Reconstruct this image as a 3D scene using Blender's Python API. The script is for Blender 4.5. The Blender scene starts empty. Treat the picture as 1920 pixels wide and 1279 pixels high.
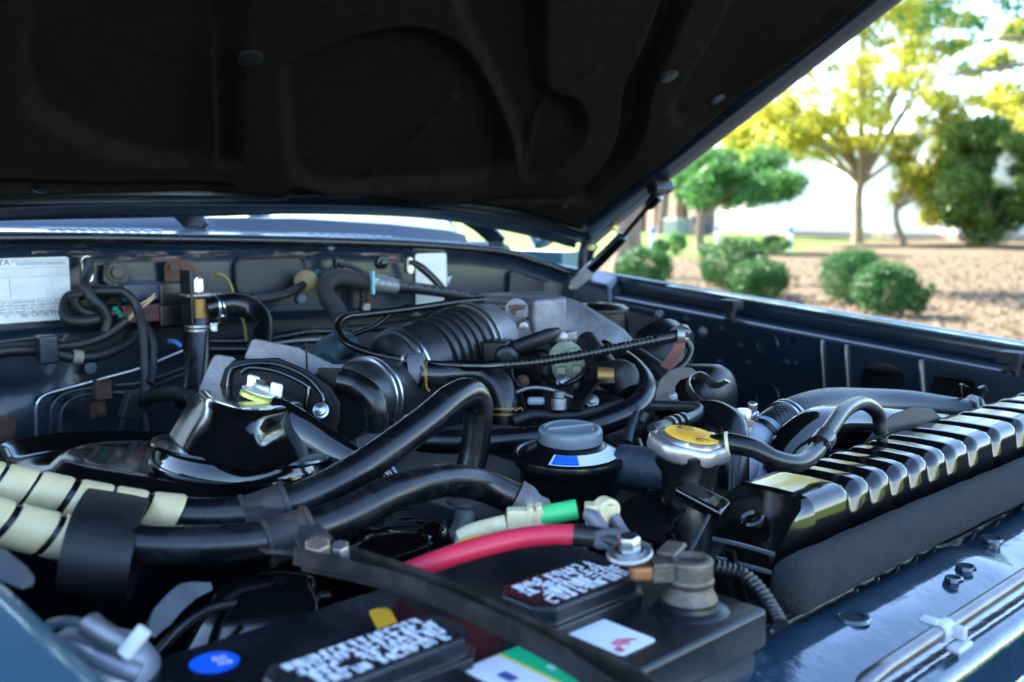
import bpy, bmesh, math, random
from mathutils import Vector, Matrix, noise
R = math.radians
SC = bpy.context.scene
COL = SC.collection
random.seed(7)

# ------------------------------------------------------------------ camera, sky, sun, exposure
CAM = Vector((0, 0, 1.25))
YAW, PITCH, FPX, W0, H0 = R(43.2), R(7.3), 1867.0, 1920.0, 1279.0
cam_d = bpy.data.cameras.new('camera')
cam_d.sensor_width = 36.0
cam_d.lens = 36.0 * FPX / W0
cam_d.clip_start = 0.02
cam_d.clip_end = 2000
cam_d.dof.use_dof = True
cam_d.dof.focus_distance = 0.85
cam_d.dof.aperture_fstop = 6.6
cam_d.dof.aperture_blades = 9
cam = bpy.data.objects.new('camera', cam_d)
COL.objects.link(cam)
FWD = Vector((math.sin(YAW)*math.cos(PITCH), math.cos(YAW)*math.cos(PITCH), -math.sin(PITCH)))
RGT = Vector((math.cos(YAW), -math.sin(YAW), 0))
UPV = RGT.cross(FWD)
cam.matrix_world = Matrix((( RGT.x, UPV.x, -FWD.x, CAM.x), (RGT.y, UPV.y, -FWD.y, CAM.y), (RGT.z, UPV.z, -FWD.z, CAM.z), (0, 0, 0, 1)))
SC.camera = cam

world = bpy.data.worlds.new('World')
SC.world = world
world.use_nodes = True
SUN_AZ = Vector((-0.05, 1.0, 0)).normalized()
SUN_EL = R(37)
wn = world.node_tree.nodes; wl = world.node_tree.links
sky = wn.new('ShaderNodeTexSky'); sky.sky_type = 'NISHITA'; sky.sun_disc = False
sky.sun_elevation = SUN_EL
sky.sun_rotation = math.atan2(SUN_AZ.x, SUN_AZ.y)
sky.air_density = 1.0; sky.dust_density = 0.4; sky.ozone_density = 3.0
wn['Background'].inputs['Strength'].default_value = 0.15
wl.new(sky.outputs[0], wn['Background'].inputs['Color'])
sun_d = bpy.data.lights.new('sun', 'SUN')
sun_d.energy = 5.0; sun_d.angle = R(0.5); sun_d.color = (1.0, 0.93, 0.80)
sun = bpy.data.objects.new('sun', sun_d); COL.objects.link(sun)
sd = SUN_AZ*math.cos(SUN_EL) + Vector((0, 0, math.sin(SUN_EL)))
sun.rotation_euler = sd.to_track_quat('Z', 'Y').to_euler()
sun.location = (0, 0, 30)
SC.view_settings.view_transform = 'Standard'
SC.view_settings.look = 'None'
SC.view_settings.gamma = 1
SC.view_settings.exposure = 2.85
SC.cycles.use_denoising = True
SC.cycles.max_bounces = 8
SC.cycles.sample_clamp_indirect = 8

# ------------------------------------------------------------------ survey helpers (image sighting -> place at a known distance / plane of the car)
def ray(px, py):
    return FWD + RGT*((px-960.0)/FPX) - UPV*((py-639.5)/FPX)
def at(px, py, D): return CAM + ray(px, py)*D
def atY(px, py, Y): d = ray(px, py); return CAM + d*((Y-CAM.y)/d.y)
def atX(px, py, X): d = ray(px, py); return CAM + d*((X-CAM.x)/d.x)
def atZ(px, py, z): d = ray(px, py); return CAM + d*(z/d.z)          # z relative to the lens height
def V(*a): return Vector(a)
XA, YA, ZA = V(1, 0, 0), V(0, 1, 0), V(0, 0, 1)

# ------------------------------------------------------------------ materials
MATS = {}
def M(name, col, rough=0.5, metal=0.0, coat=0.0, var=0.0, vscale=20.0, bump=0.0, bscale=200.0, dirt=None, rvar=0.0, spec=0.5, dscale=6.0, damt=0.5, sheen=0.0):
    if name in MATS: return MATS[name]
    m = bpy.data.materials.new(name); m.use_nodes = True
    nt = m.node_tree; b = nt.nodes['Principled BSDF']
    b.inputs['Base Color'].default_value = (*col, 1)
    b.inputs['Roughness'].default_value = rough
    b.inputs['Metallic'].default_value = metal
    b.inputs['Coat Weight'].default_value = coat
    b.inputs['Coat Roughness'].default_value = 0.08
    b.inputs['Specular IOR Level'].default_value = spec
    if sheen: b.inputs['Sheen Weight'].default_value = sheen
    tc = nt.nodes.new('ShaderNodeTexCoord')
    def noise_node(scale, detail=4, rough=0.6):
        n = nt.nodes.new('ShaderNodeTexNoise'); n.inputs['Scale'].default_value = scale
        n.inputs['Detail'].default_value = detail; n.inputs['Roughness'].default_value = rough
        nt.links.new(tc.outputs['Object'], n.inputs['Vector']); return n
    cur = None
    if var:
        n = noise_node(vscale, 6)
        r = nt.nodes.new('ShaderNodeMapRange'); r.inputs[1].default_value = 0.3; r.inputs[2].default_value = 0.7
        r.inputs[3].default_value = 1-var; r.inputs[4].default_value = 1+var
        nt.links.new(n.outputs[0], r.inputs[0])
        x = nt.nodes.new('ShaderNodeMix'); x.data_type = 'RGBA'; x.blend_type = 'MULTIPLY'; x.inputs[0].default_value = 1
        x.inputs[6].default_value = (*col, 1); nt.links.new(r.outputs[0], x.inputs[7]); cur = x.outputs[2]
    if dirt:
        n = noise_node(dscale, 8, 0.7)
        r = nt.nodes.new('ShaderNodeMapRange'); r.inputs[1].default_value = 0.5; r.inputs[2].default_value = 0.72
        r.inputs[4].default_value = damt; nt.links.new(n.outputs[0], r.inputs[0])
        x = nt.nodes.new('ShaderNodeMix'); x.data_type = 'RGBA'; nt.links.new(r.outputs[0], x.inputs[0])
        if cur: nt.links.new(cur, x.inputs[6])
        else: x.inputs[6].default_value = (*col, 1)
        x.inputs[7].default_value = (*dirt, 1); cur = x.outputs[2]
        if not rvar:
            rr = nt.nodes.new('ShaderNodeMapRange'); rr.inputs[1].default_value = 0; rr.inputs[2].default_value = 1
            rr.inputs[3].default_value = rough; rr.inputs[4].default_value = min(1, rough+0.22)
            nt.links.new(r.outputs[0], rr.inputs[0]); nt.links.new(rr.outputs[0], b.inputs['Roughness'])
    if cur: nt.links.new(cur, b.inputs['Base Color'])
    if rvar:
        n = noise_node(vscale*1.7, 5)
        r = nt.nodes.new('ShaderNodeMapRange'); r.inputs[1].default_value = 0.3; r.inputs[2].default_value = 0.7
        r.inputs[3].default_value = max(0.02, rough-rvar); r.inputs[4].default_value = min(1, rough+rvar)
        nt.links.new(n.outputs[0], r.inputs[0]); nt.links.new(r.outputs[0], b.inputs['Roughness'])
    if bump:
        n = noise_node(bscale, 4)
        bp = nt.nodes.new('ShaderNodeBump'); bp.inputs['Strength'].default_value = bump; bp.inputs['Distance'].default_value = 0.002
        nt.links.new(n.outputs[0], bp.inputs['Height']); nt.links.new(bp.outputs[0], b.inputs['Normal'])
    MATS[name] = m
    return m
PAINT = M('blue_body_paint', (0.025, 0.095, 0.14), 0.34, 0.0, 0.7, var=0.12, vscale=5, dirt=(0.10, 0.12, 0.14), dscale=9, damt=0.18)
PAINT_SHADE = M('shade_darkened_paint', (0.005, 0.0115, 0.021), 0.34, 0.0, 0.4, var=0.2, vscale=8, dirt=(0.016, 0.017, 0.02), dscale=7, damt=0.35)  # copy of the body paint, darkened for the shade inside the bay
RUBBER = M('black_rubber', (0.0035, 0.004, 0.0052), 0.25, var=0.25, vscale=30, bump=0.05, bscale=900, dirt=(0.032, 0.031, 0.031), dscale=26, damt=0.5)
RUBBER_M = M('matte_rubber', (0.005, 0.005, 0.006), 0.5, var=0.25, vscale=40, bump=0.2, bscale=700, dirt=(0.016, 0.015, 0.015), dscale=16, damt=0.5)
GLOSS = M('gloss_black_paint', (0.003, 0.003, 0.0035), 0.12, 0, 0.6, rvar=0.05, vscale=25)
SATIN = M('satin_black_paint', (0.0035, 0.0035, 0.004), 0.30, 0, 0.1, var=0.3, vscale=30, dirt=(0.012, 0.0115, 0.011), dscale=14, damt=0.4)
PLASTIC = M('black_plastic', (0.0045, 0.005, 0.006), 0.34, var=0.2, vscale=40, bump=0.1, bscale=1200, dirt=(0.02, 0.02, 0.022), dscale=11, damt=0.22)
ALLOY = M('cast_alloy', (0.30, 0.30, 0.32), 0.5, 0.75, 0, var=0.3, vscale=35, bump=0.5, bscale=500, dirt=(0.07, 0.065, 0.06), dscale=15, damt=0.6)
ALLOY_D = M('dull_cast_alloy', (0.22, 0.215, 0.23), 0.52, 0.55, 0, var=0.35, vscale=25, bump=0.5, bscale=420, dirt=(0.05, 0.045, 0.042), dscale=9, damt=0.6)
STEEL = M('bright_steel', (0.62, 0.63, 0.65), 0.28, 1.0, var=0.15, vscale=60, dirt=(0.18, 0.15, 0.12), dscale=40, damt=0.35)
STEEL_D = M('dull_steel', (0.32, 0.31, 0.30), 0.45, 0.9, var=0.3, vscale=60, dirt=(0.10, 0.06, 0.04), dscale=35, damt=0.6)
ZINC = M('yellow_zinc', (0.62, 0.50, 0.22), 0.34, 0.9, var=0.25, vscale=60, dirt=(0.16, 0.11, 0.06), dscale=40, damt=0.4)
BRASS = M('aged_brass', (0.30, 0.18, 0.05), 0.5, 0.8, var=0.25, vscale=60, dirt=(0.10, 0.06, 0.03), dscale=40, damt=0.6)
RUST = M('rusty_steel', (0.11, 0.052, 0.032), 0.8, 0.2, var=0.5, vscale=70, bump=0.5, bscale=600, dirt=(0.03, 0.024, 0.02), dscale=40, damt=0.8)
RUST_D = M('rust_specked_black', (0.03, 0.028, 0.028), 0.5, 0.1, var=0.3, vscale=60, bump=0.35, bscale=500, dirt=(0.13, 0.06, 0.035), dscale=42, damt=0.9)
BEIGE = M('beige_plastic_wrap', (0.62, 0.49, 0.26), 0.36, var=0.12, vscale=30, dirt=(0.34, 0.26, 0.13), dscale=25, damt=0.45)
FOAM = M('grey_foam', (0.014, 0.014, 0.015), 0.95, var=0.35, vscale=90, bump=1.0, bscale=420, dirt=(0.03, 0.025, 0.022), dscale=10, damt=0.5)
WHITE = M('white_print', (0.78, 0.79, 0.82), 0.5, var=0.05, vscale=60)
LABELM = M('aged_label_paper', (0.66, 0.66, 0.64), 0.45, var=0.06, vscale=40, dirt=(0.55, 0.50, 0.40), dscale=22, damt=0.5)
INK = M('dark_print', (0.05, 0.06, 0.09), 0.6)
INK_G = M('faded_print', (0.26, 0.27, 0.33), 0.6, var=0.4, vscale=200)
PIPEM = M('dark_steel_pipe', (0.05, 0.055, 0.062), 0.35, 0.6, var=0.3, vscale=50, dirt=(0.12, 0.11, 0.1), dscale=30, damt=0.3)

# ------------------------------------------------------------------ mesh builder
def frame(z, xh=None):
    z = Vector(z).normalized()
    if xh is None or abs(Vector(xh).normalized().dot(z)) > 0.99:
        xh = XA if abs(z.x) < 0.8 else YA
    x = (Vector(xh) - z*Vector(xh).dot(z)).normalized()
    y = z.cross(x)
    return Matrix((x, y, z)).transposed()
def catmull(pts, res):
    pts = [Vector(p) for p in pts]
    if len(pts) == 2 or res <= 1: return pts, [i for i in range(len(pts))]
    out, par = [], []
    n = len(pts)
    for i in range(n-1):
        p0 = pts[i-1] if i else pts[0]*2-pts[1]
        p1, p2 = pts[i], pts[i+1]
        p3 = pts[i+2] if i+2 < n else pts[-1]*2-pts[-2]
        for k in range(res):
            t = k/res
            m1 = (p2-p0)*0.5; m2 = (p3-p1)*0.5
            t2, t3 = t*t, t*t*t
            out.append(p1*(2*t3-3*t2+1)+m1*(t3-2*t2+t)+p2*(-2*t3+3*t2)+m2*(t3-t2)); par.append(i+t)
    out.append(pts[-1]); par.append(n-1)
    return out, par
def lerp_list(vals, t):
    if not isinstance(vals, (list, tuple)): return vals
    i = min(int(t), len(vals)-2); f = t-i
    return vals[i]*(1-f)+vals[i+1]*f
def transport(P):
    n = len(P)
    T = []
    for i in range(n):
        a = P[max(i-1, 0)]; b = P[min(i+1, n-1)]
        T.append((b-a).normalized())
    Fm = [frame(T[0], ZA)]
    for i in range(1, n):
        x = Fm[-1].col[0]
        x = (x - T[i]*x.dot(T[i]))
        Fm.append(frame(T[i], x))
    return T, Fm
class MB:
    def __init__(s): s.v, s.f, s.mi, s.sm, s.mats = [], [], [], [], []
    def add(s, vs, fs, mat, smooth=True):
        if mat not in s.mats: s.mats.append(mat)
        k = s.mats.index(mat); o = len(s.v)
        s.v += [Vector(v) for v in vs]
        for f in fs: s.f.append(tuple(i+o for i in f)); s.mi.append(k); s.sm.append(smooth)
        return s
    def box(s, c, size, mat, rot=None, smooth=False):
        c = Vector(c); hx, hy, hz = [q/2 for q in size]
        rot = rot or Matrix.Identity(3)
        vs = [c + rot @ Vector((x*hx, y*hy, z*hz)) for x in (-1, 1) for y in (-1, 1) for z in (-1, 1)]
        fs = [(0, 1, 3, 2), (4, 6, 7, 5), (0, 4, 5, 1), (2, 3, 7, 6), (0, 2, 6, 4), (1, 5, 7, 3)]
        return s.add(vs, fs, mat, smooth)
    def tube(s, pts, r, mat, res=8, n=14, cap=True, rfun=None, flat=None):
        P, par = catmull(pts, res)
        T, Fm = transport(P)
        vs, fs = [], []
        L = 0.0
        for i, p in enumerate(P):
            if i: L += (P[i]-P[i-1]).length
            rr = lerp_list(r, par[i])
            if rfun: rr = rr*rfun(L)
            for k in range(n):
                a = 2*math.pi*k/n
                vs.append(p + Fm[i] @ Vector((math.cos(a)*rr, math.sin(a)*rr*(flat or 1), 0)))
        for i in range(len(P)-1):
            for k in range(n):
                k2 = (k+1) % n
                fs.append((i*n+k, i*n+k2, (i+1)*n+k2, (i+1)*n+k))
        if cap:
            fs.append(tuple(reversed(range(n)))); fs.append(tuple(range((len(P)-1)*n, len(P)*n)))
        return s.add(vs, fs, mat)
    def lathe(s, o, axis, prof, mat, n=32, xh=None, a0=0, a1=2*math.pi, mod=None):
        Fm = frame(axis, xh); o = Vector(o); full = abs(a1-a0-2*math.pi) < 1e-6
        vs, fs = [], []; m = len(prof); cnt = n if full else n+1
        for k in range(cnt):
            a = a0+(a1-a0)*k/n
            for (r, h) in prof:
                q = mod(a, r, h) if mod else (r, h)
                vs.append(o + Fm @ Vector((math.cos(a)*q[0], math.sin(a)*q[0], q[1])))
        for k in range(n):
            k2 = (k+1) % cnt
            for j in range(m-1):
                fs.append((k*m+j, k2*m+j, k2*m+j+1, k*m+j+1))
        if full:
            if prof[0][0] > 1e-6: fs.append(tuple(k*m for k in reversed(range(n))))
            if prof[-1][0] > 1e-6: fs.append(tuple(k*m+m-1 for k in range(n)))
        return s.add(vs, fs, mat)
    def prism(s, poly, nrm, th, mat, smooth=False):
        """poly: 3-D outline; extruded by th against nrm"""
        n = len(poly); d = Vector(nrm).normalized()*(-th)
        c = sum((Vector(p) for p in poly), Vector())/n
        area = sum(((Vector(poly[i])-c).cross(Vector(poly[(i+1) % n])-c) for i in range(n)), Vector())
        P = [Vector(p) for p in poly]
        if area.dot(Vector(nrm)) < 0: P.reverse()
        vs = P + [p+d for p in P]
        fs = [tuple(range(n)), tuple(reversed(range(n, 2*n)))]
        fs += [(i, i+n, (i+1) % n+n, (i+1) % n) for i in range(n)]
        return s.add(vs, fs, mat, smooth)
    def strip(s, pts, wdir, w, th, mat, res=6):
        """flat bar bent along pts; wdir the direction of its width"""
        P, par = catmull(pts, res)
        T, _ = transport(P); vs, fs = [], []
        wd0 = Vector(wdir) if not isinstance(wdir, list) else None
        for i, p in enumerate(P):
            wd = wd0 if wd0 is not None else wdir[min(int(par[i]), len(wdir)-1)].lerp(wdir[min(int(par[i])+1, len(wdir)-1)], par[i]-int(par[i]))
            x = (wd - T[i]*wd.dot(T[i])).normalized(); y = T[i].cross(x)
            ww = lerp_list(w, par[i])/2; t = th/2
            for (a, b) in ((-ww, -t), (ww, -t), (ww, t), (-ww, t)): vs.append(p+x*a+y*b)
        for i in range(len(P)-1):
            for k in range(4):
                k2 = (k+1) % 4; fs.append((i*4+k, i*4+k2, (i+1)*4+k2, (i+1)*4+k))
        e = (len(P)-1)*4
        fs += [(3, 2, 1, 0), (e, e+1, e+2, e+3)]
        return s.add(vs, fs, mat)
    def hexbolt(s, c, nrm, r, mat, washer=None, h=None):
        h = h or r*0.9
        s.lathe(c, nrm, [(0, 0), (r*1.45, 0), (r*1.45, r*0.22), (r*1.2, r*0.3), (0, r*0.3)], washer or mat, 20)
        Fm = frame(nrm); c = Vector(c)
        ring = [Vector((math.cos(a*math.pi/3)*r, math.sin(a*math.pi/3)*r, 0)) for a in range(6)]
        vs = [c + Fm @ (q+Vector((0, 0, r*0.25))) for q in ring] + [c + Fm @ (q+Vector((0, 0, h))) for q in ring] + [c + Fm @ (q*0.85+Vector((0, 0, h*1.12))) for q in ring]
        fs = [(i, (i+1) % 6, (i+1) % 6+6, i+6) for i in range(6)] + [(i+6, (i+1) % 6+6, (i+1) % 6+12, i+12) for i in range(6)] + [tuple(range(12, 18))]
        return s.add(vs, fs, mat, False)
    def text(s, txt, o, xd, yd, size, mat, lift=0.0004, width=None, align='LEFT'):
        cu = bpy.data.curves.new('t', 'FONT'); cu.body = txt; cu.size = 1; cu.align_x = align; cu.resolution_u = 2
        ob = bpy.data.objects.new('t', cu); COL.objects.link(ob)
        dg = bpy.context.evaluated_depsgraph_get(); me = ob.evaluated_get(dg).to_mesh()
        x = Vector(xd).normalized(); y = Vector(yd); y = (y-x*y.dot(x)).normalized(); nn = x.cross(y)
        sx = size
        if width and len(me.vertices):
            xs = [v.co.x for v in me.vertices]; sx = width/max(1e-6, max(xs)-min(xs))
        vs = [Vector(o)+x*v.co.x*sx+y*v.co.y*size+nn*lift for v in me.vertices]
        fs = [tuple(p.vertices) for p in me.polygons]
        ob.evaluated_get(dg).to_mesh_clear()
        bpy.data.objects.remove(ob); bpy.data.curves.remove(cu)
        return s.add(vs, fs, mat, False)
    def build(s, name, parent=None, bevel=0.0, bseg=2, sharp=40, origin=None, subsurf=0):
        o0 = Vector(origin) if origin is not None else (sum(s.v, Vector())/max(1, len(s.v)))
        if parent is not None:
            if origin is None: o0 = WORLD[parent.name].copy()
        me = bpy.data.meshes.new(name)
        me.from_pydata([tuple(v-o0) for v in s.v], [], s.f)
        for m in s.mats: me.materials.append(m)
        me.polygons.foreach_set('material_index', s.mi)
        me.polygons.foreach_set('use_smooth', s.sm)
        me.update()
        ob = bpy.data.objects.new(name, me); COL.objects.link(ob)
        if any(s.sm): me.set_sharp_from_angle(angle=R(sharp))
        if bevel:
            b = ob.modifiers.new('bevel', 'BEVEL'); b.width = bevel; b.segments = bseg; b.limit_method = 'ANGLE'; b.angle_limit = R(35)
            me.polygons.foreach_set('use_smooth', [True]*len(me.polygons))
            b.harden_normals = False
            wnm = ob.modifiers.new('wn', 'WEIGHTED_NORMAL'); wnm.keep_sharp = True
        if subsurf:
            q = ob.modifiers.new('ss', 'SUBSURF'); q.levels = subsurf; q.render_levels = subsurf
        ob.location = o0
        if parent is not None:
            ob.parent = parent
            ob.matrix_parent_inverse = Matrix.Identity(4)
            ob.location = o0 - WORLD[parent.name]
        WORLD[ob.name] = o0
        return ob
WORLD = {}
def thing(name, label, cat, loc, group=None):
    o = bpy.data.objects.new(name, None); COL.objects.link(o)
    o.location = Vector(loc); o.empty_display_size = 0.02
    o.matrix_world = Matrix.Translation(Vector(loc))
    WORLD[o.name] = Vector(loc)
    return tag(o, label, cat, group)
def tag(o, label, cat, group=None):
    o['label'] = label; o['category'] = cat
    if group: o['group'] = group
    return o
def struct(o, kind='structure'):
    o['kind'] = kind; return o
def rrect(c, xd, yd, w, h, r, k=4):
    """rounded rectangle outline in 3-D"""
    xd = Vector(xd).normalized(); yd = Vector(yd).normalized(); c = Vector(c); out = []
    for (sx, sy, a0) in ((1, 1, 0), (-1, 1, 90), (-1, -1, 180), (1, -1, 270)):
        for i in range(k+1):
            a = R(a0+90*i/k)
            out.append(c + xd*(sx*(w/2-r)+math.cos(a)*r) + yd*(sy*(h/2-r)+math.sin(a)*r))
    return out
def band(mb, P0, P1, r0, r1, mat, n=24):
    """thin cylinder band between two points, outer r1, inner r0"""
    ax = Vector(P1)-Vector(P0); h = ax.length
    return mb.lathe(P0, ax, [(r0, 0), (r1, 0), (r1, h), (r0, h)], mat, n)
def clamp_ring(mb, c, ax, r, mat, w=0.004, wires=2, screw=True, sdir=None):
    """twin wire or band hose clamp with its screw"""
    ax = Vector(ax).normalized(); c = Vector(c)
    for i in range(wires):
        o = c + ax*((i-(wires-1)/2)*w)
        t = 0.0013
        mb.lathe(o-ax*t, ax, [(r, 0), (r+2*t, 0), (r+2*t, 2*t), (r, 2*t)], mat, 28)
    if screw:
        sdir = Vector(sdir or ZA); sdir = (sdir-ax*sdir.dot(ax)).normalized(); tan = ax.cross(sdir)
        b = c+sdir*(r+0.004)
        mb.box(b, (0.010, 0.007, 0.008), mat, frame(sdir, ax))
        mb.lathe(b-tan*0.011, tan, [(0, 0), (0.004, 0), (0.0045, 0.004), (0.0022, 0.0045), (0.0022, 0.022), (0, 0.022)], mat, 10)
# ================================================================== the ground and what grows and stands behind the car
import numpy as np
def ground_mat(name, cols, scale, bump=0.6, bscale=60):
    m = bpy.data.materials.new(name); m.use_nodes = True; nt = m.node_tree; b = nt.nodes['Principled BSDF']
    b.inputs['Roughness'].default_value = 0.95; b.inputs['Specular IOR Level'].default_value = 0.2
    tc = nt.nodes.new('ShaderNodeTexCoord')
    n = nt.nodes.new('ShaderNodeTexNoise'); n.inputs['Scale'].default_value = scale; n.inputs['Detail'].default_value = 10; n.inputs['Roughness'].default_value = 0.7
    nt.links.new(tc.outputs['Object'], n.inputs['Vector'])
    cr = nt.nodes.new('ShaderNodeValToRGB'); e = cr.color_ramp.elements
    e[0].position = 0.32; e[0].color = (*cols[0], 1); e[1].position = 0.68; e[1].color = (*cols[-1], 1)
    for i, c in enumerate(cols[1:-1]):
        k = e.new(0.32+0.36*(i+1)/(len(cols)-1)); k.color = (*c, 1)
    nt.links.new(n.outputs[0], cr.inputs[0]); nt.links.new(cr.outputs[0], b.inputs['Base Color'])
    n2 = nt.nodes.new('ShaderNodeTexNoise'); n2.inputs['Scale'].default_value = bscale; n2.inputs['Detail'].default_value = 6
    nt.links.new(tc.outputs['Object'], n2.inputs['Vector'])
    bp = nt.nodes.new('ShaderNodeBump'); bp.inputs['Strength'].default_value = bump; bp.inputs['Distance'].default_value = 0.02
    nt.links.new(n2.outputs[0], bp.inputs['Height']); nt.links.new(bp.outputs[0], b.inputs['Normal'])
    return m
LAWN = ground_mat('lawn_grass', [(0.06, 0.115, 0.018), (0.10, 0.16, 0.03), (0.15, 0.19, 0.05)], 0.9)
MULCH = ground_mat('pine_straw_mulch', [(0.06, 0.040, 0.022), (0.13, 0.092, 0.054), (0.20, 0.152, 0.095)], 7.0, 1.0, 35)
ASPHALT = ground_mat('asphalt', [(0.04, 0.04, 0.042), (0.05, 0.05, 0.052), (0.065, 0.065, 0.066)], 30.0, 0.5, 300)
g = MB().add([(-400, -400, 0), (500, -400, 0), (500, 500, 0), (-400, 500, 0)], [(0, 1, 2, 3)], LAWN, False).build('ground', origin=(0, 0, 0))
struct(g)
def sheet(name, poly, z, mat):
    mb = MB(); n = len(poly); mb.add([(p[0], p[1], z) for p in poly], [tuple(range(n))], mat, False)
    return struct(mb.build(name, origin=(0, 0, 0)))
def gp(px, D):      # a point of the ground in the direction of px, D metres out
    u = (px-960)/FPX; f = Vector((math.sin(YAW), math.cos(YAW), 0)); return (f + RGT*u)*D
sheet('mulch_bed', [gp(p, d) for p, d in ((500, 6.4), (900, 6.1), (1400, 5.9), (2000, 5.7), (2600, 6.2), (3100, 16), (2500, 42), (1930, 45), (1750, 47), (1600, 44), (1545, 41), (1500, 33), (1400, 29.5), (1300, 28), (1180, 29), (1000, 27), (700, 24), (300, 20))], 0.006, MULCH)
pk = sheet('parking_area', [(-30, -45), (30, -45), (9.5, -12), (4.2, 3.9), (0.4, 7.2), (-12, 16)], 0.004, ASPHALT)

def leaf_mat(name, c0, c1, trans=0.5, rough=0.45):
    m = bpy.data.materials.new(name); m.use_nodes = True; nt = m.node_tree; nt.nodes.clear()
    out = nt.nodes.new('ShaderNodeOutputMaterial'); geo = nt.nodes.new('ShaderNodeNewGeometry')
    mx = nt.nodes.new('ShaderNodeMix'); mx.data_type = 'RGBA'; mx.inputs[6].default_value = (*c0, 1); mx.inputs[7].default_value = (*c1, 1)
    nt.links.new(geo.outputs['Random Per Island'], mx.inputs[0])
    p = nt.nodes.new('ShaderNodeBsdfPrincipled'); p.inputs['Roughness'].default_value = rough; p.inputs['Specular IOR Level'].default_value = 0.35
    nt.links.new(mx.outputs[2], p.inputs['Base Color'])
    t = nt.nodes.new('ShaderNodeBsdfTranslucent'); nt.links.new(mx.outputs[2], t.inputs['Color'])
    s = nt.nodes.new('ShaderNodeMixShader'); s.inputs[0].default_value = trans
    nt.links.new(p.outputs[0], s.inputs[1]); nt.links.new(t.outputs[0], s.inputs[2]); nt.links.new(s.outputs[0], out.inputs[0])
    return m
L_YEL = leaf_mat('yellow_green_leaves', (0.30, 0.36, 0.03), (0.64, 0.57, 0.09), 0.65)
L_GRN = leaf_mat('fresh_green_leaves', (0.04, 0.14, 0.04), (0.11, 0.27, 0.06), 0.5)
L_DRK = leaf_mat('dark_evergreen_leaves', (0.03, 0.085, 0.015), (0.14, 0.21, 0.03), 0.45)
L_BOX = leaf_mat('boxwood_leaves', (0.012, 0.06, 0.014), (0.05, 0.17, 0.03), 0.35)
L_MIX = leaf_mat('mixed_yellowing_leaves', (0.18, 0.27, 0.02), (0.54, 0.45, 0.07), 0.6)
L_LIT = leaf_mat('fallen_leaf_litter', (0.085, 0.05, 0.026), (0.26, 0.20, 0.125), 0.05, 0.9)
BARK = M('grey_brown_bark', (0.16, 0.12, 0.09), 0.95, var=0.4, vscale=6, bump=1.0, bscale=30)
BARK_P = M('pale_bark', (0.26, 0.19, 0.12), 0.9, var=0.3, vscale=6, bump=1.0, bscale=30)

def leaf_cloud(centers, n, size, mat, name, parent, seed=0, shell=0.55):
    """n leaf quads spread through a set of ellipsoid clumps [(centre, radii)], denser to each clump's outside"""
    rg = np.random.default_rng(seed)
    vol = np.array([r[0]*r[1]*r[2] for c, r in centers])**0.7; vol /= vol.sum()
    idx = rg.choice(len(centers), n, p=vol)
    C = np.array([list(c) for c, r in centers])[idx]; Rr = np.array([list(r) for c, r in centers])[idx]
    d = rg.normal(size=(n, 3)); d /= np.linalg.norm(d, axis=1)[:, None]
    rad = (shell+(1-shell)*rg.random(n))*(0.85+0.3*rg.random(n))
    P = C + d*Rr*rad[:, None]
    nrm = d*0.5 + rg.normal(size=(n, 3))*0.6; nrm /= np.linalg.norm(nrm, axis=1)[:, None]
    a = np.cross(nrm, rg.normal(size=(n, 3))); a /= np.linalg.norm(a, axis=1)[:, None]
    b = np.cross(nrm, a)
    s = size*(0.6+0.8*rg.random(n))[:, None]
    q = np.stack([P-a*s, P-b*s*0.5+nrm*s*0.12, P+a*s, P+b*s*0.5+nrm*s*0.12], axis=1).reshape(-1, 3)
    o0 = np.array(list(WORLD[parent.name]))
    me = bpy.data.meshes.new(name)
    me.vertices.add(4*n); me.loops.add(4*n); me.polygons.add(n)
    me.vertices.foreach_set('co', (q-o0).ravel()); me.loops.foreach_set('vertex_index', np.arange(4*n))
    me.polygons.foreach_set('loop_start', np.arange(n)*4)
    me.polygons.foreach_set('use_smooth', np.ones(n, bool))
    me.materials.append(mat); me.update(calc_edges=True)
    ob = bpy.data.objects.new(name, me); COL.objects.link(ob); ob.parent = parent
    WORLD[ob.name] = Vector(o0)
    return ob
def clumps(c, radii, n, rr, seed, low=-0.7):
    rg = random.Random(seed); out = []
    for i in range(n):
        while True:
            d = Vector((rg.uniform(-1, 1), rg.uniform(-1, 1), rg.uniform(low, 1)))
            if 0.25 < d.length < 1: break
        k = rg.uniform(0.6, 1.3)*rr
        out.append((Vector(c)+Vector((d.x*radii[0], d.y*radii[1], d.z*radii[2])), (k, k, k*rg.uniform(0.55, 0.85))))
    return out
def tree(name, label, base, h, trunk_r, crown, nleaf, lsize, lmat, bmat, seed, fork=0.35, lean=(0, 0), nstem=3, cat='tree', group=None, shell=0.5):
    t = thing(name, label, cat, base, group); rg = random.Random(seed); base = Vector(base)
    mb = MB(); f = base+Vector((lean[0]*fork, lean[1]*fork, h*fork))
    mb.tube([base-ZA*0.1, base.lerp(f, 0.12), base.lerp(f, 0.55)+Vector((rg.uniform(-.1, .1), rg.uniform(-.1, .1), 0)), f], [trunk_r*1.5, trunk_r*1.05, trunk_r*0.9, trunk_r*0.8], bmat, 5, 10)
    tops = rg.sample(crown, min(len(crown), nstem*3))
    for i, (c, r) in enumerate(tops):
        m = f.lerp(c, 0.45)+Vector((rg.uniform(-.3, .3), rg.uniform(-.3, .3), rg.uniform(0, .5)))
        s0 = base.lerp(f, rg.uniform(0.8, 1.0))
        mb.tube([s0, m, c], [trunk_r*0.55, trunk_r*0.32, trunk_r*0.1], bmat, 5, 7)
    mb.build('trunk', t)
    leaf_cloud(crown, nleaf, lsize, lmat, 'crown', t, seed, shell)
    return t
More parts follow.
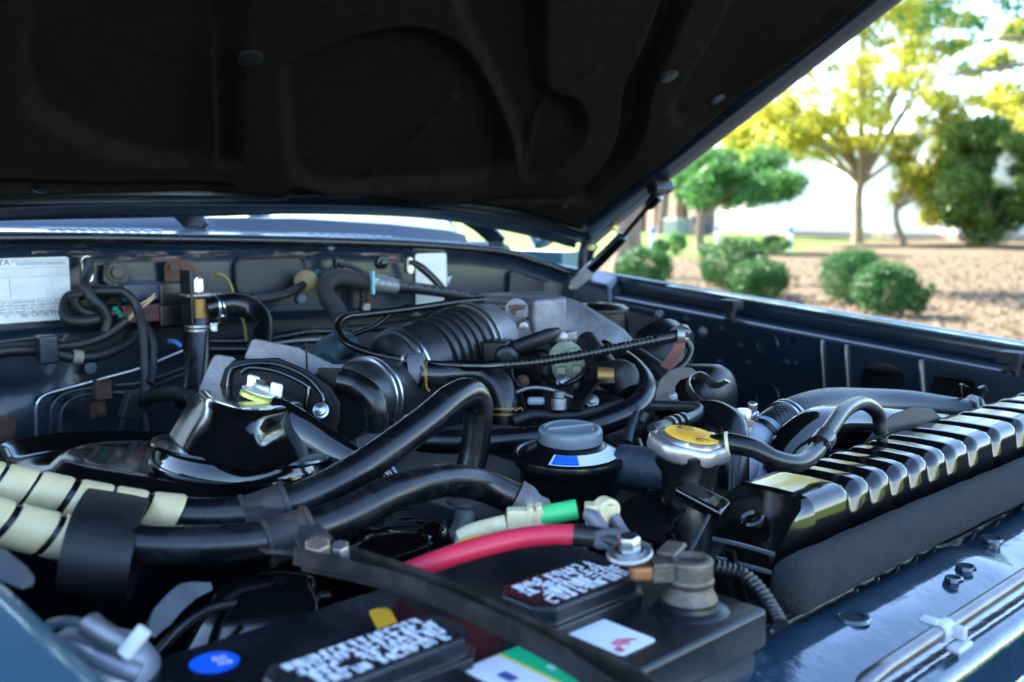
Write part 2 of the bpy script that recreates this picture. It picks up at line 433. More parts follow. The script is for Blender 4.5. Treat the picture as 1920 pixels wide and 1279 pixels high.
# far trees
b = gp(1312, 32.5)
cr = clumps(b+V(0, 0, 2.25)+RGT*1.0, (2.0, 2.0, 0.85), 40, 0.62, 3)
tree('shade_tree', 'rounded green tree on the lawn in front of the brick wall', b, 4.0, 0.15, cr, 26000, 0.07, L_GRN, BARK, 3, 0.30)
b = gp(1605, 42)
cr = clumps(b+V(0, 0, 6.8)-RGT*0.3, (5.4, 4.6, 3.4), 46, 0.62, 9, -0.8) + clumps(b+V(0, 0, 8.0)-RGT*0.6, (4.8, 4.6, 4.6), 80, 0.85, 5, -0.95) + clumps(b+V(0, 0, 12.5)-RGT*0.3, (5.2, 4.6, 2.8), 50, 1.2, 7) + clumps(b+V(0, 0, 4.5)-RGT*3.6, (2.5, 2.2, 1.6), 44, 0.72, 6)
tree('maple_tree', 'tall airy tree with sunlit yellow green leaves before the white wall', b, 14.5, 0.20, cr, 80000, 0.085, L_YEL, BARK_P, 5, 0.20, nstem=7, shell=0.2)
b = gp(1690, 41)
cr = clumps(b+V(0, 0, 2.9)+RGT*1.3, (1.9, 1.9, 2.6), 36, 0.72, 8)
tree('young_tree', 'small leaning tree with thin trunk and golden leaves beside the evergreen', b, 5.5, 0.13, cr, 22000, 0.075, L_MIX, BARK_P, 8, 0.3, lean=(-1.0, 0.8), shell=0.3)
b = gp(1852, 37)
cr = clumps(b+V(0, 0, 2.5)+RGT*0.2, (2.3, 2.1, 2.2), 46, 0.70, 11, -0.95)
tree('evergreen_tree', 'dense dark green bushy evergreen with foliage almost down to the ground', b, 4.8, 0.16, cr, 40000, 0.075, L_DRK, BARK, 11, 0.2)
b = gp(2010, 47)
cr = clumps(b+V(0, 0, 7.0), (5.0, 4.2, 5.6), 70, 1.0, 14)
tree('background_tree', 'pale yellow green tree rising behind the dark evergreen', b, 12.0, 0.2, cr, 22000, 0.13, L_MIX, BARK_P, 14, 0.3, shell=0.3)
b = gp(1240, 60)
cr = clumps(b+V(0, 0, 9.5), (5.6, 5.0, 5.5), 60, 1.3, 15)
tree('tall_tree', 'tall green tree behind the brick wing', b, 15.0, 0.3, cr, 16000, 0.17, L_MIX, BARK, 15, 0.35, shell=0.3)
b = gp(1176, 20)
cr = clumps(b+V(0.2, 0.4, 8.4), (3.2, 3.2, 2.3), 40, 0.9, 17)
tree('oak_tree', 'thick grey tree trunk rising behind the gas strut', b, 10.0, 0.27, cr, 12000, 0.10, L_GRN, BARK, 17, 0.60)
b = gp(2330, 15.0)
cr = [(at(px, py, D), (k, k, k*0.7)) for px, py, D, k in ((1760, 20, 14.2, .34), (1835, 45, 14, .30), (1900, 5, 14.4, .42), (1790, 85, 14.3, .17), (1875, 110, 14.6, .13), (1930, 60, 14.5, .3), (1700, -20, 14.2, .25), (1850, -40, 14.5, .5), (1965, 130, 14.6, .22), (1812, 120, 14.2, .08), (1730, 50, 14.1, .16), (1850, 75, 14.2, .14), (1905, 140, 14.3, .10), (1780, 140, 14.2, .07), (1690, 35, 14.3, .14), (1885, 200, 14.6, .06))]
cr += clumps(b+V(0, 0, 5.6), (2.6, 2.6, 1.6), 26, 0.7, 21)
tree('overhanging_tree', 'loose green branches hanging in against the bright sky', b, 7.0, 0.2, cr, 13000, 0.048, L_GRN, BARK, 21, 0.5, shell=0.2)

# clipped bushes
def bush(label, px, D, w, h, seed, n=13000, lean=0.0, sprig=False, size=0.018, mat=L_BOX, group='clipped round bushes'):
    b = gp(px, D); t = thing('bush', label, 'bush', b, group); rg = random.Random(seed); r = w/2
    cs = [(b+V(0, 0, h*0.5), (r*0.95, r*0.95, h*0.49))]
    for i in range(16):
        a = rg.uniform(0, 6.283); e = rg.uniform(-0.5, 1.2)
        p = b+V(math.cos(a)*math.cos(e)*r*0.72, math.sin(a)*math.cos(e)*r*0.72, h*0.5+math.sin(e)*h*0.36)
        k = r*rg.uniform(0.2, 0.3); cs.append((p, (k, k, k*0.85)))
    if sprig: cs += [(b+RGT*(r*1.1)+V(0, 0, h*0.36), (r*.25, r*.25, r*.28)), (b+RGT*(r*1.35)+V(0, 0, h*0.46), (r*.14, r*.14, r*.24)), (b+RGT*(r*0.95)+V(0, 0, h*0.2), (r*.3, r*.3, r*.3))]
    mb = MB()
    for i in range(5):
        a = i*1.3; q = V(math.cos(a), math.sin(a), 0)
        mb.tube([b-ZA*0.03, b+q*r*0.2+ZA*h*0.2, b+q*r*0.5+ZA*h*0.55], [0.018, 0.013, 0.006], BARK, 4, 6)
    mb.build('stem', t)
    leaf_cloud(cs, n, size, mat, 'foliage', t, seed, 0.72)
bush('round clipped bush next to the grey tree trunk', 1208, 16.0, 1.00, 0.74, 31)
bush('tall dark bush behind a smaller brighter one', 1376, 15.6, 1.12, 0.92, 32, 15000)
bush('small bright green bush in front of the tall dark bush', 1426, 14.3, 0.90, 0.62, 33)
bush('dark round bush tucked behind the bush with the stray sprig', 1600, 13.6, 0.95, 0.80, 34, 14000)
bush('round bush with a loose sprig sticking out at its foot', 1662, 12.2, 0.82, 0.68, 35, 15000, sprig=True)
for k, (px, D, w, h, l) in enumerate(((1236, 30, 0.6, 0.5, 'low far bush on the lawn right behind a white post'), (1266, 30.5, 0.72, 0.72, 'light green cube-shaped far bush on the lawn'), (1328, 29, 0.7, 0.4, 'low far bush at the foot of the green tree'), (1452, 31, 1.1, 0.6, 'wide low far bush at the edge of the lawn'))):
    bush(l, px, D, w, h, 40+k, 1800, size=0.035, mat=L_GRN if k in (1, 3) else L_BOX, group='low bushes on the lawn')
# fallen leaves on the mulch
lt = thing('leaf_litter_root', 'x', 'x', (0, 0, 0))
rg = np.random.default_rng(5); n = 26000
pxs = rg.uniform(850, 2300, n); Ds = 6.2+rg.random(n)**1.3*24
cs = []
f = np.array([math.sin(YAW), math.cos(YAW), 0]); rr = np.array(list(RGT))
P = (f[None, :]+rr[None, :]*((pxs-960)/FPX)[:, None])*Ds[:, None]; P[:, 2] = 0.012+rg.random(n)*0.03
nv = rg.normal(size=(n, 3))*0.45+np.array([0, 0, 1]); a = np.cross(nv, rg.normal(size=(n, 3))); a /= np.linalg.norm(a, axis=1)[:, None]
bb = np.cross(nv, a); bb /= np.linalg.norm(bb, axis=1)[:, None]; s = (0.02+0.035*rg.random(n))[:, None]
q = np.stack([P-a*s, P-bb*s*0.45, P+a*s, P+bb*s*0.45], axis=1).reshape(-1, 3)
me = bpy.data.meshes.new('leaf_litter'); me.vertices.add(4*n); me.loops.add(4*n); me.polygons.add(n)
me.vertices.foreach_set('co', q.ravel()); me.loops.foreach_set('vertex_index', np.arange(4*n)); me.polygons.foreach_set('loop_start', np.arange(n)*4)
me.materials.append(L_LIT); me.update(calc_edges=True)
bpy.data.objects.remove(lt)
lt = bpy.data.objects.new('leaf_litter', me); COL.objects.link(lt); struct(lt, 'stuff'); tag(lt, 'dry fallen leaves and straw scattered over the mulch', 'leaf litter')

# white building with a brick wing
WALLW = M('white_rendered_wall', (0.78, 0.77, 0.74), 0.85, var=0.04, vscale=1)
BRICK = ground_mat('pink_brick', [(0.30, 0.20, 0.16), (0.36, 0.25, 0.20), (0.42, 0.31, 0.26)], 6.0, 0.4, 20)
ROOFM = M('grey_roof', (0.16, 0.15, 0.15), 0.8, var=0.2, vscale=2)
DARKG = M('dark_glass', (0.02, 0.025, 0.03), 0.1)
a, c = gp(1338, 62), gp(1790, 46)
t = thing('building', 'long white rendered wall of a low building with brick base', 'building', a)
xd = (c-a).normalized(); nd = V(xd.y, -xd.x, 0)
if nd.dot(a) > 0: nd = -nd
back = -nd*9; L = (c-a).length
rot = Matrix((xd, -nd, ZA)).transposed()
mb = MB(); mb.box((a+c)/2+back/2+ZA*2.65, (L, 9, 4.7), WALLW, rot); mb.build('wall', t)
mb = MB(); mb.box((a+c)/2+back/2+ZA*0.14, (L+0.06, 9.06, 0.30), BRICK, rot); mb.build('brick_base', t)
mb = MB(); mb.box((a+c)/2+back/2+ZA*5.1, (L+0.8, 9.8, 0.2), ROOFM, rot); mb.build('roof', t)
a2 = gp(1120, 72)
t = thing('brick_wing', 'pink brick wing with piers and dark openings', 'building', a2)
x2 = (a-a2).normalized(); n2 = V(x2.y, -x2.x, 0)
if n2.dot(a) > 0: n2 = -n2
L2 = (a-a2).length; rot2 = Matrix((x2, -n2, ZA)).transposed()
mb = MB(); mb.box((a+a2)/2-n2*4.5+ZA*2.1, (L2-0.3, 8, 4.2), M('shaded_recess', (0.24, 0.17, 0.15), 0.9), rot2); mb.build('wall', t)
for k, f_ in enumerate((0.20, 0.36, 0.52, 0.70, 0.86)):
    p = a2.lerp(a, f_)
    MB().box(p+ZA*2.0, (0.75, 0.75, 4.0), BRICK, rot2).build('pier', t)
    if k < 4:
        q = a2.lerp(a, f_+0.085)-n2*0.48
        w = MB().box(q+ZA*1.5, (1.5, 0.08, 1.9), DARKG, rot2).build('window', t)
MB().box((a+a2)/2-n2*4.0+ZA*4.4, (L2, 9.6, 0.3), ROOFM, rot2).build('roof', t)
# things by the brick wing
p = gp(1268, 57)
t = thing('air_conditioner', 'grey green air conditioning unit standing by the brick wing', 'air conditioner', p)
ACM = M('grey_green_metal', (0.23, 0.30, 0.27), 0.5, 0.2)
MB().box(p+ZA*0.5, (1.1, 1.1, 0.9), ACM, rot2).build('cabinet', t, bevel=0.03)
for k in range(6): MB().box(p+ZA*(0.2+0.12*k)+n2*0.56, (1.0, 0.02, 0.05), M('vent_dark', (0.05, 0.06, 0.06), 0.6), rot2).build('slat', t)
MB().lathe(p+ZA*0.95, ZA, [(0, 0), (0.42, 0), (0.42, 0.04), (0.36, 0.05), (0, 0.05)], ACM, 20).build('fan_guard', t)
p = gp(1312, 57)
t = thing('screen_fence', 'dark slatted screen fence beside the air conditioner', 'fence', p)
for k in range(8): MB().box(p+x2*(k*0.2-0.7)+ZA*0.55, (0.16, 0.04, 1.1), M('dark_stain', (0.035, 0.04, 0.06), 0.7), rot2).build('board', t)
for zz in (0.2, 0.9): MB().box(p-n2*0.05+ZA*zz, (1.7, 0.05, 0.08), MATS['dark_stain'], rot2).build('rail', t)
BLUEB = M('blue_band', (0.03, 0.10, 0.42), 0.5)
for px, D, l in ((1222, 31.5, 'white marker post with blue top before the cube-shaped bush'), (1343, 37, 'white marker post with blue top beside the green tree trunk'), (1479, 34, 'white marker post with blue top by the wide low bush')):
    p = gp(px, D); t = thing('marker_post', l, 'post', p, 'white marker posts on the lawn')
    MB().lathe(p-ZA*0.05, ZA, [(0, 0), (0.085, 0), (0.085, 0.66), (0, 0.66)], M('white_post_paint', (0.75, 0.76, 0.78), 0.5), 14).build('shaft', t)
    MB().lathe(p+ZA*0.611, ZA, [(0, 0), (0.09, 0), (0.09, 0.16), (0.07, 0.19), (0, 0.20)], BLUEB, 14).build('cap', t)
# ================================================================== the car's body
ZL = CAM.z
car = thing('car', 'dark blue off-road car with its bonnet propped open over the engine', 'car', (0.74, 1.0, 0))
FELT = M('brown_black_felt', (0.0085, 0.0054, 0.0040), 0.95, var=0.45, vscale=60, bump=1.0, bscale=380, dirt=(0.016, 0.0105, 0.008), dscale=5, damt=0.4, spec=0.1)
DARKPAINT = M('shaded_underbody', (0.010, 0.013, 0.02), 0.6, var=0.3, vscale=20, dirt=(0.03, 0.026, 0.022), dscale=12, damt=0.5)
def interp(x, pts):
    if x <= pts[0][0]: return pts[0][1]
    for (a, b), (c, d) in zip(pts, pts[1:]):
        if x <= c: return b+(d-b)*(x-a)/(c-a)
    return pts[-1][1]
def grid(mb, us, vs, fn, mat, smooth=True, flip=False):
    nu, nv = len(us), len(vs)
    P = [fn(u, v) for u in us for v in vs]
    F = []
    for i in range(nu-1):
        for j in range(nv-1):
            q = (i*nv+j, (i+1)*nv+j, (i+1)*nv+j+1, i*nv+j+1)
            F.append(tuple(reversed(q)) if flip else q)
    mb.add(P, F, mat, smooth)
def lin(a, b, n): return [a+(b-a)*i/(n-1) for i in range(n)]
def sweep_profile(mb, prof, ys, fn, mat, flip=False):
    """prof: list of 2-D points; fn(point, y) -> 3-D; a skin of prof swept along ys"""
    grid(mb, list(range(len(prof))), ys, lambda i, y: fn(prof[i], y), mat, True, flip)

# ---- bonnet
HA = R(30.8); HY = 1.28
def crown(x): return 0.066*min(1.3, abs(x-0.68)/0.70)**3
def hood_pt(x, t, h=0.0):
    return V(x, HY - t*math.cos(HA) + h*math.sin(HA), ZL - crown(x) + t*math.sin(HA) + h*math.cos(HA))
def hood_uv(px, py):
    d = ray(px, py); c = 0.0
    for _ in range(8):
        s = (HY - c/math.tan(HA))/(d.y + d.z/math.tan(HA)); c = crown(s*d.x)
    return (s*d.x, (s*d.z+c)/math.sin(HA))
HX0, HX1, HT0, HT1 = -0.02, 1.398, 0.0, 1.12
mb = MB()
xs = [HX0, HX0+0.004, HX0+0.012]+lin(HX0+0.03, HX1-0.03, 30)+[HX1-0.012, HX1-0.004, HX1]
ts = [HT0, HT0+0.004, HT0+0.012]+lin(HT0+0.03, HT1-0.03, 24)+[HT1-0.012, HT1-0.004, HT1]
def edge_in(x, t): 
    d = min(x-HX0, HX1-x, t-HT0, HT1-t); return 0.012*max(0.0, 1-d/0.012)**2
grid(mb, xs, ts, lambda x, t: hood_pt(x, t, 0.042-edge_in(x, t)), PAINT, True, True)
def inner_h(x, t):
    d = min(x-HX0-0.045, HX1-0.045-x, t-HT0-0.04, HT1-0.05-t); return 0.004+edge_in(x, t)+0.030*min(1.0, max(0.0, d/0.012))
xs2 = sorted(xs+[HX0+0.045, HX0+0.057, HX1-0.045, HX1-0.057]); ts2 = sorted(ts+[HT0+0.04, HT0+0.052, HT1-0.05, HT1-0.062])
grid(mb, xs2, ts2, lambda x, t: hood_pt(x, t, inner_h(x, t)), PAINT_SHADE)
rim = [(x, HT0) for x in xs]+[(HX1, t) for t in ts]+[(x, HT1) for x in reversed(xs)]+[(HX0, t) for t in reversed(ts)]
for (a, b) in zip(rim, rim[1:]+rim[:1]):
    if a == b: continue
    mb.add([hood_pt(*a, 0.016), hood_pt(*b, 0.016), hood_pt(*b, 0.030), hood_pt(*a, 0.030)], [(0, 1, 2, 3)], PAINT)
hood = mb.build('bonnet', car)
# moulded felt pad under the bonnet
gx, gt = np.linspace(0.03, 1.335, 360), np.linspace(0.045, 1.06, 280)
GX, GT = np.meshgrid(gx, gt, indexing='ij')
Hh = np.zeros_like(GX)
def seg_dist(poly, closed=False):
    best = np.full(GX.shape, 9.0)
    q = poly+[poly[0]] if closed else poly
    for (a, b), (c, d) in zip(q, q[1:]):
        vx, vy = c-a, d-b; l2 = vx*vx+vy*vy+1e-9
        tt = np.clip(((GX-a)*vx+(GT-b)*vy)/l2, 0, 1)
        best = np.minimum(best, np.hypot(GX-a-tt*vx, GT-b-tt*vy))
    return best
def inside(poly):
    ins = np.zeros(GX.shape, bool)
    for (a, b), (c, d) in zip(poly, poly[1:]+poly[:1]):
        cr_ = ((b > GT) != (d > GT)) & (GX < (c-a)*(GT-b)/(d-b+1e-12)+a)
        ins ^= cr_
    return ins
def sstep(e0, e1, x): t = np.clip((x-e0)/(e1-e0), 0, 1); return t*t*(3-2*t)
def smooth_poly(p, closed):
    if closed:
        p3 = [Vector((a, b, 0)) for a, b in p]; p3 = p3+p3[:1]
    else: p3 = [Vector((a, b, 0)) for a, b in p]
    o, _ = catmull(p3, 6); return [(q.x, q.y) for q in o]
for pl in ([(60, -90), (392, -90), (392, 150), (388, 290), (300, 305), (170, 270), (40, 170)],
           [(524, 120), (640, 66), (770, 42), (860, 82), (905, 140), (948, 215), (930, 320), (700, 352), (560, 335), (532, 240)],
           [(1010, -90), (1018, 60), (1020, 150), (1075, 180), (1098, 235), (1060, 290), (985, 330), (960, 240), (900, 110), (860, 30), (850, -90)],
           [(1420, -110), (1340, 50), (1262, 180), (1260, 218), (1300, 226), (1430, 150), (1560, 40), (1680, -90)]):
    q = smooth_poly([hood_uv(*p) for p in pl], True)
    dd = seg_dist(q, True); sd_ = np.where(inside(q), dd, -dd)
    Hh += 0.016*sstep(-0.006, 0.016, sd_)
for pl, w, dp in (([(1300, -90), (1245, 40), (1195, 150), (1180, 240), (1150, 305), (1095, 362)], 0.020, 0.022),
                  ([(424, -90), (426, 140), (428, 300)], 0.014, 0.014),
                  ([(545, 350), (640, 372), (800, 378), (950, 372), (1080, 366)], 0.012, 0.008),
                  ([(0, 335), (200, 345), (420, 350)], 0.012, 0.008)):
    q = smooth_poly([hood_uv(*p) for p in pl], False); Hh += dp*(1-sstep(w*0.5, w*1.25, seg_dist(q)))
for pl in ([(925, 175), (935, 215), (955, 250), (965, 290)], [(700, 330), (770, 270), (850, 190)], [(1110, 120), (1020, 190), (985, 300)]):
    q = smooth_poly([hood_uv(*p) for p in pl], False); Hh += -0.004*(1-sstep(0.002, 0.012, seg_dist(q)))
rgn = np.random.default_rng(2)
ed = np.minimum(np.minimum(GX-0.03, 1.335-GX), np.minimum(GT-0.045, 1.06-GT))
Hh += -0.012*sstep(0, 0.02, ed)+0.004
for i in range(14):
    a, b = rgn.uniform(3, 16, 2)*rgn.choice([-1, 1], 2); Hh += 0.0007*np.sin(GX*a*1.7+GT*b*1.7+rgn.uniform(0, 6))
mb = MB(); P = []
for i in range(360):
    for j in range(280): P.append(hood_pt(gx[i], gt[j], float(Hh[i, j])))
mb.add(P, [(i*280+j, i*280+j+1, (i+1)*280+j+1, (i+1)*280+j) for i in range(359) for j in range(279)], FELT)
pad = mb.build('insulation_pad', hood, sharp=80)
HN = V(0, -math.sin(HA), -math.cos(HA))
for px, py, rr, mt in ((465, 97, 0.014, RUBBER_M), (1248, 131, 0.014, RUBBER_M), (1366, 203, 0.012, M('grey_clip', (0.035, 0.035, 0.036), 0.6)), (75, 346, 0.010, SATIN), (530, 361, 0.010, SATIN), (1050, 381, 0.009, SATIN)):
    u, t = hood_uv(px, py); u = min(u, 1.305); p = hood_pt(u, t, float(Hh[min(359, max(0, int((u-0.03)/1.305*359))), min(279, max(0, int((t-0.045)/1.015*279)))])-0.0005)
    MB().lathe(p, HN, [(rr*0.5, -0.006), (rr, -0.002), (rr, 0.001), (rr*0.8, 0.0025), (rr*0.25, 0.0032), (0.0, 0.0025)], mt, 20).build('pad_clip', hood)
mb = MB(); mb.tube([hood_pt(x, 0.004+0.006*math.sin(x*9), 0.0) for x in lin(0.02, 1.36, 30)], 0.0045, RUBBER, 2, 8); mb.build('edge_seal', hood)
# folded rear corner of the inner frame
mb = MB(); mb.strip([hood_pt(x, 0.018, -0.004-0.006*max(0, (x-1.0)/0.36)) for x in lin(0.1, 1.34, 14)], V(0, -1, 0.4), 0.03, 0.003, PAINT_SHADE); mb.build('rear_frame', hood)
HG = M('grey_hinge_paint', (0.11, 0.115, 0.13), 0.45, 0.2, var=0.2, vscale=30)
mb = MB(); hx = 1.362
mb.strip([atX(1098, 505, hx), atX(1104, 466, hx), atX(1128, 440, hx), atX(1185, 392, hx), atX(1240, 345, hx)], XA, [0.012, 0.02, 0.022, 0.020, 0.02], 0.004, HG, 4)
mb.strip([atX(1093, 530, hx+0.004), atX(1096, 505, hx+0.004), atX(1100, 470, hx+0.004), atX(1112, 452, hx+0.004)], V(0, 1, 0.2), [0.030, 0.030, 0.034, 0.03], 0.006, SATIN, 4)
hg = mb.build('hinge_arm', car)
for px, py in ((1109, 461), (1153, 425)): MB().hexbolt(atX(px, py, hx-0.008), V(-1, -0.5, 0.3), 0.006, ZINC).build('bolt', hg)
u, t = hood_uv(1238, 350); mb = MB(); mb.box(atX(1238, 352, hx), (0.022, 0.05, 0.02), SATIN, frame(HN, YA)); mb.build('strut_bracket', hg, bevel=0.003)
# gas strut
gs = MB(); A, B = atX(1096, 516, 1.335), atX(1166, 446, 1.345); C = atX(1226, 376, 1.352)
gs.tube([A.lerp(B, -0.25), B], 0.0105, GLOSS, 1, 18)
gs.lathe(B, B-A, [(0.0105, 0), (0.0095, 0.004), (0.005, 0.006), (0.004, 0.006)], GLOSS, 16)
strut = gs.build('gas_strut', car)
MB().tube([B, C], 0.0042, SATIN, 1, 10).build('rod', strut)
mb = MB(); mb.tube([A.lerp(B, -0.28), A.lerp(B, 0.18)], 0.0113, M('pale_strut_label', (0.33, 0.33, 0.34), 0.5, var=0.25, vscale=90), 1, 18); mb.build('label_sleeve', strut)
mb = MB(); d = (C-B).normalized(); mb.tube([C-d*0.016, C-d*0.006, C+d*0.012, C+d*0.016], [0.007, 0.0105, 0.0105, 0.006], GLOSS, 1, 14); mb.build('ball_socket', strut)
mb = MB(); q = A.lerp(B, -0.33); mb.lathe(q, V(-1, -1, 0.2), [(0, -0.008), (0.007, -0.008), (0.008, 0), (0.006, 0.006), (0, 0.008)], ZINC, 12); mb.build('ball_stud', strut)

# ---- bulkhead, cowl, windscreen
TOPZ = [(-0.15, -0.040), (0.1, -0.033), (0.375, -0.031), (0.69, -0.039), (0.92, -0.048), (1.12, -0.060), (1.22, -0.074), (1.30, -0.096), (1.345, -0.115), (1.5, -0.13)]
def topz(x): return interp(x, TOPZ)
PLAN = [V(-0.12, 1.30, 0), V(0.4, 1.30, 0), V(0.8, 1.30, 0), V(1.15, 1.300, 0), V(1.25, 1.297, 0), V(1.30, 1.287, 0), V(1.328, 1.266, 0), V(1.338, 1.235, 0)]
PLS, _ = catmull(PLAN, 8)
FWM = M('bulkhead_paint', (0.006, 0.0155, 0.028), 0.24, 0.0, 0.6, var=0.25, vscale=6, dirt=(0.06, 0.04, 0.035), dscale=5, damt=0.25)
mb = MB()
hs = [0.0, 0.004, 0.010, 0.03, 0.06, 0.09, 0.112, 0.118, 0.121, 0.124]
def fw(i, k):
    p = PLS[int(i)]; z0 = topz(p.x)-0.004; zb = interp(p.x, [(0.3, -0.155), (0.52, -0.148), (0.82, -0.155), (1.12, -0.172), (1.34, -0.2)])
    f_ = hs[k]/0.124; z = z0+(zb-z0)*f_
    out = 0.0
    if k == 0: out = 0.010
    if k == 1: out = 0.003
    if k >= 7: out = (0.006, 0.014, 0.020)[k-7]
    i0, i1 = max(0, int(i)-1), min(len(PLS)-1, int(i)+1); tn = (PLS[i1]-PLS[i0]).normalized(); nr = V(tn.y, -tn.x, 0)
    return V(p.x, p.y, ZL+z)+nr*out
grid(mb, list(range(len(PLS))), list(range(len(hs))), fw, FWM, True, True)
mb.add([], [], PAINT_SHADE)
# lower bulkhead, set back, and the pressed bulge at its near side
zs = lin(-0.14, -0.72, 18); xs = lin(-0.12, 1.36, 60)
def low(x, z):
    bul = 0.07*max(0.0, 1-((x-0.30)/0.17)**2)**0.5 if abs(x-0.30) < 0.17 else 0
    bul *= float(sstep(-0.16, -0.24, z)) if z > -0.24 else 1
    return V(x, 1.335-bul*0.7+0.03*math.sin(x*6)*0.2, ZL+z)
grid(mb, xs, zs, low, PAINT_SHADE, True, True)
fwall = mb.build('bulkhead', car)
mb = MB(); mb.tube([V(p.x, p.y-0.004, ZL+topz(p.x)+0.002) for p in PLS[::4]], 0.0075, RUBBER, 3, 10, flat=0.8); mb.build('weatherstrip', car)
mb = MB(); xs = lin(-0.14, 1.30, 50)
def cw(x, k):
    bow = 0.06*max(0, (x-0.75)/0.6)**2
    y, dz = ((1.300, 0.002), (1.306, 0.010), (1.33, 0.012), (1.42, 0.014), (1.455, 0.017))[k]
    return V(x, y+(bow if k > 1 else 0), ZL+topz(x)+dz)
grid(mb, xs, list(range(5)), cw, PAINT, True, True)
cowl = mb.build('cowl_panel', car)
mb0 = None
for k, (p0, p1, yy, n_) in enumerate(((88, 285, 434.5, 11), (560, 715, 440.5, 9))):
    for i in range(n_):
        c = atY(p0+(p1-p0)*i/(n_-1), yy, 1.36); c.z = ZL+topz(c.x)+0.0135
        MB().prism(rrect(c+ZA*0.0012, XA, YA, 0.0095, 0.05, 0.003, 3), ZA, 0.002, M('pale_louvre', (0.30, 0.36, 0.45), 0.35), ).build('louvre', cowl)
mb = MB()
def wf(x, k):
    bow = 0.06*max(0, (x-0.75)/0.6)**2
    y, f_ = ((1.452, -0.15), (1.456, 0.1), (1.470, 0.9), (1.485, 1.0), (1.50, 1.0))[k]
    zb = topz(x)+0.016; zt = interp(x, [(0.3, -0.0015), (0.42, -0.002), (0.9, -0.007), (1.1, -0.018), (1.28, -0.034), (1.4, -0.06)])
    return V(x, y+bow, ZL+zb+(max(zt, zb+0.004)-zb)*f_)
grid(mb, xs, list(range(5)), wf, M('windscreen_frame_paint', (0.03, 0.042, 0.065), 0.45, 0.0, 0.2, var=0.15, vscale=12), True, True)
mb.build('windscreen_frame', car)
GLASS = bpy.data.materials.new('windscreen_glass'); GLASS.use_nodes = True
gb = GLASS.node_tree.nodes['Principled BSDF']; gb.inputs['Base Color'].default_value = (0.9, 0.95, 0.97, 1); gb.inputs['Roughness'].default_value = 0.02; gb.inputs['Transmission Weight'].default_value = 1; gb.inputs['IOR'].default_value = 1.1
mb = MB()
for q in (0.0, 0.005): grid(mb, xs, lin(0, 1, 8), lambda x, v: V(x, 1.492+0.06*max(0, (x-0.75)/0.6)**2+v*0.42+q, ZL+interp(x, [(0.3, -0.0015), (0.42, -0.002), (0.9, -0.007), (1.1, -0.018), (1.28, -0.034), (1.4, -0.06)])-0.002+v*0.46), GLASS, True, q == 0)
mb.build('windscreen', car)
for px, py, s in ((352, 415, 1.0), (912, 441, 0.9)):
    mb = MB(); c = atY(px+18, py+12, 1.42); a_ = atY(px-40, py-22, 1.44)
    mb.strip([c+V(0.004, -0.01, -0.004), c.lerp(a_, 0.2)+ZA*0.008, c.lerp(a_, 0.6)+ZA*0.010, a_+ZA*0.008], V(0.6, -1, 0.5), [0.030*s, 0.034*s, 0.026*s, 0.02*s], 0.012, SATIN, 5)
    mb.lathe(c-ZA*0.015, ZA, [(0.016, 0), (0.017, 0.012), (0.012, 0.018), (0, 0.02)], SATIN, 16)
    mb.build('wiper_arm', car, bevel=0.002)

# ---- far wing and its inner panel
def zf(y): return -0.109-0.0825*(1.225-y)
mb = MB()
prof = [(1.62, -0.75), (1.62, -0.22), (1.59, -0.12), (1.53, -0.055), (1.46, -0.016), (1.42, -0.003), (1.404, 0.0), (1.397, -0.002), (1.3925, -0.006), (1.3965, -0.030), (1.392, -0.0335), (1.366, -0.0345), (1.352, -0.035), (1.347, -0.038), (1.345, -0.047), (1.345, -0.055)]
sweep_profile(mb, prof[:8], lin(-0.05, 1.42, 40), lambda q, y: V(q[0], y, ZL+zf(y)+q[1]), PAINT)
sweep_profile(mb, prof[7:], lin(-0.05, 1.42, 40), lambda q, y: V(q[0], y, ZL+zf(y)+q[1]), PAINT_SHADE)  # inner side takes the darker copy: its weaker light is in the colour
wing = mb.build('wing', car, sharp=60)
def plate(mb, outer, holes, fn, th, nrm, mat):
    """sheet with real holes: outlines are 2-D loops, fn maps them to 3-D, th the thickness along nrm"""
    bm = bmesh.new(); loops = []
    for lp in [outer]+holes:
        vs = [bm.verts.new((p[0], p[1], 0)) for p in lp]
        loops.append([bm.edges.new((vs[i], vs[(i+1) % len(vs)])) for i in range(len(vs))])
    bmesh.ops.triangle_fill(bm, edges=[e for l in loops for e in l], use_beauty=True)
    bm.verts.index_update()
    V2 = [v.co.copy() for v in bm.verts]; Fs = [tuple(v.index for v in f_.verts) for f_ in bm.faces]; bm.free()
    P0 = [fn(v.x, v.y) for v in V2]; P1 = [p-Vector(nrm)*th for p in P0]
    if Fs:
        f0 = Fs[0]; nn = (P0[f0[1]]-P0[f0[0]]).cross(P0[f0[2]]-P0[f0[0]])
        if nn.dot(Vector(nrm)) < 0: Fs = [tuple(reversed(f_)) for f_ in Fs]
    mb.add(P0, Fs, mat, False); mb.add(P1, [tuple(reversed(f_)) for f_ in Fs], mat, False)
    o = 0
    for lp in [outer]+holes:
        n_ = len(lp); q = [fn(*p) for p in lp]
        mb.add(q+[p-Vector(nrm)*th for p in q], [(i, (i+1) % n_, (i+1) % n_+n_, i+n_) for i in range(n_)], mat, True)
def ell(px, py, rx, ry, X, n_=18):
    out = []
    for k in range(n_):
        a = 2*math.pi*k/n_; p = atX(px+rx*math.cos(a), py+ry*math.sin(a), X); out.append((p.y, p.z))
    return out
def rr2(pts, X):
    out = []
    p3 = [V(*p, 0) for p in pts]; q, _ = catmull(p3+p3[:1], 5)
    for p in q[:-1]:
        w = atX(p.x, p.y, X); out.append((w.y, w.z))
    return out
PX = 1.330
def zled(y): return ZL+zf(y)-0.036
